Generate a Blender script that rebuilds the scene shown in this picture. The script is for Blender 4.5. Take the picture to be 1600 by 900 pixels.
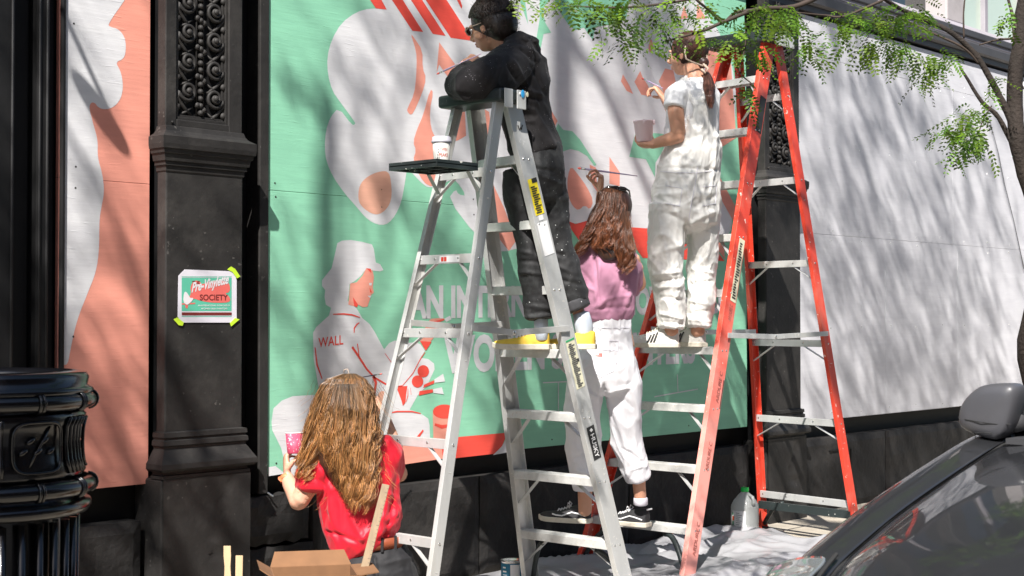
import bpy, bmesh, math, random
import numpy as np
from mathutils import Vector, Matrix, noise
R = math.radians
random.seed(7)
for o in list(bpy.data.objects): bpy.data.objects.remove(o)
SC = bpy.context.scene
COL = SC.collection

# ------------------------------------------------------------------ camera, sky, sun, exposure
FPX = 2314.0                                   # focal length for a picture 1600 wide
YAW = math.atan(2100/2314.0); PIT = math.atan(45/FPX)
CAM = Vector((0, -5.05, 1.27))
FW = Vector((math.cos(YAW)*math.cos(PIT), math.sin(YAW)*math.cos(PIT), math.sin(PIT)))
RT = Vector((math.sin(YAW), -math.cos(YAW), 0))
UP = RT.cross(FW).normalized()
cd = bpy.data.cameras.new('camera'); cam = bpy.data.objects.new('camera', cd); COL.objects.link(cam)
cam.location = CAM
cam.rotation_euler = Matrix((RT, UP, -FW)).transposed().to_euler()
cd.sensor_width = 36; cd.lens = 36*FPX/1600; cd.clip_start = .05; cd.clip_end = 600
cd.dof.use_dof = True; cd.dof.focus_distance = 6.9; cd.dof.aperture_fstop = 7.0
SC.camera = cam
SUN_A, SUN_C = 1.65, 2.15                      # light runs (1.65, 1, -2.15)
LD = Vector((SUN_A, 1.0, -SUN_C)).normalized()
sun_el = math.asin(-LD.z)
sl = bpy.data.lights.new('sun', 'SUN'); sl.energy = 5.0; sl.angle = R(.53); sl.color = (1, .955, .9)
so = bpy.data.objects.new('sun', sl); COL.objects.link(so); so.rotation_euler = LD.to_track_quat('-Z', 'Y').to_euler()
so.location = (-6, -9, 12)
W = bpy.data.worlds.new('World'); SC.world = W; W.use_nodes = True
wn = W.node_tree.nodes; bg = wn['Background']; sk = wn.new('ShaderNodeTexSky')
sk.sky_type = 'NISHITA'; sk.sun_disc = False; sk.sun_elevation = sun_el
sk.sun_rotation = math.atan2(-LD.x, -LD.y)
W.node_tree.links.new(sk.outputs[0], bg.inputs[0]); bg.inputs[1].default_value = .076
SC.view_settings.view_transform = 'Standard'; SC.view_settings.look = 'None'
SC.view_settings.exposure = 1.02; SC.view_settings.gamma = 1; SC.view_settings.use_curve_mapping = False
SC.render.engine = 'CYCLES'

def ray(px, py): return FW + RT*((px-800)/FPX) + UP*((450-py)/FPX)
def P(px, py, Y=0.0):                          # point on the upright plane y = Y
    d = ray(px, py); return CAM + d*((Y-CAM.y)/d.y)
def PX(px, py, X):
    d = ray(px, py); return CAM + d*((X-CAM.x)/d.x)
def V(px, py, d): return CAM + ray(px, py)*d    # point at distance d along the view
def G(px, py, z=0.0):
    d = ray(px, py); return CAM + d*((z-CAM.z)/d.z)
def depth(p): return (Vector(p)-CAM).dot(FW)

# ------------------------------------------------------------------ materials
def nd(nt, t, **k):
    n = nt.nodes.new(t)
    for a, b in k.items(): setattr(n, a, b)
    return n
def mat(name, col, rough=.6, metal=0, var=.12, vscale=6, bump=.0, bscale=60, stretch=None, spec=.5,
        dirt=None, dscale=3, damt=.0, coat=0, trans=0, attr=False, bdist=.004, speck=None, sscale=90, sthr=.72,
        alpha=1, sheen=0, sss=0, grain=None):
    m = bpy.data.materials.new(name); m.use_nodes = True; nt = m.node_tree; L = nt.links.new
    b = nt.nodes['Principled BSDF']; out = nt.nodes['Material Output']
    tc = nd(nt, 'ShaderNodeTexCoord'); mp = nd(nt, 'ShaderNodeMapping'); L(tc.outputs['Object'], mp.inputs[0])
    if stretch: mp.inputs['Scale'].default_value = stretch
    nz = nd(nt, 'ShaderNodeTexNoise'); nz.inputs['Scale'].default_value = vscale; nz.inputs['Detail'].default_value = 6
    L(mp.outputs[0], nz.inputs['Vector'])
    cr = nd(nt, 'ShaderNodeValToRGB'); L(nz.outputs['Fac'], cr.inputs[0])
    c = Vector(col)
    cr.color_ramp.elements[0].position = .3; cr.color_ramp.elements[1].position = .72
    cr.color_ramp.elements[0].color = (*(c*(1-var)), 1); cr.color_ramp.elements[1].color = (*[min(.95, x) for x in c*(1+var)], 1)
    src = cr.outputs[0]
    if dirt:
        n2 = nd(nt, 'ShaderNodeTexNoise'); n2.inputs['Scale'].default_value = dscale; n2.inputs['Detail'].default_value = 9
        n2.inputs['Roughness'].default_value = .7; L(mp.outputs[0], n2.inputs['Vector'])
        r2 = nd(nt, 'ShaderNodeValToRGB'); r2.color_ramp.elements[0].position = .5; r2.color_ramp.elements[1].position = .68
        L(n2.outputs['Fac'], r2.inputs[0]); mu = nd(nt, 'ShaderNodeMath', operation='MULTIPLY'); mu.inputs[1].default_value = damt
        L(r2.outputs[0], mu.inputs[0]); mx = nd(nt, 'ShaderNodeMix', data_type='RGBA')
        L(mu.outputs[0], mx.inputs[0]); L(src, mx.inputs[6]); mx.inputs[7].default_value = (*dirt, 1); src = mx.outputs[2]
    if speck:
        n3 = nd(nt, 'ShaderNodeTexNoise'); n3.inputs['Scale'].default_value = sscale; n3.inputs['Detail'].default_value = 2
        L(tc.outputs['Object'], n3.inputs['Vector'])
        n4 = nd(nt, 'ShaderNodeTexNoise'); n4.inputs['Scale'].default_value = sscale*.09; L(tc.outputs['Object'], n4.inputs['Vector'])
        ad = nd(nt, 'ShaderNodeMath', operation='MULTIPLY_ADD'); ad.inputs[1].default_value = .35; L(n4.outputs['Fac'], ad.inputs[0]); L(n3.outputs['Fac'], ad.inputs[2])
        gt = nd(nt, 'ShaderNodeMath', operation='GREATER_THAN'); gt.inputs[1].default_value = sthr+.175; L(ad.outputs[0], gt.inputs[0])
        mx = nd(nt, 'ShaderNodeMix', data_type='RGBA'); L(gt.outputs[0], mx.inputs[0]); L(src, mx.inputs[6]); mx.inputs[7].default_value = (*speck, 1); src = mx.outputs[2]
    if attr:
        at = nd(nt, 'ShaderNodeAttribute', attribute_name='tint'); mx = nd(nt, 'ShaderNodeMix', data_type='RGBA', blend_type='MULTIPLY')
        mx.inputs[0].default_value = 1; L(src, mx.inputs[6]); L(at.outputs['Color'], mx.inputs[7]); src = mx.outputs[2]
    L(src, b.inputs['Base Color'])
    b.inputs['Roughness'].default_value = rough; b.inputs['Metallic'].default_value = metal
    b.inputs['Specular IOR Level'].default_value = spec
    if coat: b.inputs['Coat Weight'].default_value = coat; b.inputs['Coat Roughness'].default_value = .03
    if sheen: b.inputs['Sheen Weight'].default_value = sheen
    if sss: b.inputs['Subsurface Weight'].default_value = sss; b.inputs['Subsurface Radius'].default_value = (.02, .008, .005)
    if alpha < 1: b.inputs['Alpha'].default_value = alpha
    if bump:
        nb = nd(nt, 'ShaderNodeTexNoise'); nb.inputs['Scale'].default_value = bscale; nb.inputs['Detail'].default_value = 5
        mb = nd(nt, 'ShaderNodeMapping'); L(tc.outputs['Object'], mb.inputs[0]); L(mb.outputs[0], nb.inputs['Vector'])
        if grain: mb.inputs['Scale'].default_value = grain
        bp = nd(nt, 'ShaderNodeBump'); bp.inputs['Strength'].default_value = bump; bp.inputs['Distance'].default_value = bdist
        L(nb.outputs['Fac'], bp.inputs['Height']); L(bp.outputs[0], b.inputs['Normal'])
    if trans:
        tr = nd(nt, 'ShaderNodeBsdfTranslucent'); L(src, tr.inputs[0]); ms = nd(nt, 'ShaderNodeMixShader'); ms.inputs[0].default_value = trans
        L(b.outputs[0], ms.inputs[1]); L(tr.outputs[0], ms.inputs[2]); L(ms.outputs[0], out.inputs[0])
    return m
def paint(name, col, rough=.55):               # paint on rough plywood: one grain for the whole wall
    m = bpy.data.materials.new(name); m.use_nodes = True; nt = m.node_tree; L = nt.links.new
    b = nt.nodes['Principled BSDF']; g = nd(nt, 'ShaderNodeNewGeometry')
    mp = nd(nt, 'ShaderNodeMapping'); mp.inputs['Scale'].default_value = (1.6, 1, 26); L(g.outputs['Position'], mp.inputs[0])
    n1 = nd(nt, 'ShaderNodeTexNoise'); n1.inputs['Scale'].default_value = 3.2; n1.inputs['Detail'].default_value = 8; n1.inputs['Roughness'].default_value = .62; L(mp.outputs[0], n1.inputs['Vector'])
    mp2 = nd(nt, 'ShaderNodeMapping'); mp2.inputs['Scale'].default_value = (7, 1, 60); L(g.outputs['Position'], mp2.inputs[0])
    n2 = nd(nt, 'ShaderNodeTexNoise'); n2.inputs['Scale'].default_value = 1.3; n2.inputs['Detail'].default_value = 3; L(mp2.outputs[0], n2.inputs['Vector'])
    n3 = nd(nt, 'ShaderNodeTexNoise'); n3.inputs['Scale'].default_value = 1.1; L(g.outputs['Position'], n3.inputs['Vector'])
    r = nd(nt, 'ShaderNodeValToRGB'); r.color_ramp.elements[0].position = .6; r.color_ramp.elements[1].position = .72; L(n2.outputs['Fac'], r.inputs[0])
    m1 = nd(nt, 'ShaderNodeMath', operation='MULTIPLY'); L(r.outputs[0], m1.inputs[0])
    r3 = nd(nt, 'ShaderNodeValToRGB'); r3.color_ramp.elements[0].position = .45; r3.color_ramp.elements[1].position = .7; L(n3.outputs['Fac'], r3.inputs[0]); L(r3.outputs[0], m1.inputs[1])
    ad = nd(nt, 'ShaderNodeMath', operation='MULTIPLY_ADD'); ad.inputs[1].default_value = .9; L(m1.outputs[0], ad.inputs[0]); L(n1.outputs['Fac'], ad.inputs[2])
    bp = nd(nt, 'ShaderNodeBump'); bp.inputs['Strength'].default_value = .38; bp.inputs['Distance'].default_value = .0022; L(ad.outputs[0], bp.inputs['Height']); L(bp.outputs[0], b.inputs['Normal'])
    cr = nd(nt, 'ShaderNodeValToRGB'); c = Vector(col); cr.color_ramp.elements[0].color = (*(c*.93), 1); cr.color_ramp.elements[1].color = (*[min(.9, v) for v in c*1.06], 1)
    n4 = nd(nt, 'ShaderNodeTexNoise'); n4.inputs['Scale'].default_value = 2.3; n4.inputs['Detail'].default_value = 7; L(mp.outputs[0], n4.inputs['Vector']); L(n4.outputs['Fac'], cr.inputs[0])
    n5 = nd(nt, 'ShaderNodeTexNoise'); n5.inputs['Scale'].default_value = 5.5; n5.inputs['Detail'].default_value = 4; n5.inputs['Distortion'].default_value = .6
    mp3 = nd(nt, 'ShaderNodeMapping'); mp3.inputs['Scale'].default_value = (.8, 1, 2.2); mp3.inputs['Rotation'].default_value = (0, .5, 0); L(g.outputs['Position'], mp3.inputs[0]); L(mp3.outputs[0], n5.inputs['Vector'])
    r5 = nd(nt, 'ShaderNodeValToRGB'); r5.color_ramp.elements[0].position = .35; r5.color_ramp.elements[1].position = .65; r5.color_ramp.elements[0].color = (.90, .90, .91, 1); r5.color_ramp.elements[1].color = (1, 1, 1, 1); L(n5.outputs['Fac'], r5.inputs[0])
    mm = nd(nt, 'ShaderNodeMix', data_type='RGBA', blend_type='MULTIPLY'); mm.inputs[0].default_value = 1; L(cr.outputs[0], mm.inputs[6]); L(r5.outputs[0], mm.inputs[7])
    L(mm.outputs[2], b.inputs['Base Color']); b.inputs['Roughness'].default_value = rough; b.inputs['Specular IOR Level'].default_value = .3
    return m
M = {}
M['green'] = paint('mural_green', (.265, .60, .41))
M['white'] = paint('mural_white', (.70, .70, .715))
M['salmon'] = paint('mural_salmon', (.80, .33, .25))
M['coral'] = paint('mural_coral', (.80, .085, .06))
M['peach'] = paint('mural_peach', (.80, .43, .31))
M['primer'] = paint('primer_white', (.66, .66, .69))
M['plyedge'] = mat('plywood_edge', (.42, .30, .17), .8)
M['iron'] = mat('black_iron_paint', (.022, .0205, .0195), .62, speck=(.075,.07,.065), sscale=42, sthr=.735, var=.25, vscale=9, bump=.6, bscale=45, dirt=(.062, .057, .052), dscale=3.5, damt=.45, spec=.35, bdist=.003)
M['irondark'] = mat('black_recess_paint', (.006, .006, .0065), .6, spec=.3)
M['pierblack'] = mat('black_pier_paint', (.004, .004, .0045), .65, var=.4, vscale=4, bump=.15, bscale=30)
M['plinth'] = mat('black_painted_stone', (.018, .017, .0165), .7, var=.3, vscale=5, bump=.9, bscale=26, dirt=(.055, .05, .046), dscale=2.4, damt=.5, bdist=.007, spec=.3)
M['gloss'] = mat('black_gloss_enamel', (.003, .003, .004), .22, var=.3, coat=.25, bump=.12, bscale=18, bdist=.003)
M['pave'] = mat('concrete_pavement', (.36, .32, .26), .9, var=.15, vscale=7, bump=.5, bscale=120, dirt=(.16, .14, .115), dscale=2.5, damt=.6)
M['road'] = mat('asphalt', (.05, .05, .052), .9, var=.25, vscale=40, bump=.8, bscale=220)
M['kerb'] = mat('kerb_stone', (.30, .29, .27), .85, var=.2, vscale=20, bump=.4, bscale=90)
M['line'] = mat('road_marking_paint', (.7, .7, .68), .7, var=.1, dirt=(.2, .2, .19), dscale=8, damt=.6)
M['alu'] = mat('worn_aluminium', (.58, .585, .575), .40, metal=.38, var=.1, vscale=14, bump=.25, bscale=60, dirt=(.62, .60, .54), dscale=8, damt=.5, stretch=(1, 1, .25), speck=(.72, .70, .66), sscale=60, sthr=.70)
M['alustep'] = mat('spattered_aluminium_step', (.60, .60, .58), .5, metal=.3, var=.12, vscale=20, bump=.3, bscale=80, dirt=(.75, .74, .70), dscale=14, damt=.6, speck=(.55, .50, .42), sscale=85, sthr=.70)
M['orange'] = mat('red_orange_fibreglass', (.66, .055, .028), .42, var=.12, vscale=9, bump=.15, bscale=120, dirt=(.62, .17, .12), dscale=6, damt=.75, speck=(.80, .50, .44), sscale=45, sthr=.70, stretch=(1, 1, .5))
M['orangelight'] = mat('paint_smeared_red_fibreglass', (.80, .26, .20), .5, var=.2, vscale=7, dirt=(.85, .45, .38), dscale=4, damt=.9, bump=.2, bscale=90, speck=(.05, .03, .03), sscale=26, sthr=.76, stretch=(1, 1, .6))
def fade_mat():
    m = bpy.data.materials['red_orange_fibreglass'].copy(); m.name = 'red_rail_with_pale_pink_overpaint'; nt = m.node_tree; L = nt.links.new; b = nt.nodes['Principled BSDF']
    src = b.inputs['Base Color'].links[0].from_socket; g = nd(nt, 'ShaderNodeNewGeometry'); sp = nd(nt, 'ShaderNodeSeparateXYZ'); L(g.outputs['Position'], sp.inputs[0])
    n = nd(nt, 'ShaderNodeTexNoise'); n.inputs['Scale'].default_value = 7; n.inputs['Detail'].default_value = 8; L(g.outputs['Position'], n.inputs['Vector'])
    a = nd(nt, 'ShaderNodeMath', operation='MULTIPLY_ADD'); a.inputs[1].default_value = 1.6; L(n.outputs['Fac'], a.inputs[0]); L(sp.outputs['Z'], a.inputs[2])
    mr = nd(nt, 'ShaderNodeMapRange'); mr.inputs['From Min'].default_value = 1.35; mr.inputs['From Max'].default_value = 2.35; mr.inputs['To Min'].default_value = .85; mr.inputs['To Max'].default_value = .0; L(a.outputs[0], mr.inputs[0])
    mx = nd(nt, 'ShaderNodeMix', data_type='RGBA'); L(mr.outputs[0], mx.inputs[0]); L(src, mx.inputs[6]); mx.inputs[7].default_value = (.80, .36, .31, 1); L(mx.outputs[2], b.inputs['Base Color']); return m
M['orangefade'] = fade_mat()
M['blackplastic'] = mat('black_plastic', (.022, .03, .03), .45, bump=.2, bscale=70, speck=(.55, .55, .5), sscale=60, sthr=.73)
M['rubber'] = mat('black_rubber', (.015, .015, .015), .8)
M['yellow'] = mat('yellow_label', (.82, .66, .02), .5, var=.04)
M['cream'] = mat('cream_label', (.62, .60, .44), .55, var=.06, dirt=(.4, .38, .28), dscale=30, damt=.5)
M['whitelabel'] = mat('white_label', (.72, .72, .72), .5, var=.03)
M['ink'] = mat('black_ink', (.02, .02, .02), .6)
M['redink'] = mat('red_ink', (.55, .05, .03), .6)
M['blue'] = mat('blue_paint_dab', (.03, .30, .62), .4)
M['greenink'] = mat('green_ink', (.03, .35, .15), .5)
M['paper'] = mat('white_paper', (.66, .64, .70), .6, var=.05, bump=.3, bscale=14)
M['pgreen'] = mat('printed_green', (.10, .45, .31), .5, var=.05)
M['pcoral'] = mat('printed_coral', (.70, .14, .12), .5, var=.05)
M['pdark'] = mat('printed_dark_red', (.16, .022, .02), .5)
M['pwhite'] = mat('printed_white', (.68, .66, .68), .5)
M['lime'] = mat('lime_masking_tape', (.52, .75, .035), .6, bump=.3, bscale=40)
M['card'] = mat('brown_cardboard', (.20, .098, .044), .85, var=.12, vscale=16, bump=.3, bscale=30, stretch=(1, 1, .3))
M['wood'] = mat('pale_stick_wood', (.50, .37, .22), .7, var=.12, vscale=8, stretch=(8, 8, 1))
M['rulerwood'] = mat('worn_yardstick_wood', (.24, .17, .10), .7, var=.2, vscale=8, stretch=(6, 6, 1))
M['sheet'] = mat('milky_plastic_sheet', (.46, .46, .48), .28, var=.1, vscale=3, trans=.35, bump=.3, bscale=9, spec=.6, bdist=.01)
M['bark'] = mat('honey_locust_bark', (.024, .017, .013), .9, var=.35, vscale=22, bump=1, bscale=70, stretch=(1, 1, .3), bdist=.008)
M['twig'] = mat('dark_twig_bark', (.045, .03, .022), .8)
M['leaf'] = mat('locust_leaf', (.12, .245, .028), .5, var=.1, trans=.5, attr=True)
M['carpaint'] = mat('charcoal_metallic_car_paint', (.030, .031, .034), .42, metal=.45, var=.05, vscale=2, coat=1, spec=.2)
M['carplastic'] = mat('dark_grey_car_plastic', (.045, .045, .048), .5, bump=.2, bscale=260, bdist=.001)
M['mirrorshell'] = mat('grey_mirror_shell_plastic', (.065, .065, .072), .40, bump=.15, bscale=300, bdist=.001)
M['carglass'] = mat('car_window_glass', (.01, .014, .014), .04, spec=.8, coat=.5)
M['lampglass'] = mat('clear_lamp_glass', (.30, .32, .32), .05, metal=.6, coat=1)
M['chrome'] = mat('chrome', (.7, .7, .7), .12, metal=1)
M['tyre'] = mat('tyre_rubber', (.02, .02, .02), .85, bump=.5, bscale=90)
M['tin'] = mat('tin_metal', (.62, .62, .60), .25, metal=.9)
M['tinblue'] = mat('blue_can_label', (.012, .14, .24), .45, var=.1)
M['upper'] = mat('pale_upper_wall_paint', (.42, .39, .39), .7, var=.08, vscale=3, dirt=(.25, .23, .22), dscale=4, damt=.4, bump=.2, bscale=30)
M['fascia'] = mat('dark_grey_fascia_paint', (.055, .052, .055), .5, var=.25, vscale=5, bump=.2, bscale=20, stretch=(.3, 1, 1))
M['sill'] = mat('lilac_grey_sill_paint', (.30, .28, .31), .6, var=.1, vscale=4)
M['pane'] = mat('pale_covered_window', (.50, .60, .50), .2, var=.08, vscale=1.5, coat=.6)
M['brick'] = mat('brown_brick_facade', (.20, .11, .075), .85, var=.25, vscale=14, bump=.4, bscale=30)
M['skin'] = mat('fair_skin', (.62, .34, .235), .48, var=.06, vscale=18, sss=.12, bump=.1, bscale=160, bdist=.001)
M['skinwarm'] = mat('warm_skin', (.60, .31, .20), .46, var=.06, vscale=18, sss=.12, bump=.1, bscale=160, bdist=.001)
M['lip'] = mat('lip_skin', (.50, .16, .13), .4)
M['eyewhite'] = mat('eye_white', (.75, .74, .72), .15)
M['iris'] = mat('brown_iris', (.05, .025, .012), .1)
M['redcloth'] = mat('glossy_red_satin', (.58, .007, .024), .52, var=.08, vscale=5, sheen=.1, spec=.4, bump=.15, bscale=700, bdist=.0006)
M['pinkcloth'] = mat('mauve_pink_jersey', (.44, .205, .305), .85, var=.06, vscale=8, bump=.3, bscale=500, sheen=.1, bdist=.0008)
M['hoodie'] = mat('faded_black_fleece', (.0085, .0068, .0078), .85, var=.15, vscale=6, bump=.3, bscale=300, sheen=.05, speck=(.40, .38, .40), sscale=190, sthr=.755, bdist=.001)
M['blackpants'] = mat('paint_spattered_black_denim', (.009, .009, .010), .75, var=.2, vscale=7, bump=.4, bscale=350, sheen=.03, speck=(.55, .57, .55), sscale=110, sthr=.762, dirt=(.06, .065, .065), dscale=9, damt=.6, bdist=.001)
M['jeans'] = mat('black_denim', (.009, .009, .011), .75, var=.2, bump=.4, bscale=400, sheen=.04, bdist=.001)
M['whitepants'] = mat('white_twill', (.74, .73, .76), .8, var=.03, vscale=4, bump=.3, bscale=450, bdist=.0008)
M['overall'] = mat('cream_white_canvas_overalls', (.76, .745, .71), .8, var=.04, vscale=5, bump=.35, bscale=380, bdist=.001)
M['tee'] = mat('white_cotton_tee', (.78, .78, .79), .8, var=.02, bump=.25, bscale=500, bdist=.0008)
M['greypants'] = mat('charcoal_denim', (.055, .055, .06), .8, var=.15, bump=.4, bscale=350, speck=(.6, .6, .6), sscale=60, sthr=.72, bdist=.001)
M['hairgold'] = mat('golden_brown_hair', (.30, .168, .080), .42, var=.2, vscale=12, attr=True, spec=.6)
M['hairred'] = mat('chestnut_hair', (.17, .070, .036), .40, var=.2, vscale=12, attr=True, spec=.6)
M['hairdark'] = mat('dark_brown_hair', (.030, .017, .012), .42, var=.2, vscale=12, attr=True, spec=.6)
M['hairmid'] = mat('dark_auburn_hair', (.105, .045, .032), .40, var=.2, vscale=12, attr=True, spec=.6)
M['yellowshoe'] = mat('mustard_canvas', (.74, .50, .055), .75, var=.06, bump=.3, bscale=400, bdist=.001)
M['soleoff'] = mat('off_white_rubber_sole', (.62, .58, .48), .6, var=.08, dirt=(.35, .3, .24), dscale=20, damt=.4)
M['whiteleather'] = mat('scuffed_white_leather', (.68, .66, .62), .45, var=.06, dirt=(.45, .42, .36), dscale=18, damt=.5)
M['blackcanvas'] = mat('black_canvas', (.022, .022, .024), .7, bump=.3, bscale=400, bdist=.001)
M['sock'] = mat('pale_ribbed_sock', (.60, .66, .74), .85, bump=.4, bscale=200)
M['belt'] = mat('brown_leather_belt', (.24, .055, .022), .45, var=.15)
M['watch'] = mat('orange_watch_strap', (.80, .22, .09), .5)
M['pinkcup'] = mat('pink_paint_streaked_cup', (.50, .06, .12), .6, var=.1, dirt=(.72, .35, .42), dscale=30, damt=.8, stretch=(1, 1, .5), speck=(.75,.5,.55), sscale=110, sthr=.60)
M['pinktub'] = mat('pale_pink_plastic_tub', (.90, .72, .76), .4, var=.03, dirt=(.90, .82, .84), dscale=9, damt=.7)
M['coralpaint'] = mat('wet_coral_paint', (.80, .14, .11), .2)
M['pinkpaint'] = mat('wet_pink_paint', (.75, .16, .24), .25)
M['cupwhite'] = mat('white_paper_cup', (.74, .72, .66), .55, var=.04)
M['jug'] = mat('translucent_milky_jug', (.55, .57, .56), .25, trans=.5, var=.05)
M['jugcap'] = mat('green_jug_cap', (.02, .50, .08), .4)
M['orangeplastic'] = mat('orange_plastic', (.80, .12, .02), .35)
M['sunglass'] = mat('dark_sunglass_plastic', (.012, .012, .013), .15, coat=.5)
M['brushhandle'] = mat('lavender_brush_handle', (.45, .36, .55), .3, dirt=(.75, .4, .45), dscale=30, damt=.6)
M['brushblack'] = mat('black_brush_handle', (.03, .012, .03), .3)
M['wire'] = mat('thin_cable_sheath', (.12, .12, .13), .5)
M['stencil'] = mat('faded_stencil_ink', (.34, .10, .08), .6, var=.3)
M['bandana'] = mat('tan_hair_tie', (.42, .33, .26), .8)

# ------------------------------------------------------------------ mesh building
class MB:
    def __init__(s): s.v = []; s.f = []; s.m = []; s.cur = 0
    def add(s, vs, fs):
        o = len(s.v); s.v.extend([tuple(v) for v in vs]); s.f.extend([tuple(i+o for i in f) for f in fs]); s.m.extend([s.cur]*len(fs)); return s
    def box(s, lo, hi):
        x0, y0, z0 = lo; x1, y1, z1 = hi
        return s.add([(x0,y0,z0),(x1,y0,z0),(x1,y1,z0),(x0,y1,z0),(x0,y0,z1),(x1,y0,z1),(x1,y1,z1),(x0,y1,z1)],
                     [(0,3,2,1),(4,5,6,7),(0,1,5,4),(1,2,6,5),(2,3,7,6),(3,0,4,7)])
    def beam(s, p0, p1, w, h, side=(0,1,0), w1=None, h1=None):      # box along p0-p1; w along side, h across
        p0 = Vector(p0); p1 = Vector(p1); t = (p1-p0).normalized(); a = Vector(side); a = (a-t*a.dot(t)).normalized(); b = t.cross(a)
        vs = []
        for p, ww, hh in ((p0, w, h), (p1, w1 or w, h1 or h)):
            for i, j in ((-1,-1),(1,-1),(1,1),(-1,1)): vs.append(p+a*(i*ww/2)+b*(j*hh/2))
        return s.add(vs, [(0,3,2,1),(4,5,6,7),(0,1,5,4),(1,2,6,5),(2,3,7,6),(3,0,4,7)])
    def extrude(s, prof, p0, p1, a, b=None):                       # 2-D profile swept from p0 to p1
        p0 = Vector(p0); p1 = Vector(p1); t = (p1-p0).normalized(); a = Vector(a); a = (a-t*a.dot(t)).normalized(); b = t.cross(a) if b is None else Vector(b)
        n = len(prof); vs = [p+a*x+b*y for p in (p0, p1) for x, y in prof]
        fs = [(i, (i+1) % n, (i+1) % n+n, i+n) for i in range(n)]+[tuple(range(n))[::-1], tuple(range(n, 2*n))]
        return s.add(vs, fs)
    def tube(s, pts, rad, n=8, cap=True, ax=None):                 # rad: number, list, or list of (ra, rb)
        pts = [Vector(p) for p in pts]; k = len(pts)
        if not hasattr(rad, '__len__'): rad = [rad]*k
        rad = [r if hasattr(r, '__len__') else (r, r) for r in rad]
        vs = []; fs = []; pa = None
        for i, p in enumerate(pts):
            t = (pts[min(i+1, k-1)]-pts[max(i-1, 0)])
            t = t.normalized() if t.length > 1e-9 else Vector((0,0,1))
            if ax is not None: a = Vector(ax)
            elif pa is not None: a = pa
            else: a = Vector((0,0,1)) if abs(t.z) < .8 else Vector((1,0,0))
            a = a-t*a.dot(t)
            a = a.normalized() if a.length > 1e-6 else t.orthogonal().normalized()
            b = t.cross(a); pa = a
            for j in range(n):
                q = 2*math.pi*j/n; vs.append(p+a*(math.cos(q)*rad[i][0])+b*(math.sin(q)*rad[i][1]))
        for i in range(k-1):
            for j in range(n): fs.append((i*n+j, i*n+(j+1) % n, (i+1)*n+(j+1) % n, (i+1)*n+j))
        if cap: fs.append(tuple(range(n))[::-1]); fs.append(tuple(range((k-1)*n, k*n)))
        return s.add(vs, fs)
    def lathe(s, prof, c=(0,0,0), n=32, a0=0, a1=2*math.pi, axis=None):      # prof: (r, z)
        c = Vector(c); full = abs(a1-a0-2*math.pi) < 1e-6; m = n if full else n+1; vs = []; fs = []
        Rm = Vector((0,0,1)).rotation_difference(Vector(axis).normalized()).to_matrix() if axis is not None else Matrix.Identity(3)
        for r, z in prof:
            for j in range(m):
                q = a0+(a1-a0)*j/n; vs.append(c+Rm@Vector((r*math.cos(q), r*math.sin(q), z)))
        for i in range(len(prof)-1):
            for j in range(n): fs.append((i*m+j, i*m+(j+1) % m, (i+1)*m+(j+1) % m, (i+1)*m+j))
        return s.add(vs, fs)
    def ell(s, c, ax, r, nu=14, nv=10):                            # ellipsoid with three axis vectors
        c = Vector(c); a, b, d = [Vector(v).normalized() for v in ax]; vs = []; fs = []
        for i in range(nv+1):
            t = math.pi*i/nv
            for j in range(nu):
                q = 2*math.pi*j/nu; vs.append(c+a*(r[0]*math.sin(t)*math.cos(q))+b*(r[1]*math.sin(t)*math.sin(q))+d*(r[2]*math.cos(t)))
        for i in range(nv):
            for j in range(nu): fs.append((i*nu+j, (i+1)*nu+j, (i+1)*nu+(j+1) % nu, i*nu+(j+1) % nu))
        return s.add(vs, fs)
    def poly(s, pts): return s.add(pts, [tuple(range(len(pts)))])
    def prism(s, pts, off):                                        # closed outline thickened by vector off
        n = len(pts); off = Vector(off); vs = [Vector(p) for p in pts]+[Vector(p)+off for p in pts]
        return s.add(vs, [tuple(range(n))[::-1], tuple(range(n, 2*n))]+[(i, (i+1) % n, (i+1) % n+n, i+n) for i in range(n)])
    def build(s, name, m, parent=None, smooth=False, bevel=0, kind=None, label=None, rel=None, fixn=False):
        me = bpy.data.meshes.new(name); off = Vector(rel) if rel is not None else (parent_loc(parent) if parent else Vector((0,0,0)))
        me.from_pydata([(v[0]-off.x, v[1]-off.y, v[2]-off.z) for v in s.v], [], s.f)
        ms = m if isinstance(m, (list, tuple)) else [m]
        for q in ms: me.materials.append(q)
        if len(ms) > 1: me.polygons.foreach_set('material_index', s.m)
        if fixn:
            bm = bmesh.new(); bm.from_mesh(me); bmesh.ops.remove_doubles(bm, verts=bm.verts, dist=1e-6); bmesh.ops.recalc_face_normals(bm, faces=bm.faces); bm.to_mesh(me); bm.free()
        if smooth: me.polygons.foreach_set('use_smooth', [True]*len(me.polygons))
        me.update()
        return link(name, me, parent, bevel, kind, label)
def parent_loc(p):
    v = Vector((0,0,0))
    while p is not None: v += p.location; p = p.parent
    return v
def link(name, me, parent=None, bevel=0, kind=None, label=None):
    o = bpy.data.objects.new(name, me); COL.objects.link(o)
    if parent: o.parent = parent
    if bevel:
        b = o.modifiers.new('bevel', 'BEVEL'); b.width = bevel; b.segments = 2; b.limit_method = 'ANGLE'; b.angle_limit = R(40)
    if kind: o['kind'] = kind
    if label: o['label'] = label
    return o
def thing(name, loc, label, cat, group=None):
    o = bpy.data.objects.new(name, None); COL.objects.link(o); o.location = loc; o.empty_display_size = .1
    o['label'] = label; o['category'] = cat
    if group: o['group'] = group
    return o
def tag(o, label, cat, group=None):
    o['label'] = label; o['category'] = cat
    if group: o['group'] = group
    return o
def inst(src, name, parent, loc, rot=(0,0,0), scale=(1,1,1)):
    o = src.copy(); o.name = name; COL.objects.link(o); o.parent = parent; o.location = loc; o.rotation_euler = rot; o.scale = scale; return o
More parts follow.
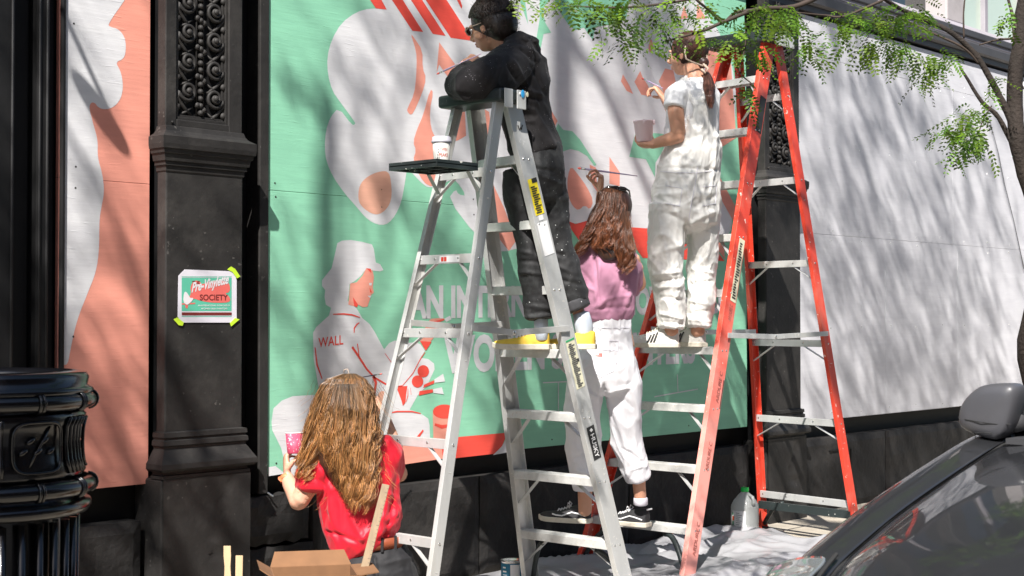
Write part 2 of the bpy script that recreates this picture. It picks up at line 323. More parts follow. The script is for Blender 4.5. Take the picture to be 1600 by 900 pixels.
def text(mb, body, o, xd, yd, w, h, shear=0, bold=0, spacing=1):
    cu = bpy.data.curves.new('lettering', 'FONT'); cu.body = body; cu.size = 1; cu.offset = bold; cu.shear = shear; cu.space_character = spacing
    cu.resolution_u = 4
    ob = bpy.data.objects.new('lettering', cu); COL.objects.link(ob); dg = bpy.context.evaluated_depsgraph_get(); dg.update()
    me = ob.evaluated_get(dg).to_mesh(); vs = [v.co.copy() for v in me.vertices]; fs = [tuple(p.vertices) for p in me.polygons]
    x0 = min(v.x for v in vs); x1 = max(v.x for v in vs); y0 = min(v.y for v in vs); y1 = max(v.y for v in vs)
    o = Vector(o); xd = Vector(xd).normalized(); yd = Vector(yd).normalized()
    mb.add([o+xd*((v.x-x0)/(x1-x0)*w)+yd*((v.y-y0)/(y1-y0)*h) for v in vs], fs)
    ob.evaluated_get(dg).to_mesh_clear(); bpy.data.objects.remove(ob); bpy.data.curves.remove(cu)
def remesh(mb, voxel, smooth_it=6, fac=.5):
    me = bpy.data.meshes.new('tmp'); me.from_pydata(mb.v, [], mb.f)
    bm = bmesh.new(); bm.from_mesh(me); bmesh.ops.remove_doubles(bm, verts=bm.verts, dist=1e-5); bmesh.ops.recalc_face_normals(bm, faces=bm.faces); bm.to_mesh(me); bm.free()
    ob = bpy.data.objects.new('tmp', me); COL.objects.link(ob)
    r = ob.modifiers.new('r', 'REMESH'); r.mode = 'VOXEL'; r.voxel_size = voxel; r.use_smooth_shade = True
    if smooth_it: q = ob.modifiers.new('s', 'SMOOTH'); q.factor = fac; q.iterations = smooth_it
    dg = bpy.context.evaluated_depsgraph_get(); dg.update()
    out = bpy.data.meshes.new_from_object(ob.evaluated_get(dg)); bpy.data.objects.remove(ob); bpy.data.meshes.remove(me)
    return out
def mesh_np(me):
    co = np.empty(len(me.vertices)*3); me.vertices.foreach_get('co', co); no = np.empty(len(me.vertices)*3); me.vertices.foreach_get('normal', no)
    return co.reshape(-1, 3), no.reshape(-1, 3)
def finish(me, name, m, parent, label=None):
    off = parent_loc(parent) if parent else Vector((0,0,0)); me.transform(Matrix.Translation(-off)); me.materials.clear(); me.materials.append(m)
    me.polygons.foreach_set('use_smooth', [True]*len(me.polygons)); me.name = name
    return link(name, me, parent, 0, None, label)
def project(co):
    c = np.array(CAM); d = (co-c)@np.array(FW); return 800+FPX*((co-c)@np.array(RT))/d, 450-FPX*((co-c)@np.array(UP))/d, d
def cloth(mb, name, m, parent, voxel=.008, it=6, amp=.006, freq=9, aniso=(1,1,1), seed=0, folds=(), sharp=2.0, label=None):
    me = remesh(mb, voxel, it); co, no = mesh_np(me)
    if amp:
        q = co*np.array(aniso)*freq+seed*7.3; dv = np.empty(len(co))
        for i in range(len(co)):
            p = Vector(q[i]); w = noise.noise_vector(p*.5)*.9; a = noise.noise(p+w); b = noise.noise((p+w)*2.1+Vector((5,1,3)))
            dv[i] = (1-abs(a)*2)**sharp if abs(a) < .5 else 0
            dv[i] += .45*((1-abs(b)*2)**sharp if abs(b) < .5 else 0)
            e = noise.noise((p+w*1.5)*4.3+Vector((1,8,2))); dv[i] += .16*((1-abs(e)*2)**2 if abs(e) < .5 else 0)
        co = co+no*((dv-.55)*amp)[:, None]
    if folds:
        x, y, d = project(co); face = np.clip(-(no@np.array(FW))*1.6, 0, 1)
        for x0, y0, x1, y1, w, a in folds:
            L = math.hypot(x1-x0, y1-y0); tx, ty = (x1-x0)/L, (y1-y0)/L
            u = (x-x0)*tx+(y-y0)*ty; v = -(x-x0)*ty+(y-y0)*tx+ np.sin(u/L*3.1)*w*.5
            g = np.exp(-(v/w)**2)*np.exp(-np.clip(np.abs(u/L-.5)-.38, 0, None)**2/.012)
            co = co+no*(g*a*face)[:, None]
    me.vertices.foreach_set('co', co.ravel()); me.update()
    return finish(me, name, m, parent, label)
# ------------------------------------------------------------------ ground
def struct(o): o['kind'] = 'structure'; return o
mb = MB(); KY = -2.55
mb.box((-60, -120, -.4), (60, KY-.15, -.13)); struct(mb.build('road', M['road']))
mb = MB(); mb.box((-60, KY-.15, -.4), (60, KY, -.004)); struct(mb.build('kerb', M['kerb'], bevel=.02))
mb = MB(); mb.box((-60, KY, -.4), (60, .6, -.03)); ground = struct(mb.build('pavement', M['pave']))
flag = None
for i in range(-2, 14):                                            # flags with recessed joints
    for j in range(2):
        x = i*1.22+.2; y = KY+.006+j*1.28
        if flag is None:
            mb = MB(); mb.box((0, 0, 0), (1.208, 1.268, .03)); flag = mb.build('paving_flag', M['pave'], None, bevel=.006)
            flag.parent = ground; flag.location = (x, y, -.03)
        else: inst(flag, 'paving_flag', ground, (x, y, -.03))
mb = MB()
for k in range(8): mb.box((-12+k*3.4, -8.4, -.126), (-10+k*3.4, -8.28, -.1255))
struct(mb.build('lane_marking', M['line']))
# facades across the street, only seen as reflections
t = thing('brick_building', (3, -17, 0), 'brown brick building across the street behind the viewpoint', 'building')
mb = MB(); mb.box((-22, -24, -.13), (28, -17, 13)); mb.build('wall', M['brick'], t)
wsrc = None
for i in range(15):
    for j in range(3):
        if wsrc is None:
            mb = MB(); mb.box((0, 0, 0), (1.5, .08, 2.2)); wsrc = mb.build('window', M['carglass'], t, rel=(0,0,0)); wsrc.location = (-20+i*3.1-3, -.03, 1+j*3.8)
        else: inst(wsrc, 'window', t, (-20+i*3.1-3, -.03, 1+j*3.8))

# ------------------------------------------------------------------ the facade behind everything
fac = thing('facade', (6, .1, 0), 'black painted shopfront facade with pale windows above, behind all the boards', 'building')
mb = MB(); mb.box((-6, .085, 0), (16, .5, 3.25)); mb.build('wall', M['irondark'], fac)
# plinth blocks
def rough_block(x0, x1, z0, z1, yf, name='plinth_block', crack=False, seed=0, yb=.08, m='plinth'):
    mb = MB(); nx = max(4, int((x1-x0)/.04)); nz = max(3, int((z1-z0)/.04)); vs = []
    for k in range(nz+1):
        for i in range(nx+1):
            u = i/nx; w = k/nz; e = min(u*(x1-x0), (1-u)*(x1-x0), w*(z1-z0), (1-w)*(z1-z0)); rr = .012*max(0, 1-e/.02)**2
            n = noise.noise(Vector((x0+u*3.1*(x1-x0)*3+seed, w*4, seed)))
            ex = .012*noise.noise(Vector((w*9+seed, seed, 1))) if i in (0, nx) and crack else 0
            ez = .016*noise.noise(Vector((u*7+seed, seed, 2))) if k in (0, nz) and crack else 0
            vs.append((x0+u*(x1-x0)+ex, yf+rr-.006*n*(2.2 if crack else 1), z0+w*(z1-z0)+ez))
    W_ = nx+1; fs = [(k*W_+i, k*W_+i+1, (k+1)*W_+i+1, (k+1)*W_+i) for k in range(nz) for i in range(nx)]
    mb.add(vs, fs); ring = [i for i in range(W_)]+[k*W_+nx for k in range(1, nz+1)]+[nz*W_+i for i in range(nx-1, -1, -1)]+[k*W_ for k in range(nz-1, 0, -1)]
    o = len(mb.v); mb.add([(vs[i][0], yb, vs[i][2]) for i in ring], []); n = len(ring)
    mb.f += [(ring[(i+1) % n], ring[i], o+i, o+(i+1) % n) for i in range(n)]; mb.m += [0]*n
    return mb.build(name, M[m], fac, smooth=False)
ZP = .485
rough_block(3.845, 4.22, .30, .505, -.03, crack=True, seed=3)
rough_block(3.855, 4.24, -.0, .285, -.035, crack=True, seed=8)
rough_block(4.245, 5.30, 0, ZP, -.03, seed=4); rough_block(5.31, 6.5, 0, ZP, -.03, seed=5); rough_block(6.51, 7.70, 0, ZP, -.03, seed=6)
rough_block(8.27, 9.4, 0, ZP-.01, -.04, seed=9); rough_block(9.41, 10.7, 0, ZP-.01, -.04, seed=10); rough_block(10.71, 12.4, 0, ZP-.01, -.04, seed=11); rough_block(12.41, 15, 0, ZP-.01, -.04, seed=12)
rough_block(2.99, 3.36, 0, ZP-.02, -.03, seed=13)
mb = MB(); mb.box((8.9, -.047, .14), (8.906, -.035, .39)); mb.box((8.62, -.047, .385), (8.9, -.035, .39)); mb.build('hatch_outline', M['irondark'], fac)
# upper facade above the boards
mb = MB(); mb.box((2.4, -.02, 3.262), (15, .5, 3.30)); mb.build('lower_fascia', M['fascia'], fac)
mb = MB()
prof = [(.5, 3.30), (-.03, 3.302), (-.050, 3.315), (-.052, 3.37), (-.04, 3.385), (-.03, 3.395), (.5, 3.395)]
mb.extrude([(y, z) for y, z in prof], (2.4, 0, 0), (15, 0, 0), (0,1,0), (0,0,1)); mb.build('fascia_moulding', M['fascia'], fac)
mb = MB(); mb.box((2.4, -.033, 3.396), (15, .5, 3.415)); mb.build('pale_moulding_strip', M['sill'], fac)
mb = MB(); mb.box((2.4, -.045, 3.416), (15, .5, 3.475)); mb.build('upper_fascia', M['fascia'], fac, bevel=.01)
mb = MB(); mb.extrude([(.5, 3.476), (-.03, 3.476), (.10, 3.56), (.5, 3.56)], (2.4, 0, 0), (15, 0, 0), (0,1,0), (0,0,1)); mb.build('sloping_sill', M['sill'], fac)
mb = MB(); mb.box((10.4, .42, 3.56), (15, .6, 5.6)); mb.build('upper_wall', M['upper'], fac)
mb = MB(); mb.box((2.4, .42, 3.56), (10.398, .6, 5.6)); mb.box((2.4, .42, 5.9), (15, .6, 11)); mb.build('dark_upper_wall', M['iron'], fac)  # mostly out of view; made dark so the bonnet reflects darker
for x in (3.9, 5.6, 7.3, 9.0, 10.7, 12.7):
    mb = MB(); mb.box((x, .12, 3.561), (x+.30, .42, 5.6)); mb.build('pilaster_strip', M['upper' if x > 10 else 'iron'], fac, bevel=.015)
for x in (4.2, 5.9, 7.6, 9.3, 11.0, 13.0):
    mb = MB(); mb.box((x, .30, 3.60), (x+1.4, .33, 5.5)); w_ = mb.build('window', M['pane' if x > 10 else 'carglass'], fac)  # unseen windows get dark glass to keep the bonnet's reflection dark
    mb = MB(); mb.box((x, .20, 3.561), (x+1.4, .40, 3.60)); mb.box((x+.68, .26, 3.60), (x+.74, .34, 5.5)); mb.build('frame', M['sill'], w_, bevel=.006)
mb = MB(); mb.box((2.4, -.05, 5.6), (15, .6, 5.9)); mb.build('upper_cornice', M['fascia'], fac, bevel=.03)

# ------------------------------------------------------------------ boarded panels
def wallpoly(mb, pts, y): mb.poly([(p.x, y, p.z) for p in (P(a, b, 0) for a, b in pts)][::-1])
def chaikin(pts, n=1):
    for _ in range(n):
        q = []
        for i in range(len(pts)):
            a = pts[i]; b = pts[(i+1) % len(pts)]; q += [(a[0]*.75+b[0]*.25, a[1]*.75+b[1]*.25), (a[0]*.25+b[0]*.75, a[1]*.25+b[1]*.75)]
        pts = q
    return pts
def sheets(t, lst, m):
    for x0, x1, z0, z1 in lst:
        mb = MB(); g = .0007; dy = random.uniform(-.0015, .0015)
        mb.box((x0+g, 0+dy*0, z0+g), (x1-g, .02, z1-g)); mb.build('plywood_sheet', [M[m]], t, bevel=.0015)
L1 = thing('mural_board', (3.2, 0, .5), 'narrow board painted white and salmon, left of the ornate pilaster', 'mural board')
zl = P(180, 761).z; XL1 = P(233, 500).x
sheets(L1, [(3.0, XL1, zl, 1.80), (3.0, XL1, 1.80, 3.03), (3.0, XL1, 3.03, 3.25)], 'salmon')
mb = MB()
lp = [(97,-40),(97,-40),(203,-14),(195,0),(168,38),(172,42),(185,45),(195,58),(197,75),(194,92),(180,97),(188,110),(192,128),(191,148),(183,163),(170,171),(155,170),(146,158),(138,165),(146,195),(153,220),(152,245),(160,272),(163,300),(158,325),(155,345),(155,390),(150,425),(138,455),(120,500),(110,545),(106,570),(97,570),(97,570)]
wallpoly(mb, chaikin(lp, 2), -.0006); mb.build('painted_letter_edge', M['white'], L1)

L2 = thing('mural_board', (5.86, 0, .5), 'large green mural board with big white and salmon script behind the ladders', 'mural board')
GX0, GX1 = P(418, 500).x, P(1167, 500).x
sheets(L2, [(GX0, 6.446, .595, 1.815), (6.446, GX1, .595, 1.815), (GX0, 6.446, 1.815, 3.03), (6.446, GX1, 1.815, 3.03), (GX0, 6.446, 3.03, 3.255), (6.446, GX1, 3.03, 3.255)], 'green')
layers = []
def shp(col, pts, lay=1, sm=0):
    mb = MB(); layers.append((col, lay, mb)); pts = chaikin(pts, sm) if sm else pts
    wallpoly(mb, pts, -.0006*lay)
def stroke(col, pts, w, lay=3, w1=None):
    q = [P(a, b) for a, b in pts]; n = len(q); mb = MB(); layers.append((col, lay, mb)); vs = []
    for i, p in enumerate(q):
        t = (q[min(i+1, n-1)]-q[max(i-1, 0)]).normalized(); nn = Vector((-t.z, 0, t.x)); s = i/(n-1); ww = (w*(1-s)+(w1 if w1 is not None else w)*s)/2/330
        if w1 is None: ww *= .35+.65*math.sin(math.pi*(.12+.76*s))
        vs += [(p.x+nn.x*ww, -.0006*lay, p.z+nn.z*ww), (p.x-nn.x*ww, -.0006*lay, p.z-nn.z*ww)]
    mb.add(vs, [(2*i, 2*i+1, 2*i+3, 2*i+2) for i in range(n-1)])
def disc(col, cx, cy, rx, ry, lay=3, n=24): shp(col, [(cx+rx*math.cos(6.2832*i/n), cy+ry*math.sin(6.2832*i/n)) for i in range(n)], lay)
# big script word, background of paint
shp('white', [(575,-38),(596,0),(604,14),(578,13),(556,19),(533,36),(518,62),(511,89),(512,116),(519,142),(531,159),(554,190),(555,194),(550,196),(529,168),(516,183),(509,204),(507,231),(510,253),(520,276),(538,302),(556,322),(569,338),(582,348),(596,352),(607,349),(618,336),(627,316),(632,289),(636,262),(650,277),(661,288),(669,293),(684,292),(703,281),(712,281),(729,306),(716,304),(712,295),(700,311),(744,369),(779,393),(797,392),(830,380),(858,345),(867,322),(875,335),(886,345),(899,350),(917,346),(960,352),(985,355),(1013,357),(1060,365),(1110,378),(1142,368),(1144,330),(1120,290),(1118,235),(1148,215),(1150,120),(1125,50),(1108,30),(1093,-20),(1080,-60)], 1, 1)
for s in ([(553,-38),(575,-38),(604,15),(587,13)], [(583,-44),(601,-44),(661,50),(644,48)], [(611,-48),(628,-48),(696,56),(676,53)], [(632,-50),(652,-50),(699,2),(739,64),(704,59)], [(688,-50),(700,-50),(722,9),(721,14)]):
    shp('coral', s, 2)
S = 'salmon'
shp(S, [(641,52),(647,59),(660,79),(660,107),(666,122),(659,147),(646,176),(641,180),(636,174),(636,170),(647,147),(650,120),(651,89),(648,73)], 2, 1)
shp(S, [(686,66),(712,102),(700,121),(686,101),(682,113)], 2)
shp(S, [(672,139),(677,144),(671,173),(673,200),(680,215),(690,230),(690,262),(684,290),(668,291),(655,275),(652,262),(645,250),(650,235),(645,222),(652,200),(661,180)], 2, 1)
shp(S, [(705,222),(703,190),(716,165),(726,170),(728,212),(716,219)], 2)
shp(S, [(748,165),(764,175),(768,205),(758,228),(750,195)], 2)
shp('peach', [(573,276),(591,268),(607,267),(611,284),(612,311),(604,327),(591,336),(578,333),(564,322),(559,311),(561,289)], 2, 2)
shp(S, [(769,285),(787,324),(797,351),(807,375),(795,392),(785,380),(773,364),(768,329)], 2)
shp(S, [(852,165),(859,169),(871,189),(864,203),(850,200)], 2)
g = 'green'
shp(g, [(818,-20),(820,0),(825,38),(814,8),(806,-20)], 2)
shp(g, [(843,-40),(843,30),(838,60),(834,90),(844,78),(849,53),(861,51),(852,36),(849,22),(850,10),(857,1),(862,-40)], 2)
shp(g, [(862,-20),(868,8),(878,24),(889,40),(899,47),(912,43),(926,62),(930,42),(955,38),(978,30),(982,0),(982,-20)], 2)
shp(g, [(872,193),(880,203),(894,205),(906,218),(932,258),(928,259),(917,244),(904,236),(891,233),(878,237),(871,226),(866,205)], 2)
shp(S, [(892,259),(904,274),(917,292),(927,313),(922,328),(913,320),(904,329),(895,323),(888,308),(886,292),(887,274)], 2, 1)
shp(S, [(921,257),(931,262),(933,300),(925,288)], 2)
shp(S, [(952,245),(968,269),(968,291),(952,287)], 2)
shp(S, [(867,320),(873,333),(887,354),(886,374),(878,388),(862,364),(855,345),(858,330)], 2, 1)
shp('coral', [(882,343),(899,350),(917,345),(935,352),(920,368),(904,375)], 2)
shp('coral', [(985,355),(1013,357),(1060,364),(1110,379),(1132,408),(1060,405),(1004,403),(995,390)], 2)
shp(S, [(1113,378),(1131,377),(1132,405)], 3)
shp(g, [(992,210),(983,245),(1009,249),(1019,269),(1023,277),(1024,254),(1037,233),(1045,210),(1023,208)], 2)
shp(S, [(973,116),(970,127),(979,142),(989,147),(983,133)], 2)
shp(S, [(1000,111),(991,128),(1002,148),(1018,151),(1012,133),(1004,121)], 2)
shp(S, [(1039,107),(1029,127),(1038,148),(1058,140),(1052,110)], 2)
shp(S, [(1017,58),(1012,75),(1016,84),(1021,73)], 2, 1)
shp(S, [(1069,10),(1075,28),(1062,30)], 2); shp(S, [(1089,5),(1103,29),(1088,30)], 2); shp(S, [(1080,45),(1098,90),(1102,150),(1085,110)], 2)
shp(S, [(1105,70),(1142,100),(1150,215),(1120,235),(1104,240),(1098,150)], 2)
shp(S, [(1122,272),(1150,325),(1160,372),(1148,350),(1120,300)], 3)
# the painted sign painter
shp('white', [(522,402),(527,380),(534,376),(548,375),(566,378),(581,382),(584,389),(587,410),(594,413),(599,422),(594,424),(583,423),(573,419),(563,432),(553,440),(546,444),(545,460),(543,470),(557,482),(562,490),(566,497),(577,506),(585,518),(600,546),(608,536),(617,532),(630,536),(650,535),(657,538),(664,548),(657,559),(669,561),(678,568),(679,577),(667,603),(653,617),(640,640),(657,646),(669,654),(671,664),(672,686),(650,690),(622,694),(600,690),(560,700),(520,680),(500,620),(490,560),(489,520),(494,511),(514,493),(517,481),(509,476),(507,464),(508,453),(503,447),(503,438),(510,429),(518,419)], 1)
shp(S, [(572,419),(582,423),(584,433),(582,449),(584,457),(580,460),(578,467),(574,479),(567,480),(559,476),(558,480),(544,476),(547,443),(557,441),(566,431)], 2)
shp('coral', [(551,464),(559,476),(557,480),(553,478)], 3); shp('white', [(576,442),(581,442),(580,446),(577,446)], 3); shp('white', [(574,462),(580,462),(578,466)], 3)
shp('coral', [(577,449),(581,457),(578,457)], 3); shp('coral', [(572,419),(579,420),(580,427)], 3)
stroke('coral', [(520,491),(537,490.5),(550,492),(562,496)], 2.4); stroke('coral', [(553,520),(553,513),(557,507),(561,504)], 2.4)
stroke('coral', [(550,542),(560,557),(573,577),(585,590),(604,601),(620,604),(628,603)], 4, w1=2); stroke('coral', [(628,603),(645,583),(657,560),(664,550)], 1.6)
stroke('coral', [(558,537),(561,558)], 3); stroke('coral', [(492,543),(495,570),(503,592)], 3); stroke('coral', [(583,588),(587,598),(585,612),(583,626),(590,655)], 6, w1=1.5)
shp('coral', [(619,604),(636,603),(634,617),(633,629),(629,634),(627,626),(621,610)], 3)
stroke('coral', [(637,607),(637,618),(634,628)], 1.6); stroke('coral', [(641,606),(642,617)], 1.4); stroke('coral', [(601,552),(611,566)], 1.6); stroke('coral', [(620,567),(628,574)], 3)
disc('coral', 661, 580, 9, 9.5); disc('coral', 652, 596, 9, 9.5); disc('peach', 597, 620, 7, 9)
shp('coral', [(661,606),(662,601),(678,594),(678,599)], 3); shp('white', [(678,593),(692,584),(695,596),(679,598)], 3)
shp('coral', [(654,618),(655,611),(676,608),(676,613)], 3); shp('white', [(676,608),(690,605),(693,616),(677,614)], 3)
stroke('coral', [(604,646),(620,643),(643,643),(657,646)], 2.4); stroke('coral', [(643,688),(652,684),(661,672)], 5); stroke('coral', [(646,687),(658,684)], 4)
shp(S, [(676,645),(677,692),(712,696),(712,645)], 2); disc('coral', 694, 643, 18, 11, 3); stroke('coral', [(679,663),(690,667),(706,664)], 6)
shp(S, [(600,700),(634,694),(660,690),(690,694),(722,700),(722,712),(629,726),(590,731),(585,715)], 1)
shp('coral', [(658,687),(676,690),(712,683),(793,676),(784,697),(772,709),(692,718),(690,700),(662,693)], 3)
shp('white', [(794,681),(800,693),(797,706),(770,711),(784,697)], 2)
shp('white', [(424,659),(427,638),(440,626),(457,619),(490,617),(520,640),(520,735),(450,745),(439,700),(425,672)], 2)
shp('white', [(419,730),(430,728),(445,740),(419,744)], 2)
shp(S, [(666,505),(674,498),(687,497),(694,498),(693,501),(684,504),(686,509),(684,520),(673,533),(671,540),(664,547),(656,533),(660,524),(657,518),(668,509)], 2)
stroke('coral', [(664,509),(680,503),(694,499)], 4, w1=2); shp('coral', [(656,533),(674,534),(665,548)], 3); shp('white', [(694,498),(703,493),(705,499),(697,503)], 2)
def islands(mb):
    par = list(range(len(mb.v)))
    def fd(i):
        while par[i] != i: par[i] = par[par[i]]; i = par[i]
        return i
    for f in mb.f:
        for k in f[1:]: par[fd(k)] = fd(f[0])
    grp = {}
    for f in mb.f: grp.setdefault(fd(f[0]), []).append(f)
    out = []
    for fs in grp.values():
        ids = sorted({i for f in fs for i in f}); mp = {i: n for n, i in enumerate(ids)}; q = MB(); q.add([mb.v[i] for i in ids], [tuple(mp[i] for i in f) for f in fs]); out.append(q)
    return out
def walltext(body, x0, ytop0, ybot0, x1, ytop1, ybot1, col, lay=2, bold=.012):
    a, b, c, e = P(x0, ytop0), P(x0, ybot0), P(x1, ytop1), P(x1, ybot1)
    mb = MB(); text(mb, body, (b.x, -.0006*lay, b.z), (e.x-b.x, 0, e.z-b.z), (a.x-b.x, 0, a.z-b.z), (e-b).length, (a-b).length, bold=bold)
    for q in islands(mb): layers.append((col, lay, q))
walltext('AN INTERNATIONAL SHOWCASE OF', 637, 445, 499, 1138, 454, 490, 'white', bold=.045)
walltext("WOMEN SIGN PAINTERS", 693, 523, 584, 1086, 528, 568, 'white', bold=.045)
walltext('WALL', 497, 528, 543, 536, 522, 538, 'coral', 3, bold=.01)
stroke('white', [(848,598),(870,597),(893,596)], 2, w1=2); stroke('white', [(872,597),(872,650)], 2, w1=2); stroke('white', [(1022,620),(1055,614),(1090,608)], 2, w1=2); stroke('white', [(1058,585),(1059,612)], 2, w1=2)
for c, lay, mb in layers: mb.build({'white':'white_painted_shape','green':'green_painted_shape','salmon':'salmon_drop_shadow','coral':'coral_painted_shape','peach':'peach_painted_shape'}[c], M[c], L2)
for x, z in ():
    mb = MB()
    for k in range(7): q = Vector((x+random.uniform(0,.07), -.002, z+random.uniform(-.02,.03))); mb.beam(q, q+Vector((random.uniform(.01,.03),0,random.uniform(-.004,.004))), .004, .003, (0,0,1))
    mb.build('splinter', M['green'], L2)

L3 = thing('primed_board', (10, 0, .5), 'blank white primed boards dappled by leaf shade, right of the red ladder', 'primed board')
WX0 = P(1243, 400).x; WX1 = 12.6
sheets(L3, [(WX0, 9.47, .59, 1.815), (9.47, 10.6, .59, 1.815), (10.6, WX1, .59, 1.815), (WX0, 10.53, 1.815, 2.985), (10.53, WX1, 1.815, 2.985), (WX0, WX1, 2.985, 3.24)], 'primer')

def screws(t, spots, m):
    mb = MB()
    for x, z in spots: mb.tube([(x, .0, z), (x, -.0012, z)], [.0045, .0040], 8); mb.box((x-.003, -.0016, z-.0006), (x+.003, -.0011, z+.0006))
    mb.build('screw_heads', M[m], t, kind='stuff')
rs = random.Random(31)
def row(x0, x1, zs, step=.40): return [(x0+.05+k*step+rs.uniform(-.02,.02), z+rs.uniform(-.01,.01)) for z in zs for k in range(int((x1-x0-.08)/step)+1)]
screws(L3, row(WX0, WX1, (.63, 1.2, 1.78, 1.85, 2.4, 2.95, 3.02)), 'tin'); screws(L1, row(3.03, XL1, (.68, 1.2, 1.76, 1.84, 2.4, 2.98), .30), 'iron'); screws(L2, row(GX0, GX1, (.63, 1.78, 1.85, 2.99), .61), 'iron')
# ------------------------------------------------------------------ pilasters
def ornament_panel(t, x0, x1, zb, zt, yf, Wd):
    # recessed back, frame, beads, scrolls: each its own piece
    cx = (x0+x1)/2; w = x1-x0
    mb = MB(); mb.box((x0, yf+.035, zb), (x1, yf+.05, zt)); mb.build('panel_back', M['irondark'], t)
    pitch = .1185; hw = w/2
    bead = scl = scr = bud = None; off = parent_loc(t)
    n = int((zt-zb)/pitch)+1
    mbb = MB(); mbb.ell((0,0,0), ((1,0,0),(0,1,0),(0,0,1)), (.0115,.014,.0125), 10, 8)
    def spiral(sg):
        mb = MB(); pts = []; rad = []
        for i in range(46):
            a = i/45*2*math.pi*1.9; r = .044*(1-i/45*.86); pts.append(Vector((sg*(r*math.cos(a+2.4)), -.010-.012*i/45, r*math.sin(a+2.4)))); rad.append(.0085-.002*i/45)
        tail = [Vector((sg*-.060, 0, -.055)), Vector((sg*-.048, -.004, -.015))]
        pts = [Vector((sg*.028,0,-.098)), Vector((sg*-.012,-.003,-.068)), Vector((sg*-.045,-.006,-.030)), ]+pts[3:]; rad = [.006,.0085,.009]+rad[3:]
        mb.tube(pts, rad, 7); mb.ell((0,-.024,0), ((1,0,0),(0,1,0),(0,0,1)), (.0125,.010,.0125), 10, 8)
        mb.ell((sg*.050,-.006,-.052), ((1,0,0),(0,1,0),(0,0,1)), (.013,.012,.013), 10, 8); mb.ell((sg*-.047,-.006,-.066), ((1,0,0),(0,1,0),(0,0,1)), (.015,.012,.015), 10, 8)
        mb.tube([(sg*-.03,0,-.095),(sg*-.005,-.004,-.085),(sg*.03,-.004,-.062)], [.004,.006,.003], 6)
        return mb
    for k in range(n):
        z = zb+.098+k*pitch
        if z > zt: break
        if scl is None:
            scl = spiral(1).build('scroll', M['iron'], t, smooth=True, rel=(0,0,0)); scl.location = (cx-.066-off.x, yf+.032-off.y, z-off.z)
            scr = spiral(-1).build('scroll', M['iron'], t, smooth=True, rel=(0,0,0)); scr.location = (cx+.066-off.x, yf+.032-off.y, z-.018-off.z)
        else:
            inst(scl, 'scroll', t, (cx-.066-off.x, yf+.032-off.y, z-off.z)); inst(scr, 'scroll', t, (cx+.066-off.x, yf+.032-off.y, z-.018-off.z))
    nb = int((zt-zb)/.029)
    for k in range(nb):
        loc = (cx-off.x, yf+.026-off.y, zb+.016+k*.029-off.z)
        if bead is None: bead = mbb.build('bead', M['iron'], t, smooth=True, rel=(0,0,0)); bead.location = loc
        else: inst(bead, 'bead', t, loc)
    for sx in (-.0165, .0165): mb = MB(); mb.tube([(cx+sx, yf+.03, zb), (cx+sx, yf+.03, zt)], .004, 6); mb.build('bead_border', M['iron'], t, smooth=True)
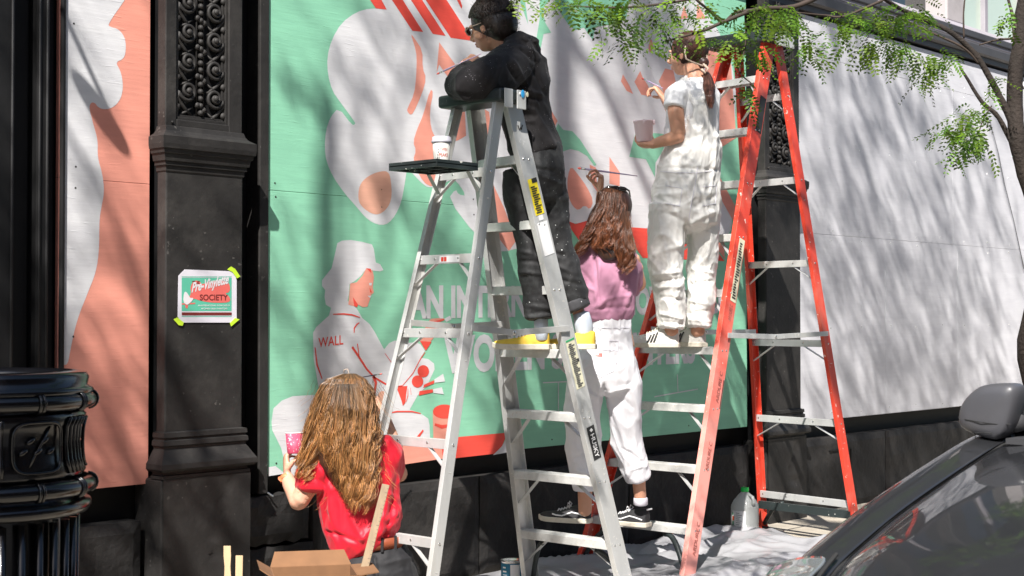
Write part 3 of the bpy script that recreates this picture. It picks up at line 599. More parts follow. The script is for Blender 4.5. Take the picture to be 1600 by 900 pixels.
def pilaster(x0, x1, yf, label, zcap, zbase, zped):
    t = thing('pilaster', ((x0+x1)/2, 0, 0), label, 'pilaster'); mi = M['iron']; w = x1-x0
    # lower shaft
    yb = yf+.062; mb = MB(); mb.box((x0, yf, zbase), (x1, yb, zcap-.09)); mb.build('lower_shaft', mi, t, bevel=.006)
    mb = MB(); mb.box((x0+.03, yb+.001, 0), (x1-.03, .08, 3.25)); mb.build('core', M['irondark'], t)
    # capital moulding: stacked profile, mitred on three sides
    def ring(prof, nm, m=mi, bv=.002):
        k_ = .68 if 'capital' in nm else .80; prof = [(e_*k_, z_) for e_, z_ in prof]
        mb = MB()
        for (e0, z0), (e1, z1) in zip(prof, prof[1:]):
            a = [(x0-e0, yb, z0), (x0-e0, yf-e0, z0), (x1+e0, yf-e0, z0), (x1+e0, yb, z0)]; b = [(x0-e1, yb, z1), (x0-e1, yf-e1, z1), (x1+e1, yf-e1, z1), (x1+e1, yb, z1)]
            mb.add(a+b, [(0,1,5,4),(1,2,6,5),(2,3,7,6)])
        mb.build(nm, m, t)
    c = zcap
    ring([(0,c-.11),(.006,c-.105),(.008,c-.085),(.018,c-.083),(.018,c-.068),(.028,c-.066),(.034,c-.045),(.036,c-.038),(.044,c-.036),(.048,c-.02),(.056,c-.018),(.060,c+.0),(.060,c+.030),(.050,c+.034),(.026,c+.044),(.012,c+.056),(.004,c+.074),(0,c+.076)], 'capital_moulding')
    # upper shaft with sunk panel
    zt = 3.25; fx0, fx1 = x0+.052, x1-.068; fz = c+.105
    mb = MB(); mb.box((x0, yf+.006, c+.07), (fx0, yb, zt)); mb.box((fx1, yf+.006, c+.07), (x1, yb, zt)); mb.box((fx0, yf+.006, c+.07), (fx1, yb, fz)); mb.build('upper_shaft', mi, t, bevel=.004)
    mb = MB()
    for (a0, a1) in ((fx0, fx0+.012), (fx1-.012, fx1), ): mb.box((a0, yf+.014, fz), (a1, .08, zt))
    for (a0, a1) in ((fx0+.012, fx0+.022), (fx1-.022, fx1-.012)): mb.box((a0, yf+.024, fz+.012), (a1, .08, zt))
    mb.box((fx0+.012, yf+.014, fz), (fx1-.012, .08, fz+.012)); mb.box((fx0+.022, yf+.024, fz+.012), (fx1-.022, .08, fz+.022)); mb.build('panel_frame', mi, t, bevel=.0015)
    ornament_panel(t, fx0+.022, fx1-.022, fz+.022, zt, yf, w)
    mb = MB(); mb.ell((x0+.03, yf+.002, c+.09), ((1,0,0),(0,1,0),(0,0,1)), (.006,.006,.006), 10, 8); mb.build('bolt_head', mi, t, smooth=True)
    b = zbase
    ring([(0,b+.02),(.004,b+.018),(.018,b+.016),(.020,b-.002),(.012,b-.006),(.012,b-.012),(.022,b-.016),(.024,b-.034),(.014,b-.04),(.012,b-.048),(.022,b-.060),(.040,b-.085),(.056,b-.105),(.058,b-.125),(.046,b-.135),(.020,b-.138),(.020,b-.150),(.030,b-.152),(.030,b-.165),(.012,b-.168)], 'base_moulding')
    mb = MB(); n = 12; vs = []
    yp = yf-.024
    rough = MB(); nx, nz = 16, 24; X0, X1, Z1 = x0-.022, x1+.026, b-.166
    for k in range(nz+1):
        for i in range(nx+1):
            u = i/nx; w_ = k/nz; q = Vector((u*2.1+x0, w_*3.3, 2)); h = noise.noise(q*2)*.004
            cr = abs((u-.62)-(w_-.75)*.55+.05*noise.noise(q*7)); h -= .012*math.exp(-(cr/.03)**2)*(1 if .55 < w_ < .98 else 0)
            h -= .010 if (abs(u-.68) < .12 and abs(w_-.48) < .06 and noise.noise(q*9) > -.25) else 0
            rough.v.append((X0+u*(X1-X0), yp-h, w_*Z1)); 
    Wn = nx+1; rough.add([], []); 
    for k in range(nz):
        for i in range(nx): rough.f.append((k*Wn+i, k*Wn+i+1, (k+1)*Wn+i+1, (k+1)*Wn+i)); rough.m.append(0)
    rough.build('pedestal_face', mi, t, smooth=True)
    mb.box((X0, yp+.012, 0), (X1, .08, Z1)); mb.build('pedestal', mi, t, bevel=.01)
    return t
xa, xb = P(259, 400, -.10).x, P(379, 400, -.10).x
pilaster(xa, xb, -.10, 'ornate black cast iron pilaster with scrollwork, poster taped to it', 1.955, .795, 0)
pilaster(7.80, 8.20, -.085, 'ornate black cast iron pilaster behind the red ladder', 2.10, .67, 0)
# slim frame strip between pilaster and green board, and recess edges
t = thing('window_frame', (3.97, 0, .5), 'slim dark grey upright frame strip between the poster pilaster and green mural', 'frame')
mb = MB(); mb.box((P(403,400).x, -.012, ZP+.03), (GX0-.004, .08, 3.26)); mb.build('upright', M['iron'], t, bevel=.004)
mb = MB(); mb.tube([P(418,770,-.03), P(427,776,-.05)], .004, 6); mb.build('bent_nail', M['tin'], t)
# black pier on the far left
t = thing('black_pier', (2.4, 0, 0), 'black painted fluted shopfront pier at the far left behind the bin', 'pier')
xs = [1.2, P(20,400,-.05).x, 0, P(58,400,-.04).x, 0, P(76,400,-.04).x, P(84,400,-.0).x, 0]
for a, b_, y in ((1.2, xs[1], -.06), (xs[1], xs[3], .02), (xs[3], xs[5], -.035), (xs[5], xs[6]+.02, .03), (xs[6]+.02, P(103,400,-.012).x, -.012)):
    mb = MB(); mb.box((a+.0015, y, 0), (b_-.0015, .08, 3.25)); mb.build('upright_moulding', M['pierblack'], t, bevel=.008)
for x, y in ((xs[3]+.008, -.038), (xs[5]-.008, -.038), (xs[1]-.012, -.062)):
    mb = MB(); mb.tube([(x, y, 0), (x, y, 3.25)], .006, 8); mb.build('bead_moulding', M['pierblack'], t, smooth=True)

# ------------------------------------------------------------------ poster on the pilaster
t = thing('poster', P(323, 463, -.104), 'small green and coral event poster taped to the black pilaster', 'poster')
yq = -.1035
def pp(mb, pts, y): mb.poly([(p.x, y, p.z) for p in (P(a, b, -.10) for a, b in pts)][::-1])
mb = MB(); co_ = [(278,431),(288,421),(365,424),(369,438),(369,500),(362,504),(283,504),(277,495)]
pts = [P(a, b, -.10) for a, b in co_]; mb.prism([(p.x, yq, p.z) for p in pts][::-1], (0, .0012, 0)); mb.build('paper', M['paper'], t)
mb = MB(); pp(mb, [(283,434),(361,434),(361,486),(283,486)], yq-.0005); pp(mb, [(283,432),(361,432),(361,433),(283,433)], yq-.0005); pp(mb, [(283,494),(361,494),(361,495),(283,495)], yq-.0005); mb.build('printed_field', M['pgreen'], t)
mb = MB(); pp(mb, chaikin([(302,438),(311,439),(314,445),(325,440),(345,438),(356,441),(359,450),(357,457),(350,458),(358,464),(359,470),(354,473),(330,473),(312,470),(302,466),(297,470),(293,467),(298,458),(296,448)], 2), yq-.001)
pp(mb, [(283,474),(304,473),(304,475),(283,476)], yq-.001); pp(mb, [(288,476),(293,476),(292,482),(289,481)], yq-.001); mb.build('printed_drop_shadow', M['pcoral'], t)
mb = MB(); pp(mb, [(283,488),(361,488),(361,492.5),(283,492.5)], yq-.001)
def ptext(mb, body, x0, x1, yt, yb, y, **k):
    a, b, c = P(x0, yb, -.10), P(x1, yb, -.10), P(x0, yt, -.10); text(mb, body, (a.x, y, a.z), (b.x-a.x, 0, b.z-a.z), (0,0,1), (b-a).length, (c-a).length, **k)
ptext(mb, 'THE', 299, 311, 439, 446, yq-.0015, bold=.02); ptext(mb, 'SOCIETY', 311, 355, 460, 469.5, yq-.0015, bold=.025); mb.build('printed_dark_letters', M['pdark'], t)
mb = MB(); a = P(298, 462, -.10); b = P(357, 452, -.10); text(mb, 'Pre-Vinylette', (a.x, yq-.0016, a.z), (b.x-a.x, 0, b.z-a.z+.012), (0,0,1), (b-a).length, .052, shear=.35, bold=.035)
ptext(mb, 'AN INTERNATIONAL SHOWCASE OF', 308, 358, 476, 478.5, yq-.0015, bold=.01); ptext(mb, 'WOMEN SIGN PAINTERS', 313, 354, 481, 483.5, yq-.0015, bold=.01)
pp(mb, chaikin([(285,472),(286,458),(289,455),(293,460),(296,466),(301,465),(300,469),(296,473),(291,477)], 1), yq-.0016); mb.build('printed_white_letters', M['pwhite'], t)
for c4 in ([(354,421),(360,416.5),(366,420),(374,432),(369,435),(362,425)], [(270,499),(276,496),(286,504),(284,509),(278,508)], [(358,505),(366,497),(373,499),(360,510)]):
    mb = MB(); pts = [P(a, b, -.10) for a, b in c4]; mb.prism([(p.x, yq-.0022, p.z) for p in pts][::-1], (0, .0012, 0)); mb.build('tape', M['lime'], t)
# ------------------------------------------------------------------ ornate litter bin at the left edge
def make_bin():
    cpt = V(-30, 700, 4.55); cx, cy = cpt.x, cpt.y; c = (cx, cy, 0); zy = lambda y: 1.27-(y-495)*.001966
    t = thing('litter_bin', c, 'glossy black ornate cast iron litter bin at the left edge', 'litter bin')
    phi = math.atan2(CAM.y-cy, CAM.x-cx)
    mb = MB(); mb.lathe([(.20,0),(.285,0),(.29,.03),(.27,.05),(.255,.08),(.262,.62),(.262,.68)], c, 48); mb.build('lower_body', M['gloss'], t, smooth=True)
    n = 30
    src = None
    for k in range(n):
        a = phi+2*math.pi*k/n
        if src is None:
            mb = MB(); mb.tube([(.272,0,.07),(.278,0,.3),(.280,0,.655)], [.013,.012,.014], 8); src = mb.build('rib', M['gloss'], t, smooth=True, rel=(0,0,0)); src.rotation_euler = (0,0,a)
        else: inst(src, 'rib', t, (0,0,0), (0,0,a))
    def lath(nm, prof): mb = MB(); mb.lathe(prof, c, 64); mb.build(nm, M['gloss'], t, smooth=True)
    lath('lower_lip', [(.26,.665),(.318,.672),(.330,.69),(.326,.706),(.31,.712),(.30,.722)])
    def roll(nm, z, r0, rr):
        lath(nm, [(r0+rr*math.cos(a), z+rr*math.sin(a)) for a in [math.pi*(i/10-.5) for i in range(11)]])
        for k in range(24):                                      # band pairs round the roll
            a = phi+2*math.pi*(k//2)/12+(.018 if k % 2 else -.018); mb = MB()
            pts = [(math.cos(a)*(r0+(rr+.003)*math.cos(q)), math.sin(a)*(r0+(rr+.003)*math.cos(q)), z+(rr+.003)*math.sin(q)) for q in [math.pi*(i/8-.5) for i in range(9)]]
            mb.tube([(cx+p[0], cy+p[1], p[2]) for p in pts], .005, 6); mb.build('roll_band', M['gloss'], t, smooth=True)
    roll('lower_roll', .753, .318, .025); roll('upper_roll', 1.014, .318, .025)
    lath('barrel', [(.30,.778),(.312,.80),(.298,.84),(.292,.89),(.298,.94),(.312,.97),(.30,.985)])
    lath('top_collar', [(.322,1.03),(.335,1.045),(.328,1.055),(.315,1.06),(.320,1.085),(.312,1.10),(.275,1.105),(.24,1.09),(.235,.99)])
    for k in range(6):
        for j in (-2,-1,0,1,2):
            a = phi+2*math.pi*k/6+R(62-60)+j*R(4.2); ca, sa = math.cos(a), math.sin(a); mb = MB()
            mb.tube([(cx+ca*r, cy+sa*r, z) for r, z in ((.316,.80),(.303,.84),(.298,.89),(.303,.94),(.316,.968))], .0075, 6); mb.build('flute', M['gloss'], t, smooth=True)
        a0 = phi+2*math.pi*k/6+R(30+2)
        loop = []
        for i in range(33):
            q = 2*math.pi*i/32; u = math.cos(q); w = math.sin(q); u = math.copysign(abs(u)**.5, u); w = math.copysign(abs(w)**.5, w)
            a = a0+u*R(15.5); r = .305+.006*w*w; loop.append((cx+math.cos(a)*r, cy+math.sin(a)*r, .884+w*.075))
        mb = MB(); mb.tube(loop, .0055, 6, cap=False)
        for q in range(5):                                       # leaf sprig relief
            u = (q-2)*R(4.5); a = a0+u; zc = .884+(.02 if q % 2 else -.012)
            mb.ell((cx+math.cos(a)*.299, cy+math.sin(a)*.299, zc), ((-math.sin(a), math.cos(a), .5), (math.cos(a), math.sin(a), 0), (0,0,1)), (.017,.008,.009), 8, 6)
        mb.tube([(cx+math.cos(a0+R(x))*.300, cy+math.sin(a0+R(x))*.300, z) for x, z in ((-6,.82),(-1,.87),(3,.90),(8,.945))], .004, 6)
        mb.build('relief_panel', M['gloss'], t, smooth=True)
make_bin()

# ------------------------------------------------------------------ stepladders
def at_y(p0, p1, py):
    lo, hi = 0., 1.
    for _ in range(40):
        m_ = (lo+hi)/2; q = p0.lerp(p1, m_); yy = 450-FPX*((q-CAM).dot(UP))/depth(q)
        if yy < py: lo = m_
        else: hi = m_
    return lo
def chan(w, f, th): return [(-w/2,0),(w/2,0),(w/2,f),(w/2-th,f),(w/2-th,th),(-w/2+th,th),(-w/2+th,f),(-w/2,f)]
def rail(t, name, p0, p1, w, f, yside, m, label=None):
    mb = MB(); mb.extrude(chan(w, f, .0035), p0, p1, (1,0,0), (0, yside, 0)); o = mb.build(name, m, t, bevel=.0012, label=label, fixn=True); return o
def ladder(name, loc, label, FN, FFar, RN, RF, ysteps, ybars, wf, wr, mf, mr, fn_label=None, steptop=.018):
    t = thing(name, loc, label, 'stepladder')
    rail(t, 'front_rail', FN[0], FN[1], wf, .028, 1, mf if not isinstance(mf, tuple) else mf[0], fn_label); rail(t, 'front_rail', FFar[0], FFar[1], wf, .028, -1, mf if not isinstance(mf, tuple) else mf[1])
    rail(t, 'rear_rail', RN[0], RN[1], wr, .022, 1, mr); rail(t, 'rear_rail', RF[0], RF[1], wr, .022, -1, mr)
    riv = MB(); steps = []
    for k, y in enumerate(ysteps):
        s = at_y(FN[0], FN[1], y); z = FN[0].lerp(FN[1], s).z; s2 = (FFar[0].z-z)/(FFar[0].z-FFar[1].z)
        a = FN[0].lerp(FN[1], s); b = FFar[0].lerp(FFar[1], s2); a = a+Vector((0,.004,0)); b = b-Vector((0,.004,0)); b.z = a.z
        mb = MB(); d = .070 if k == 0 else .074
        pr = [(-d/2,-.036),(-d/2,.0),(d/2,.0),(d/2,-.036),(d/2-.003,-.036),(d/2-.003,-.004),(-d/2+.003,-.004),(-d/2+.003,-.036)]
        mb.extrude(pr, a, b, (1,0,0), (0,0,1)); st = mb.build('step', M['alustep'], t, bevel=.0012, fixn=True); steps.append((a, b))
        mb = MB()
        for j in range(9): x = -d/2+.008+j*(d-.016)/8; mb.beam(a+Vector((x,.004,.0008)), b+Vector((x,-.004,.0008)), .002, .0035, (1,0,0))
        mb.build('tread_ridges', M['alustep'], st)
        for e, sg in ((a, -1),): 
            for dx, dz in ((-.022,-.026),(.022,-.026)): riv.ell(e+Vector((dx*.8, -.0055, dz*.6)), ((1,0,0),(0,1,0),(0,0,1)), (.0055,.0025,.0055), 8, 4)
        if k >= 3 or k == 0:                                     # diagonal gusset straps
            for e, o_, rl in ((a, b, FN), (b, a, FFar)):
                q = e.lerp(o_, .28)+Vector((0,0,-.032)); dz = .155; s3 = (rl[0].z-(z-dz))/(rl[0].z-rl[1].z)
                if s3 > .99: continue
                r_ = rl[0].lerp(rl[1], s3); mb = MB(); mb.beam(q, r_+Vector((0,.004 if e is a else -.004,0)), .024, .0035, (1,0,0)); mb.build('brace', M['alu'], t)
    for k, y in enumerate(ybars):
        s = at_y(RN[0], RN[1], y); z = RN[0].lerp(RN[1], s).z; s2 = (RF[0].z-z)/(RF[0].z-RF[1].z)
        a = RN[0].lerp(RN[1], s)+Vector((0,.004,0)); b = RF[0].lerp(RF[1], s2)-Vector((0,.004,0)); b.z = a.z
        mb = MB(); mb.extrude([(-.012,-.019),(-.009,-.019),(-.009,.016),(.012,.016),(.012,.019),(-.012,.019)], a, b, (1,0,0), (0,0,1)); mb.build('rear_bar', M['alu'], t, bevel=.001, fixn=True)
        for u in (.04, .3, .7, .96): riv.ell(a.lerp(b, u)+Vector((-.0125,0,.002)), ((1,0,0),(0,1,0),(0,0,1)), (.0025,.0055,.0055), 8, 4)
        riv.ell(a+Vector((0,-.0055,0)), ((1,0,0),(0,1,0),(0,0,1)), (.006,.0025,.006), 8, 4)
        for e, o_, rl in ((a, b, RN), (b, a, RF)):
            q = e.lerp(o_, .30)+Vector((0,0,-.016)); dz = .11; s3 = (rl[0].z-(z-dz))/(rl[0].z-rl[1].z)
            if s3 > .99 or (k == len(ybars)-1 and name == 'red_stepladder'): continue
            r_ = rl[0].lerp(rl[1], s3); mb = MB(); mb.beam(q, r_, .020, .0035, (1,0,0)); mb.build('brace', M['alu'], t)
    riv.build('rivets', M['tin'], t, kind='stuff')
    for p, nm in ((FN, 1), (FFar, -1), (RN, 1), (RF, -1)):
        q = p[1]; mb = MB(); mb.box((q.x-.05, q.y-.02, -.0), (q.x+.05, q.y+.035, .022)); mb.build('foot', M['rubber'], t, bevel=.006)
    return t, steps
A0, A1 = P(800,150,-.90), Vector((5.19,-1.05,.01)); B0, B1 = P(738,163,-.62), Vector((5.19,-.45,.01))
D0, D1 = P(782,158,-.90), Vector((3.985,-.985,.01)); C0, C1 = P(714,160,-.62), Vector((3.99,-.45,.01))
B0.x = max(B0.x, A0.x-.01)
alu, asteps = ladder('aluminium_stepladder', (4.6,-.75,0), 'grey aluminium stepladder with black shelf and yellow label, woman in black on it', (A0,A1), (B0,B1), (D0,D1), (C0,C1),
    [243,345,447,547,647,747,846], [268,403,521,695,850], .090, .050, M['alu'], M['alu'])
def spreader(t, a, m_, b): 
    for p, q in ((a, m_), (m_, b)):
        mb = MB(); mb.beam(p, q, .004, .026, (0,1,0)); mb.build('spreader_bar', M['alu'], t, bevel=.001)
    mb = MB(); mb.ell(m_+Vector((0,-.004,0)), ((1,0,0),(0,1,0),(0,0,1)), (.009,.004,.009), 8, 6); mb.build('hinge_pin', M['tin'], t)
def railp(p, y): return p[0].lerp(p[1], at_y(p[0], p[1], y))
s_a = railp((D0,D1), 512); s_b = railp((A0,A1), 513); s_a.y -= .012; s_b.y -= .012; s_m = s_a.lerp(s_b, .42); s_m.z -= .02; spreader(alu, s_a, s_m, s_b)
s_a = railp((C0,C1), 504); s_b = railp((B0,B1), 506); s_a.y -= .03; s_b.y -= .03; s_m = s_a.lerp(s_b, .45); s_m.z -= .015; spreader(alu, s_a, s_m, s_b)
zc = A0.z
mb = MB(); mb.box((D0.x-.045,-.945,zc-.034), (A0.x+.045,-.575,zc+.020)); mb.build('top_cap', M['blackplastic'], alu, bevel=.012)
mb = MB(); 
for x0, x1 in ((D0.x-.03,D0.x+.02), (A0.x-.025,A0.x+.03)): mb.box((x0,-.953,zc-.060), (x1,-.948,zc+.018))
mb.build('hinge_plate', M['alu'], alu, bevel=.002)
for x, s_, m_ in ((A0.x+.006,.017,'blue'), (A0.x+.034,.011,'cream'), (A0.x-.012,.006,'whitelabel')):
    mb = MB(); mb.ell((x,-.956,zc+.004), ((1,0,0),(0,1,0),(0,0,1)), (s_*.7,.002,s_), 10, 6); mb.build('paint_dab', M[m_], alu)
# shelf
tx1 = P(747,262,-.93).x; TZ = P(747,258,-.93).z-.012
mb = MB(); tx0, ty0, ty1 = tx1-.235, -.93, -.655
mb.box((tx0,ty0,TZ), (tx1,ty1,TZ+.012)); sh = mb.build('shelf', M['blackplastic'], alu, bevel=.004)
mb = MB()
for lo, hi in (((tx0,ty0,TZ-.010),(tx1,ty0+.012,TZ+.020)), ((tx0,ty1-.012,TZ-.010),(tx1,ty1,TZ+.020)), ((tx0,ty0+.012,TZ-.010),(tx0+.012,ty1-.012,TZ+.020)), ((tx1-.012,ty0+.012,TZ-.010),(tx1,ty1-.012,TZ+.020))): mb.box(lo, hi)
for i in range(1,3): mb.box((tx0+.012, ty0+i*.09, TZ-.010), (tx1-.012, ty0+i*.09+.006, TZ-.0005))
for i in range(1,3): mb.box((tx0+i*.078, ty0+.013, TZ-.011), (tx0+i*.078+.006, ty1-.013, TZ-.0012))
mb.build('rim', M['blackplastic'], sh)
for y in (-.90,-.675): mb = MB(); mb.beam((tx1-.03,y,TZ-.012),(tx1+.03,y,TZ-.09),.018,.004,(0,1,0)); mb.build('shelf_arm', M['alu'], alu)
def on_rail(t, p, y0, y1, w, m, name, yoff=-.0015, xo=0):          # sticker on the outer web of a near rail
    a = railp(p, y0); b = railp(p, y1); d = (b-a).normalized(); ax = Vector((1,0,0)); ax = (ax-d*ax.dot(d)).normalized()
    vs = [a+ax*(-w/2+xo), a+ax*(w/2+xo), b+ax*(w/2+xo), b+ax*(-w/2+xo)]
    mb = MB(); mb.poly([(v.x, v.y+yoff, v.z) for v in vs]); return mb.build(name, m, t), a, b, ax, d
def rail_text(parent, body, p, y0, y1, h, m, yoff=-.003, down=True, xo=0, **k):
    a = railp(p, y0); b = railp(p, y1); d = (b-a).normalized(); ax = Vector((1,0,0)); ax = (ax-d*ax.dot(d)).normalized(); L = (b-a).length
    mb = MB()
    if down: text(mb, body, a+Vector((0,yoff,0))+ax*(xo-h/2), d, ax, L, h, **k)
    else: text(mb, body, b+Vector((0,yoff,0))+ax*(xo+h/2), -d, -ax, L, h, **k)
    return mb.build('lettering', m, parent)
def micro(parent, p, y0, y1, w, n, m, seed, yoff=-.003, xo=0):
    rnd = random.Random(seed); a = railp(p, y0); b = railp(p, y1); d = (b-a).normalized(); ax = Vector((1,0,0)); ax = (ax-d*ax.dot(d)).normalized(); mb = MB(); L = (b-a).length
    for i in range(n):
        q = a+d*(L*(i+.5)/n)+Vector((0,yoff,0)); x0 = -w/2+rnd.random()*w*.15; x1 = w/2-rnd.random()*w*.45; h = L/n*.28
        mb.poly([q+ax*(x0+xo)-d*h, q+ax*(x1+xo)-d*h, q+ax*(x1+xo)+d*h, q+ax*(x0+xo)+d*h])
    mb.build('small_print', m, parent)
RA = (A0, A1)
st, *_ = on_rail(alu, RA, 279, 335, .058, M['yellow'], 'sticker'); micro(st, RA, 290, 333, .046, 13, M['ink'], 1); on_q, *_ = on_rail(alu, RA, 279, 286, .034, M['ink'], 'sticker_mark', -.003, .012)
on_rail(alu, RA, 336, 344, .030, M['whitelabel'], 'sticker'); st, *_ = on_rail(alu, RA, 347, 398, .068, M['whitelabel'], 'sticker')
st, *_ = on_rail(alu, RA, 530, 606, .060, M['cream'], 'sticker'); micro(st, RA, 536, 604, .046, 24, M['greypants'], 2); on_rail(st, RA, 530, 532.5, .060, M['greenink'], 'green_strip', -.003); on_rail(st, RA, 562, 567, .012, M['ink'], 'sticker_mark', -.003, .022)
st, *_ = on_rail(alu, RA, 666, 717, .052, M['ink'], 'sticker'); rail_text(st, 'HUSKY', RA, 678, 714, .027, M['whitelabel'], bold=.02)
mb = MB(); q = railp(RA, 672)+Vector((0,-.003,0)); mb.poly([q+Vector((-.012,0,0)), q+Vector((0,0,-.009)), q+Vector((.012,0,0)), q+Vector((0,0,.009))][::-1]); mb.build('diamond_mark', M['whitelabel'], st)
mb = MB(); q = railp(RA, 200); mb.tube([q+Vector((-.012,-.002,.01)), q+Vector((-.004,-.002,-.008)), q+Vector((.003,-.002,.002)), q+Vector((.009,-.002,-.006)), q+Vector((.016,-.002,.014))], .0022, 5); mb.build('pen_mark', M['ink'], alu)
mb = MB(); q = railp(RA, 218); text(mb, 'L T', q+Vector((-.02,-.002,-.012)), (1,0,-.4), (.4,0,1), .034, .016); mb.build('pen_mark', M['whitelabel'], alu)
# label on the rear bar
s = at_y(D0, D1, 403); a_ = D0.lerp(D1, s); s2 = (C0.z-a_.z)/(C0.z-C1.z); b_ = C0.lerp(C1, s2); q0 = a_.lerp(b_, .28); q1 = a_.lerp(b_, .62)
mb = MB(); mb.poly([(q0.x-.0135,q0.y,q0.z-.014),(q1.x-.0135,q1.y,q0.z-.014),(q1.x-.0135,q1.y,q0.z+.014),(q0.x-.0135,q0.y,q0.z+.014)][::-1]); st = mb.build('sticker', M['whitelabel'], alu)
mb = MB()
for u in (0.0, .5): 
    r0 = a_.lerp(b_, .50+u*.1); mb.box((r0.x-.0145,r0.y-.001,r0.z-.009), (r0.x-.014,r0.y+.013,r0.z+.009))
mb.build('red_mark', M['redink'], st)
# front bottom: curved black braces
def bow(t, p0, p1, sag, m='blackplastic', r=.012, name='curved_brace'):
    pts = [Vector(p0).lerp(Vector(p1), i/8)+Vector((0,0,sag*math.sin(math.pi*i/8))) for i in range(9)]; mb = MB(); mb.tube(pts, r, 6); mb.build(name, M[m], t, smooth=True)
fa, fb = asteps[-1]; bow(alu, fb.lerp(fa,.22)+Vector((0,0,-.05)), B1+Vector((0,-.02,.03)), .05); bow(alu, fa.lerp(fb,.22)+Vector((0,0,-.05)), A1+Vector((0,.02,.03)), .05)

F0, F1 = P(1204,62,-.74), Vector((5.81,-.915,.01)); f0, f1 = P(1135,72,-.42), Vector((5.81,-.24,.01))
K0, K1 = P(1217,64,-.74), Vector((7.45,-.915,.01)); k0, k1 = P(1151,78,-.44), Vector((7.56,-.20,.01))
red, rsteps = ladder('red_stepladder', (6.6,-.55,0), 'tall red orange fibreglass stepladder, woman in white standing on it', (F0,F1), (f0,f1), (K0,K1), (k0,k1),
    [118,199,282,366,453,543,634,729,824], [150,281,411,537,662,789], .092, .066, (M['orangefade'], M['orange']), M['orange'], 'near front rail smeared with pale pink paint towards the foot')
for (p, y0, y1, w_, xo) in (((F0,F1),500,870,.070,0),):
    pass
s_a = railp((F0,F1), 524); s_b = railp((K0,K1), 521); s_a.y -= .012; s_b.y -= .012; s_m = s_a.lerp(s_b, .45); s_m.z -= .012; spreader(red, s_a, s_m, s_b)
s_a = railp((f0,f1), 514); s_b = railp((k0,k1), 518); s_a.y -= .03; s_b.y -= .03; s_m = s_a.lerp(s_b, .5); s_m.z -= .01; spreader(red, s_a, s_m, s_b)
zc = F0.z; mb = MB(); mb.box((F0.x-.09,-.80,zc-.02), (K0.x+.10,-.36,zc+.045)); mb.build('top_cap', M['blackplastic'], red, bevel=.012)
mb = MB(); mb.box((F0.x-.05,-.806,zc-.04), (K0.x+.05,-.801,zc+.02)); mb.build('hinge_plate', M['alu'], red, bevel=.002)
RF2 = (F0, F1)
st, *_ = on_rail(red, RF2, 150, 205, .055, M['ink'], 'sticker', xo=.012); st, *_ = on_rail(red, RF2, 372, 470, .050, M['cream'], 'sticker', xo=.014); micro(st, RF2, 378, 466, .038, 22, M['ink'], 5, xo=.014)
for y0, y1 in ((475,500),(580,628),(690,735),(815,868)): rail_text(red, 'ARDURE C', RF2, y0, y1, .026, M['stencil'], yoff=-.0025, down=False, xo=.006)
on_rail(red, RF2, 590, 635, .006, M['ink'], 'sticker', xo=.038)
fa, fb = rsteps[-1]; bow(red, fb.lerp(fa,.22)+Vector((0,0,-.05)), f1+Vector((0,-.02,.03)), .05); bow(red, fa.lerp(fb,.30)+Vector((0,0,-.05)), F1+Vector((0,.02,.03)), .06, r=.014)
a = railp((K0,K1), 793); b = a.copy(); b.y = -.25; b.x += .05; bow(red, b.lerp(a,.25)+Vector((0,0,-.02)), k1+Vector((0,-.02,.03)), .03, r=.014)
mb = MB(); mb.beam(a+Vector((-.02,.01,-.04)), b+Vector((-.02,-.01,-.04)), .02, .045, (1,0,0)); mb.build('lower_rear_channel', M['blackplastic'], red)

# ------------------------------------------------------------------ small things
def paper_cup():
    p = P(690, 240, -.80); p.z = TZ+.0125; t = thing('paper_cup', p, 'white paper coffee cup with lid standing on the black ladder shelf', 'paper cup')
    H = .098
    mb = MB(); mb.lathe([(0,0),(.029,0),(.030,.003),(.038,H),(.0,H)], p, 32); c = mb.build('cup', M['cupwhite'], t, smooth=True)
    mb = MB(); mb.lathe([(.0385,H-.006),(.0415,H-.004),(.0415,H+.003),(.0385,H+.006),(.0375,H+.018),(.033,H+.020),(.031,H+.014),(0,H+.014)], p, 32); mb.build('lid', M['paper'], t, smooth=True)
    a0 = math.atan2(CAM.y-p.y, CAM.x-p.x)+.25; mb = MB()
    for body, z, w in (('TWIN', .056, .030), ('PEAKS', .034, .037)):
        tmp = MB(); text(tmp, body, (0,0,0), (1,0,0), (0,0,1), w, .014, bold=.01)
        r = .0303+.008*z/H+.0005; tmp.v = [(p.x+math.cos(a0+(x-w/2)/r)*(r+.008*zz/H), p.y+math.sin(a0+(x-w/2)/r)*(r+.008*zz/H), p.z+z+zz) for x, _, zz in tmp.v]; mb.add(tmp.v, tmp.f)
    mb.build('lettering', M['redink'], c)
    mb = MB()
    for k in range(5): a = a0-.75+k*.05; r = .0335; mb.ell((p.x+math.cos(a)*r*1.02, p.y+math.sin(a)*r*1.02, p.z+.03+.011*(k % 4)), ((0,0,1),(1,0,0),(0,1,0)), (.004,.002,.002), 6, 4)
    mb.build('print_specks', M['greypants'], c)
paper_cup()
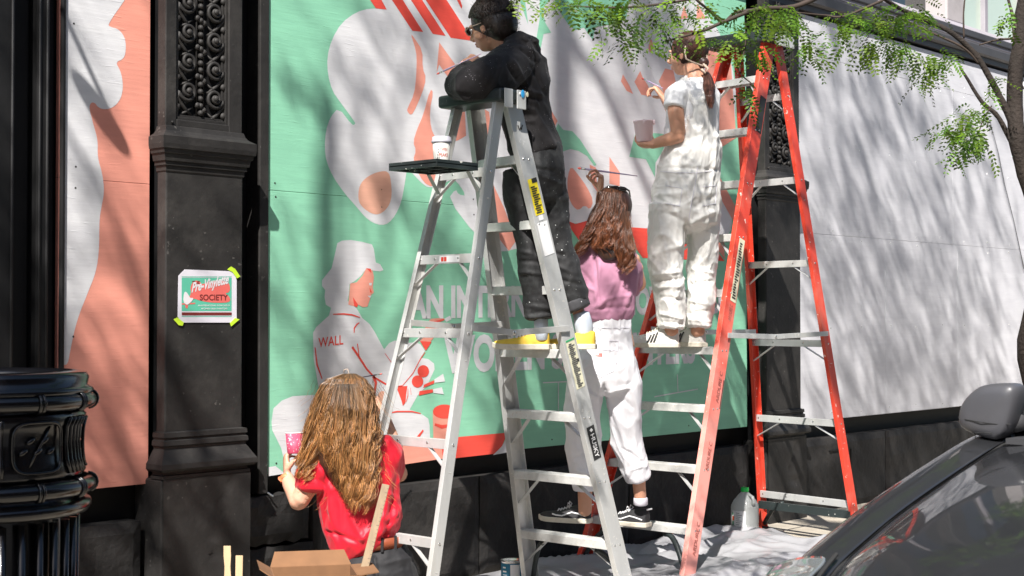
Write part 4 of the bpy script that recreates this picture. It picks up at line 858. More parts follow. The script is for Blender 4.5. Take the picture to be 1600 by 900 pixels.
def paint_can():
    p = V(800, 884, 6.95); p.z = .004; t = thing('paint_can', p, 'small blue and white labelled paint tin by the wall foot', 'paint can')
    mb = MB(); mb.lathe([(0,0),(.052,0),(.053,.004),(.051,.006),(.051,.118),(.054,.121),(.054,.126),(.048,.127),(.044,.119),(0,.118)], p, 36); mb.build('tin', M['tin'], t, smooth=True)
    a0 = math.atan2(CAM.y-p.y, CAM.x-p.x); mb = MB(); mb.lathe([(.0515,.010),(.0515,.114)], p, 36); l = mb.build('label', M['tinblue'], t, smooth=True)
    mb = MB(); mb.lathe([(.052,.010),(.052,.110)], p, 10, a0-.15, a0+.75); mb.build('white_label_field', M['whitelabel'], l, smooth=True)
    mb = MB()
    for z, w in ((.092,.018),(.074,.022),(.060,.026),(.052,.020)):
        mb.lathe([(.0522,z),(.0522,z+.007 if z > .06 else z+.003)], p, 4, a0-.95, a0-.95+w/.052)
    mb.build('white_print', M['whitelabel'], l)
paint_can()
def jug():
    p = G(1164, 836); p.z = .012; t = thing('plastic_jug', p, 'translucent gallon jug with green cap by the red ladder', 'jug')
    mb = MB(); prof = [(0,0),(.068,0),(.075,.008),(.076,.04),(.074,.05),(.076,.06),(.076,.150),(.074,.165),(.062,.190),(.040,.222),(.022,.238),(.020,.244),(.020,.256),(0,.257)]
    vs = []; n = 32
    for r, z in prof:
        for j in range(n):
            q = 2*math.pi*j/n; sq = 1/(max(abs(math.cos(q)), abs(math.sin(q))))**.35 if r > .06 else 1; vs.append((p.x+r*.96*sq*math.cos(q), p.y+r*.96*sq*math.sin(q), p.z+z))
    mb.add(vs, [(i*n+j, i*n+(j+1) % n, (i+1)*n+(j+1) % n, (i+1)*n+j) for i in range(len(prof)-1) for j in range(n)]); mb.build('body', M['jug'], t, smooth=True)
    mb = MB(); mb.lathe([(.0225,.240),(.0235,.242),(.0235,.262),(.021,.265),(0,.265)], p, 20); mb.build('cap', M['jugcap'], t, smooth=True)
    mb = MB(); h = RT*.5-FW*.8; mb.tube([p+h*.070+Vector((0,0,.165)), p+h*.083+Vector((0,0,.19)), p+h*.072+Vector((0,0,.215)), p+h*.035+Vector((0,0,.228))], .010, 8); mb.build('handle', M['jug'], t, smooth=True)
    a0 = math.atan2(CAM.y-p.y, CAM.x-p.x); mb = MB(); mb.lathe([(.0785,.045),(.0785,.135)], p, 12, a0-1.15, a0+.1); l = mb.build('label', M['whitelabel'], t, smooth=True)
    mb = MB(); mb.lathe([(.0792,.05),(.0792,.075)], p, 3, a0-1.12, a0-.95); mb.lathe([(.0792,.11),(.0792,.125)], p, 3, a0-1.12, a0-1.0); mb.build('green_print', M['greenink'], l)
    mb = MB(); mb.lathe([(.0794,.078),(.0794,.102)], p, 3, a0-1.12, a0-.90); mb.build('orange_print', M['orangeplastic'], l)
    mb = MB()
    for k in range(7): mb.lathe([(.0792,.055+k*.011),(.0792,.058+k*.011)], p, 5, a0-.7, a0-.7+.3+.25*((k*7) % 3)/3)
    mb.build('small_print', M['greypants'], l)
jug()
mb = MB(); a, b = G(1042,840,.02), G(1145,833,.02); a.z = b.z = .03
mb.tube([a, a.lerp(b,.3)+Vector((0,0,.012)), a.lerp(b,.7)+Vector((0,0,.004)), b+Vector((.1,-.1,0))], [(.018,.011),(.03,.014),(.026,.012),(.012,.008)], 8)
o = mb.build('plastic_bag', M['orangeplastic'], None, smooth=True); tag(o, 'bright orange rolled plastic bag on the sheet beside the jug', 'plastic bag')
# drop sheet
def dropsheet():
    mb = MB(); x0, x1, y0, y1 = 5.0, 7.42, -1.75, -.06; nx, ny = 150, 110; vs = []
    for j in range(ny+1):
        for i in range(nx+1):
            u, v = i/nx, j/ny; x = x0+u*(x1-x0)+.07*noise.noise(Vector((v*4,0,3)))*(1 if i in (0,nx) or 1 else 0); y = y0+v*(y1-y0)+.06*noise.noise(Vector((u*5,7,3)))
            q = Vector((x*1.6+y*.8, y*2.2-x*.5, 0)); w_ = noise.noise_vector(q*.8)*.7; a = noise.noise(q+w_); b = noise.noise((q+w_)*2.6+Vector((3,3,3))); c = noise.noise((q+w_)*6)
            z = .008+.055*max(0, 1-abs(a)*2.2)**1.3+.016*max(0, 1-abs(b)*2.6)**1.3+.003*max(0, 1-abs(c)*3)
            e = min(u, 1-u, v, 1-v); z = .004+(z-.004)*min(1, e*14)
            z += .05*math.exp(-((x-6.9)**2+(y+.42)**2)/.08)*.2
            vs.append((x, y, z))
    Wn = nx+1; mb.add(vs, [(j*Wn+i, j*Wn+i+1, (j+1)*Wn+i+1, (j+1)*Wn+i) for j in range(ny) for i in range(nx)])
    o = mb.build('drop_sheet', M['sheet'], None, smooth=True); tag(o, 'crumpled milky plastic dust sheet spread on the pavement under the ladders', 'dust sheet')
dropsheet()
# cardboard box, sticks and yardstick, bottom left
def cardbox():
    c = V(490, 960, 4.95); zt = V(490, 893, 4.95).z; t = thing('cardboard_box', (c.x, c.y, 0), 'open brown cardboard box behind which the woman in red kneels', 'cardboard box')
    ax = (RT*.98+FW*.22); ax.z = 0; ax.normalize(); ay = Vector((-ax.y, ax.x, 0)); w, d = .275, .22; o = Vector((c.x, c.y, 0))
    C4 = [o+ax*(sx*w/2)+ay*(sy*d/2) for sx, sy in ((-1,-1),(1,-1),(1,1),(-1,1))]
    for i, nm in enumerate(('front', 'side', 'back', 'side')):
        a, b = C4[i], C4[(i+1) % 4]; n = (b-a).cross(Vector((0,0,1))).normalized(); mb = MB()
        mb.prism([a, b, b+Vector((0,0,zt)), a+Vector((0,0,zt))], -n*.004); mb.build('box_wall', M['card'], t)
        # flap
        sag = [(-.25,-.9), (.35,.05), (.20,.25), (.40,.42)][i]; L = .070 if i != 3 else .055
        k0, k1 = a+Vector((0,0,zt+.001)), b+Vector((0,0,zt+.001)); f = (n*sag[0]*1.6+Vector((0,0,sag[1]))).normalized()*L
        sh_ = (b-a).normalized()*.018; mb = MB(); mb.prism([k0, k1, k1+f-sh_, k0+f+sh_], Vector((0,0,-.004))); mb.build('flap', M['card'], t)
    mb = MB(); mb.prism(C4, (0,0,.005)); mb.build('box_base', M['card'], t)
    a, b = C4[0], C4[1]; n = (b-a).cross(Vector((0,0,1))).normalized()*.0015; u0, u1 = a.lerp(b,.18), a.lerp(b,.54)
    mb = MB(); mb.poly([u0+n+Vector((0,0,zt-.10)), u1+n+Vector((0,0,zt-.10)), u1+n+Vector((0,0,zt-.006)), u0+n+Vector((0,0,zt-.006))]); l = mb.build('shipping_label', M['whitelabel'], t)
    mb = MB(); n2 = n*1.6
    rnd = random.Random(4)
    for k in range(22): p0 = u0.lerp(u1, .05+.016*k)+n2; mb.poly([p0+Vector((0,0,zt-.028)), p0+(u1-u0).normalized()*.001*(1+rnd.random()*1.2)+Vector((0,0,zt-.028)), p0+(u1-u0).normalized()*.0015+Vector((0,0,zt-.012)), p0+Vector((0,0,zt-.012))])
    for k in range(5): p0 = u0.lerp(u1,.5)+n2; p1 = u0.lerp(u1,.92-.1*(k % 2))+n2; mb.poly([p0+Vector((0,0,zt-.030-k*.013)), p1+Vector((0,0,zt-.030-k*.013)), p1+Vector((0,0,zt-.026-k*.013)), p0+Vector((0,0,zt-.026-k*.013))])
    mb.build('label_print', M['ink'], l)
    mb = MB(); mb.beam(V(560,925,5.0), V(603,757,5.12), .027, .005, RT*.9+UP*.25); o_ = mb.build('yardstick', M['rulerwood'], None, bevel=.001, rel=(0,0,0)); tag(o_, 'worn wooden yardstick leaning out of the cardboard box', 'yardstick')
    mb = MB(); a, b = V(560,925,5.0), V(603,757,5.12); t_ = (b-a).normalized(); sd = (RT*.9+UP*.25); sd = (sd-t_*sd.dot(t_)).normalized(); nn = sd.cross(t_); nn = -nn if nn.dot(FW) > 0 else nn
    L = (b-a).length
    for k in range(1, 26): q = a+t_*(L*k/26)+nn*.0032+sd*.0130; l_ = .010 if k % 4 == 0 else .005; mb.poly([q, q-sd*l_, q-sd*l_+t_*.0009, q+t_*.0009])
    mk = mb.build('tick_mark', M['ink'], None); mk.parent = o_
cardbox()
bk = V(366, 1010, 4.9); t = thing('bucket', (bk.x, bk.y, 0), 'small bucket below the bottom edge holding two pale sticks, left of the box', 'bucket')
mb = MB(); mb.lathe([(0,.0),(.075,0),(.095,.2),(.099,.2),(.099,.206),(.090,.2),(.072,.006),(0,.006)], (bk.x, bk.y, 0), 28); mb.build('pail', M['whitelabel'], t, smooth=True)
for (x, y, w, lab) in ((355, 853, .0245, 'pale wooden paint stirrer, the taller of two, left of the box'), (374, 868, .024, 'pale wooden stick, the shorter of two, beside the box')):
    top = V(x, y, 4.92); bot = Vector((top.x*.6+bk.x*.4, top.y*.6+bk.y*.4, .02)); mb = MB(); ts = [0,.55,.75,.86,.93,1]; ws = [1,1,1,.78,1,.96] if x == 355 else [1]*6; nn = (top-bot).normalized(); vs = []
    for s_, ww in zip(ts, ws):
        p = bot.lerp(top, s_); vs += [p-RT*(w*ww/2)-FW*.002, p+RT*(w*ww/2)-FW*.002, p+RT*(w*ww/2)+FW*.002, p-RT*(w*ww/2)+FW*.002]
    fs = [(0,1,2,3)[::-1], (20,21,22,23)]+[(k*4+i, k*4+(i+1) % 4, (k+1)*4+(i+1) % 4, (k+1)*4+i) for k in range(5) for i in range(4)]
    mb.add(vs, fs); o = mb.build('paint_stirrer', M['wood'], None, bevel=.0008); tag(o, lab, 'paint stirrer')

# ------------------------------------------------------------------ parked car, lower right (front towards -x)
def car():
    ZR = -.13; YC = -3.79; t = thing('parked_car', (5.8, YC, ZR), 'dark grey parked car, bonnet and wing mirror at the lower right', 'car')
    # stations along x: (x, crest z, centre z, half width)
    def prof(x):
        xs = [3.02, 3.08, 3.20, 3.42, 3.75, 4.10, 4.46, 4.60]; cz = [.30, .46, .555, .640, .735, .815, .890, .905]; ctr = [.34, .53, .625, .705, .785, .850, .905, .915]; hw = [.70, .80, .86, .90, .915, .92, .925, .925]
        i = max(k for k in range(len(xs)) if xs[k] <= x+1e-9); i = min(i, len(xs)-2); f = (x-xs[i])/(xs[i+1]-xs[i]); l = lambda a: a[i]*(1-f)+a[i+1]*f; return l(cz), l(ctr), l(hw)
    def section(x, side):
        cz, cc, hw = prof(x); s = side
        pts = [(0,cc),(.30*hw,cc-.003),(.56*hw,cc-.012),(.70*hw,cc-.034),(.775*hw,cz-.018)]
        pts += [(.785*hw,cz-.016),(.815*hw,cz-.009),(.865*hw,cz-.001),(.915*hw,cz-.008),(.965*hw,cz-.075),(.99*hw,cz-.16),(1.0*hw,cz-.27),(.985*hw,max(.14,cz-.45)),(.96*hw,.06)]
        return pts
    X = [3.02,3.05,3.08,3.13,3.20,3.30,3.42,3.55,3.70,3.85,4.0,4.15,4.30,4.46,4.60]
    for s in (1, -1):
        H = MB(); Fd = MB(); hv = []; fv = []
        for x in X:
            pts = section(x, s); hv += [(x, YC+s*a, z) for a, z in pts[:5]]; fv += [(x, YC+s*a, z) for a, z in pts[5:]]
        k = 5; H.add(hv, [(i*k+j, i*k+j+1, (i+1)*k+j+1, (i+1)*k+j) if s > 0 else (i*k+j, (i+1)*k+j, (i+1)*k+j+1, i*k+j+1) for i in range(4, len(X)-2) for j in range(k-1)])
        k = 9; wheelx = 3.86
        fs = [(i*k+j, i*k+j+1, (i+1)*k+j+1, (i+1)*k+j) for i in range(len(X)-1) for j in range(k-1) if not (j >= 6 and abs((X[i]+X[i+1])/2-wheelx) < .36)]
        Fd.add(fv, fs)
        for nm, q in (('bonnet', H), ('wing', Fd)):
            o = q.build(nm, M['carpaint'], t, smooth=True); m1 = o.modifiers.new('sub', 'SUBSURF'); m1.levels = 2; m1.render_levels = 2; m2 = o.modifiers.new('thick', 'SOLIDIFY'); m2.thickness = .004; m2.offset = -1 if s > 0 else -1
        # dark shut line between bonnet and wing
        mb = MB(); pts = [Vector((x, YC+s*.780*prof(x)[2], prof(x)[0]-.022)) for x in X[4:]]; mb.tube(pts, .005, 6); mb.build('shut_line', M['rubber'], t)
        # headlight wraps the corner
        mb = MB(); vs = []; n = 7
        for i in range(n):
            x = 3.10+.055*i; cz, cc, hw = prof(x)
            for j in range(5): a = (.80+.045*j)*hw; z = cz+.004-.025*(j/2)**2*.4-(.012 if i > 4 else 0); vs.append((x-.012, YC+s*(a+.006), z+.003))
        mb.add(vs, [(i*5+j, i*5+j+1, (i+1)*5+j+1, (i+1)*5+j) for i in range(n-1) for j in range(4)]); hl = mb.build('headlight', M['lampglass'], t, smooth=True)
        hl.modifiers.new('sub', 'SUBSURF').render_levels = 2; m2 = hl.modifiers.new('thick', 'SOLIDIFY'); m2.thickness = .01
        mb = MB(); pts = [Vector((3.085+.057*i, YC+s*(.79*prof(3.10+.055*i)[2]), prof(3.10+.055*i)[0]+.010)) for i in range(7)]; mb.tube(pts, .006, 6); mb.build('trim', M['rubber'], hl)
        # wheel
        wl = MB(); wl.lathe([(.22,-.10),(.30,-.105),(.325,-.09),(.33,0),(.325,.09),(.30,.105),(.22,.10)], (3.86, YC+s*.80, ZR+.33), 40, axis=(0,1,0)); w_ = wl.build('wheel', M['tyre'], t, smooth=True)
        rm = MB(); rm.lathe([(.22,.10),(.205,.085),(.06,.07),(.055,.10),(0,.10)], (3.86, YC+s*.80, ZR+.33), 40, axis=(0,s,0))
        for q in range(5): a = q*1.2566; rm.beam((3.86+.05*math.cos(a), YC+s*.895, ZR+.33+.05*math.sin(a)), (3.86+.21*math.cos(a), YC+s*.895, ZR+.33+.21*math.sin(a)), .045, .02, (-math.sin(a),0,math.cos(a)))
        rm.build('rim', M['tin'], w_, smooth=False)
        w2 = inst(w_, 'wheel', t, (w_.location.x+2.72, w_.location.y, w_.location.z))
        for ch in [c for c in w_.children]: inst(ch, 'rim', w2, ch.location)
        # body side behind the wing
        mb = MB(); vs = []; XS = [4.604, 4.9, 5.3, 5.8, 6.3, 6.8, 7.2, 7.5]; hh = [.905,.915,.925,.935,.945,.955,.95,.93]
        for x, z in zip(XS, hh): hw = .925-(.09 if x > 7.3 else 0)-(.03 if x > 7 else 0); vs += [(x, YC+s*a*hw, zz) for a, zz in ((.80,z+.006),(.86,z-.002),(.93,z-.03),(.985,z-.12),(1,z-.3),(.985,.25),(.955,.06))]
        k = 7; mb.add(vs, [(i*k+j, i*k+j+1, (i+1)*k+j+1, (i+1)*k+j) for i in range(len(XS)-1) for j in range(k-1) if not (j >= 4 and abs((XS[i]+XS[i+1])/2-6.58) < .36)]); o = mb.build('body_side', M['carpaint'], t, smooth=True); o.modifiers.new('sub','SUBSURF').render_levels = 2
        for xh in (4.95, 5.95): mb = MB(); mb.tube([(xh+.62, YC+s*.935, .76), (xh+.66, YC+s*.955, .765), (xh+.80, YC+s*.955, .765), (xh+.84, YC+s*.935, .76)], .010, 8); mb.build('door_handle', M['carpaint'], t, smooth=True)
        for xl in (4.62, 5.62, 6.62): mb = MB(); mb.tube([(xl, YC+s*.862, .91), (xl, YC+s*.905, .82), (xl, YC+s*.927, .62), (xl, YC+s*.916, .25)], .004, 5); mb.build('door_gap', M['rubber'], t)
        # A pillar, roof rail, C pillar
        A = Vector((4.60, YC+s*.775, .915)); Bp = Vector((5.30, YC+s*.60, 1.36)); Cp = Vector((6.55, YC+s*.60, 1.40)); Dp = Vector((7.35, YC+s*.74, .955))
        mb = MB(); mb.tube([A+Vector((-.10,-s*.02,-.10)), A+Vector((.02,0,-.01)), A.lerp(Bp,.5)+Vector((0,0,.03)), Bp, Bp.lerp(Cp,.5)+Vector((0,0,.05)), Cp, Cp.lerp(Dp,.5)+Vector((0,0,.05)), Dp], [(.012,.010),(.030,.024)]+[(.036,.028)]*6, 10); o = mb.build('roof_pillar', M['carpaint'], t, smooth=True)
        mb = MB(); mb.poly([(4.78, YC+s*.80, .91), (7.2, YC+s*.80, .955), (6.5, YC+s*.615, 1.38), (5.34, YC+s*.615, 1.34)]); mb.build('side_window', M['carglass'], t)
        mb = MB(); mb.beam((5.62, YC+s*.815, .92), (5.70, YC+s*.62, 1.38), .05, .012, (1,0,0)); mb.build('door_pillar', M['rubber'], t)
        # door mirror
        XM = 4.46; ol = [(1497,648),(1500,634),(1511,618),(1526,605),(1540,600),(1560,598),(1580,598),(1588,602),(1591,610),(1590,622),(1586,640),(1580,660),(1574,674),(1566,684),(1556,689),(1540,686),(1520,679),(1503,671),(1497,662)]
        ol = chaikin(ol, 1); q3 = [PX(a, b_, XM) for a, b_ in ol]; cc = sum(q3, Vector())/len(q3)
        if s < 0: q3 = [Vector((p.x, 2*YC-p.y, p.z)) for p in q3]; cc = Vector((cc.x, 2*YC-cc.y, cc.z))
        n = len(q3); vs = []
        for k_, dx in ((.10,-.040),(.60,-.038),(.84,-.032),(.93,-.022),(.975,-.008),(.985,.008),(.97,.05),(.90,.075)):
            for p in q3: v = cc+(p-cc)*k_; vs.append((XM+dx+.012, v.y, v.z))
        mb = MB(); mb.add(vs, [(i*n+j, i*n+(j+1) % n, (i+1)*n+(j+1) % n, (i+1)*n+j) for i in range(7) for j in range(n)]+[tuple(range(n)), tuple(range(7*n, 8*n))])
        mi = mb.build('wing_mirror', M['mirrorshell'], t, smooth=True, fixn=True)
        def ms(px_, py_, k_):
            p = PX(px_, py_, XM); 
            if s < 0: p = Vector((p.x, 2*YC-p.y, p.z))
            v = cc+(p-cc)*1.0; v.x = XM-.026+k_*.5; return v
        mb = MB(); mb.tube([ms(1498,652,.045), ms(1515,655,.0), ms(1540,659,-.012), ms(1562,662,.0), ms(1580,663,.040)], .0016, 5); mb.tube([ms(1528,685,.02), ms(1529,676,.0), ms(1545,675,-.006), ms(1556,677,.0)], .0016, 5); mb.build('mirror_seam', M['rubber'], mi)
        mb = MB(); mb.tube([Vector((XM+.06, cc.y-s*.06, cc.z-.04)), Vector((4.66, YC+s*.80, .945))], [(.03,.035),(.03,.035)], 10); mb.build('mirror_arm', M['carplastic'], mi, smooth=True)
    mb = MB(); mb.add([(4.70, YC-.70, .905), (4.61, YC, .925), (4.70, YC+.70, .905), (5.32, YC-.58, 1.37), (5.26, YC, 1.40), (5.32, YC+.58, 1.37)], [(0,3,4,1),(1,4,5,2)]); mb.build('windscreen', M['carglass'], t, smooth=True)
    mb = MB(); mb.add([(7.35, YC-.70, .955), (7.42, YC, .965), (7.35, YC+.70, .955), (6.55, YC-.58, 1.40), (6.6, YC, 1.43), (6.55, YC+.58, 1.40)], [(0,1,4,3),(1,2,5,4)]); mb.build('rear_window', M['carglass'], t, smooth=True)
    mb = MB(); mb.add([(x, YC+y, z-.03*(y/.6)**2) for x, z in ((5.29,1.395),(5.65,1.435),(6.1,1.445),(6.57,1.425)) for y in (-.6,-.3,0,.3,.6)], [(i*5+j, (i+1)*5+j, (i+1)*5+j+1, i*5+j+1) for i in range(3) for j in range(4)]); mb.build('roof', M['carpaint'], t, smooth=True)
    mb = MB(); mb.add([(x, YC+y, z-.03*(y/.8)**2) for x, z in ((7.38,.962),(7.55,.95),(7.62,.88),(7.66,.5),(7.6,.06)) for y in (-.8,-.4,0,.4,.8)], [(i*5+j, (i+1)*5+j, (i+1)*5+j+1, i*5+j+1) for i in range(4) for j in range(4)]); mb.build('boot', M['carpaint'], t, smooth=True)
    mb = MB(); mb.add([(x, YC+y, z) for x, z in ((3.19,.615),(3.06,.54),(2.99,.34),(2.98,.12),(3.06,.02)) for y in (-.70,-.35,0,.35,.70)], [(i*5+j, i*5+j+1, (i+1)*5+j+1, (i+1)*5+j) for i in range(4) for j in range(4)]); mb.build('bumper', M['carplastic'], t, smooth=True)
    mb = MB()
    for k in range(5): mb.box((2.985, YC-.45, .20+k*.05), (3.02, YC+.45, .225+k*.05))
    mb.build('grille', M['rubber'], t)
    mb = MB(); mb.box((4.44, YC-.70, .875), (4.76, YC+.70, .893)); mb.build('scuttle', M['carplastic'], t)
    for s in (-.1, .45): mb = MB(); mb.tube([(4.62,YC+s,.925),(4.74,YC+s-.25,.965),(4.78,YC+s-.45,.975)], .007, 6); mb.build('wiper', M['rubber'], t)
    mb = MB(); mb.box((3.2, YC-.78, .03), (7.5, YC+.78, .10)); mb.build('underbody', M['rubber'], t)
car()

# ------------------------------------------------------------------ street lamp (outside the frame; its shadow falls in it)
def shadow_src(px, py, yy): q = P(px, py, 0); return Vector((q.x+SUN_A*yy, yy, q.z-SUN_C*yy))
def lamp():
    yl = -3.1; px_ = P(880,200,0).x+SUN_A*yl
    t = thing('street_lamp', (px_, yl, 0), 'tall street lamp standing just outside the left edge', 'street lamp')
    mb = MB(); mb.tube([(px_, yl, 0), (px_, yl, 5), (px_, yl, 9.6)], [.075,.062,.058], 16); mb.build('pole', M['fascia'], t, smooth=True)
    mb = MB(); mb.lathe([(.16,0),(.16,.05),(.11,.12),(.10,.8),(.08,.9)], (px_, yl, 0), 20); mb.build('base', M['fascia'], t, smooth=True)
    mb = MB(); mb.tube([(px_,yl,9.4),(px_-.2,yl-.3,9.9),(px_-.4,yl-1.2,10.1),(px_-.5,yl-1.8,10.1)], .035, 10); mb.build('arm', M['fascia'], t, smooth=True)
    mb = MB(); mb.ell((px_-.55,yl-2.1,10.08), ((1,0,0),(0,1,0),(0,0,1)), (.13,.36,.08), 16, 10); mb.build('lamp_head', M['fascia'], t, smooth=True)
lamp()
def wall_lamp():                                                   # gooseneck lamp outside the frame; its shadow falls on the narrow board
    yl = -.62; tip = shadow_src(199, 238, yl); a = shadow_src(104, 30, yl); e = shadow_src(124, 128, yl)
    t = thing('wall_lamp', (1.5, 0, 3.2), 'gooseneck wall lamp above the left edge, shadow cast on the narrow board', 'wall lamp')
    d = a-tip; base = Vector((1.55, -.02, tip.z+d.z*1.15))
    mb = MB(); mb.tube([tip, tip+d*.5, a, a+d*.2+Vector((-.04,.03,0)), base+Vector((.05,-.30,.05)), base+Vector((0,-.1,.03)), base], [.007,.010,.011,.011,.012,.012,.014], 10); mb.build('arm', M['fascia'], t, smooth=True)
    ax = (e-tip).normalized(); b = ax.cross(Vector((0,1,0))).normalized(); L = (e-tip).length
    mb = MB(); mb.ell(tip.lerp(e,.54), (ax, b, Vector((0,1,0))), (L*.50, .040, .045), 18, 12); mb.build('lamp_head', M['fascia'], t, smooth=True)
    mb = MB(); mb.lathe([(0,0),(.06,0),(.06,.02),(.02,.035)], base+Vector((0,.03,0)), 20, axis=(0,-1,0)); mb.build('wall_plate', M['fascia'], t, smooth=True)
wall_lamp()

# ------------------------------------------------------------------ trees
def leafspray(mb, tint, base, d, L, n=9, drop=.25, size=.021, rnd=random):
    base = Vector(base); d = Vector(d).normalized(); side = d.cross(Vector((rnd.uniform(-.5,.5), rnd.uniform(-.5,.5), 1))).normalized(); c = rnd.uniform(.18, 1.5); y = rnd.uniform(.85,1.35)
    p = base.copy(); st = L/n; col = (c*y, c, c*rnd.uniform(.5,1.1))
    for i in range(n):
        d = (d+Vector((0,0,-drop/n))).normalized(); q = p+d*st; s = size*(.6+.4*math.sin(math.pi*(i+.8)/(n+.6)))
        nn = side.cross(d).normalized()
        for sg in (-1, 1):
            ld = (side*sg+d*.45+nn*rnd.uniform(-.35,.35)).normalized(); w_ = ld.cross(nn).normalized()*s*.23; e = q+ld*s
            o = len(mb.v); mb.v += [tuple(q), tuple(q+ld*s*.5+w_), tuple(e), tuple(q+ld*s*.5-w_)]; mb.f.append((o,o+1,o+2,o+3)); mb.m.append(0); tint.append(col)
        p = q
def build_leaves(mb, tint, name, parent, kind=None):
    o = mb.build(name, M['leaf'], parent, kind=kind); me = o.data; at = me.color_attributes.new('tint', 'FLOAT_COLOR', 'CORNER')
    arr = np.ones((len(me.loops), 4), dtype=np.float32); arr[:, :3] = np.repeat(np.array(tint, dtype=np.float32), 4, axis=0); at.data.foreach_set('color', arr.ravel()); return o
def limb(t, pts, r0, r1, name='branch', m='bark', wob=.02, seed=1):
    pts = [Vector(p) for p in pts]; out = []; n = 5
    for i in range(len(pts)-1):
        for k in range(n):
            s = k/n; p0 = pts[max(i-1,0)]; p1 = pts[i]; p2 = pts[i+1]; p3 = pts[min(i+2, len(pts)-1)]
            q = .5*((2*p1)+(-p0+p2)*s+(2*p0-5*p1+4*p2-p3)*s*s+(-p0+3*p1-3*p2+p3)*s**3); out.append(q+noise.noise_vector(q*6+Vector((seed,0,0)))*wob)
    out.append(pts[-1]); N = len(out); mb = MB(); mb.tube(out, [(r0+(r1-r0)*i/(N-1))*(1+.14*noise.noise(Vector((i*.9, seed, 0)))) for i in range(N)], 9); mb.build(name, M[m], t, smooth=True); return out
def tree_main():
    t = thing('honey_locust_tree', (6.4,-2.35,0), 'honey locust street tree by the parked car, branches hanging across the top', 'tree')
    D = lambda x, y, d=6.35: V(x, y, d)
    base = Vector((6.55,-2.45,-.03))
    tr = limb(t, [base, base+Vector((-.02,0,.6)), D(1606,560,6.5), D(1628,420), D(1612,310), D(1592,220), D(1586,150), D(1594,60), D(1606,-40), D(1600,-200), D(1580,-400)], .046, .026, 'trunk', seed=2)
    limb(t, [D(1584,200), D(1565,160), D(1548,125), D(1520,80), D(1480,50), D(1420,20), D(1370,-5,6.2), D(1300,-30,6.0)], .016, .007, seed=3, wob=.012)
    limb(t, [D(1588,235), D(1560,185), D(1535,160), D(1515,125), D(1500,104)], .012, .005, seed=4, wob=.012)
    limb(t, [D(1590,60), D(1560,62), D(1530,70)], .006, .003, seed=5, m='twig', wob=.006); limb(t, [D(1506,60), D(1506,20), D(1510,-20)], .004, .003, seed=6, m='twig', wob=.004)
    limb(t, [D(1530,100), D(1500,70), D(1450,48), D(1400,25)], .007, .003, seed=7, m='twig', wob=.008)
    limb(t, [D(1590,60), D(1583,20), D(1570,-20)], .008, .005, seed=8, m='twig'); limb(t, [D(1600,140), D(1585,90), D(1580,40)], .005, .003, seed=9, m='twig')
    limb(t, [D(1380,-40,5.6), D(1290,-10,5.5), D(1240,10,5.45), D(1180,15,5.4), D(1128,36,5.35), D(1100,48,5.35), D(1060,60,5.3), D(1035,66,5.3)], .012, .003, seed=10, m='twig', wob=.006)
    limb(t, [D(1128,36,5.35), D(1110,18,5.35), D(1088,0,5.3), D(1070,-20,5.3)], .006, .004, seed=11, m='twig', wob=.004); limb(t, [D(1180,15,5.4), D(1150,20,5.4), D(1132,34,5.35)], .006, .004, m='twig', wob=.004)
    limb(t, [D(1165,20,5.4), D(1164,70,5.4), D(1155,110,5.4), D(1172,130,5.4), D(1180,140,5.4)], .0035, .002, m='twig', wob=.006)
    limb(t, [D(1440,-30,5.8), D(1330,22,5.7), D(1290,24,5.7), D(1245,20,5.6)], .006, .003, m='twig', wob=.005); limb(t, [D(1240,-30,5.3), D(1080,0,5.2), D(960,12,5.1), D(880,8,5.1)], .006, .002, m='twig', wob=.006)
    limb(t, [D(1550,165,6.1), D(1535,190,6.1), D(1528,215,6.1)], .003, .002, m='twig', wob=.004)
    mb = MB(); tint = []; rnd = random.Random(12)
    # (x, y, rx, ry, count, depth, droop)
    cl = [(905,12,40,14,26,5.1,.5),(955,25,45,22,44,5.1,.7),(1010,35,45,24,46,5.15,.7),(1060,12,40,16,30,5.2,.5),(960,72,14,9,9,5.1,.6),(1005,75,16,14,18,5.15,.6),(1040,48,16,12,9,5.2,.5),(1100,20,30,18,16,5.3,.6),
          (1195,25,40,22,40,5.4,.6),(1225,45,22,18,22,5.4,.6),(1105,66,14,10,7,5.3,.5),(1140,70,22,12,14,5.3,.5),(1180,85,24,8,8,5.4,.5),(1290,60,45,22,22,5.6,.8),(1265,90,26,18,14,5.6,.8),
          (1330,30,45,22,36,5.7,.6),(1390,35,45,22,46,5.8,.6),(1440,30,35,25,34,5.9,.6),(1350,75,28,18,18,5.9,.9),(1385,80,30,18,28,5.9,.9),(1420,90,26,14,22,5.9,.9),(1455,105,22,16,20,6.0,.9),(1440,128,20,14,14,6.0,1.0),(1480,95,14,10,8,6.0,.8),
          (1520,180,22,16,20,6.1,.9),(1500,208,24,18,26,6.1,.9),(1525,225,20,22,26,6.1,1.0),(1470,215,18,8,10,6.1,.6),(1490,245,12,12,10,6.1,1.0),(1575,30,12,22,9,6.3,1.0),(1540,145,12,10,5,6.2,.8),(1165,105,14,16,6,5.4,.6),(1170,150,12,14,5,5.4,.7),(1560,130,14,10,5,6.3,.8),(830,-2,18,6,7,5.0,.6)]
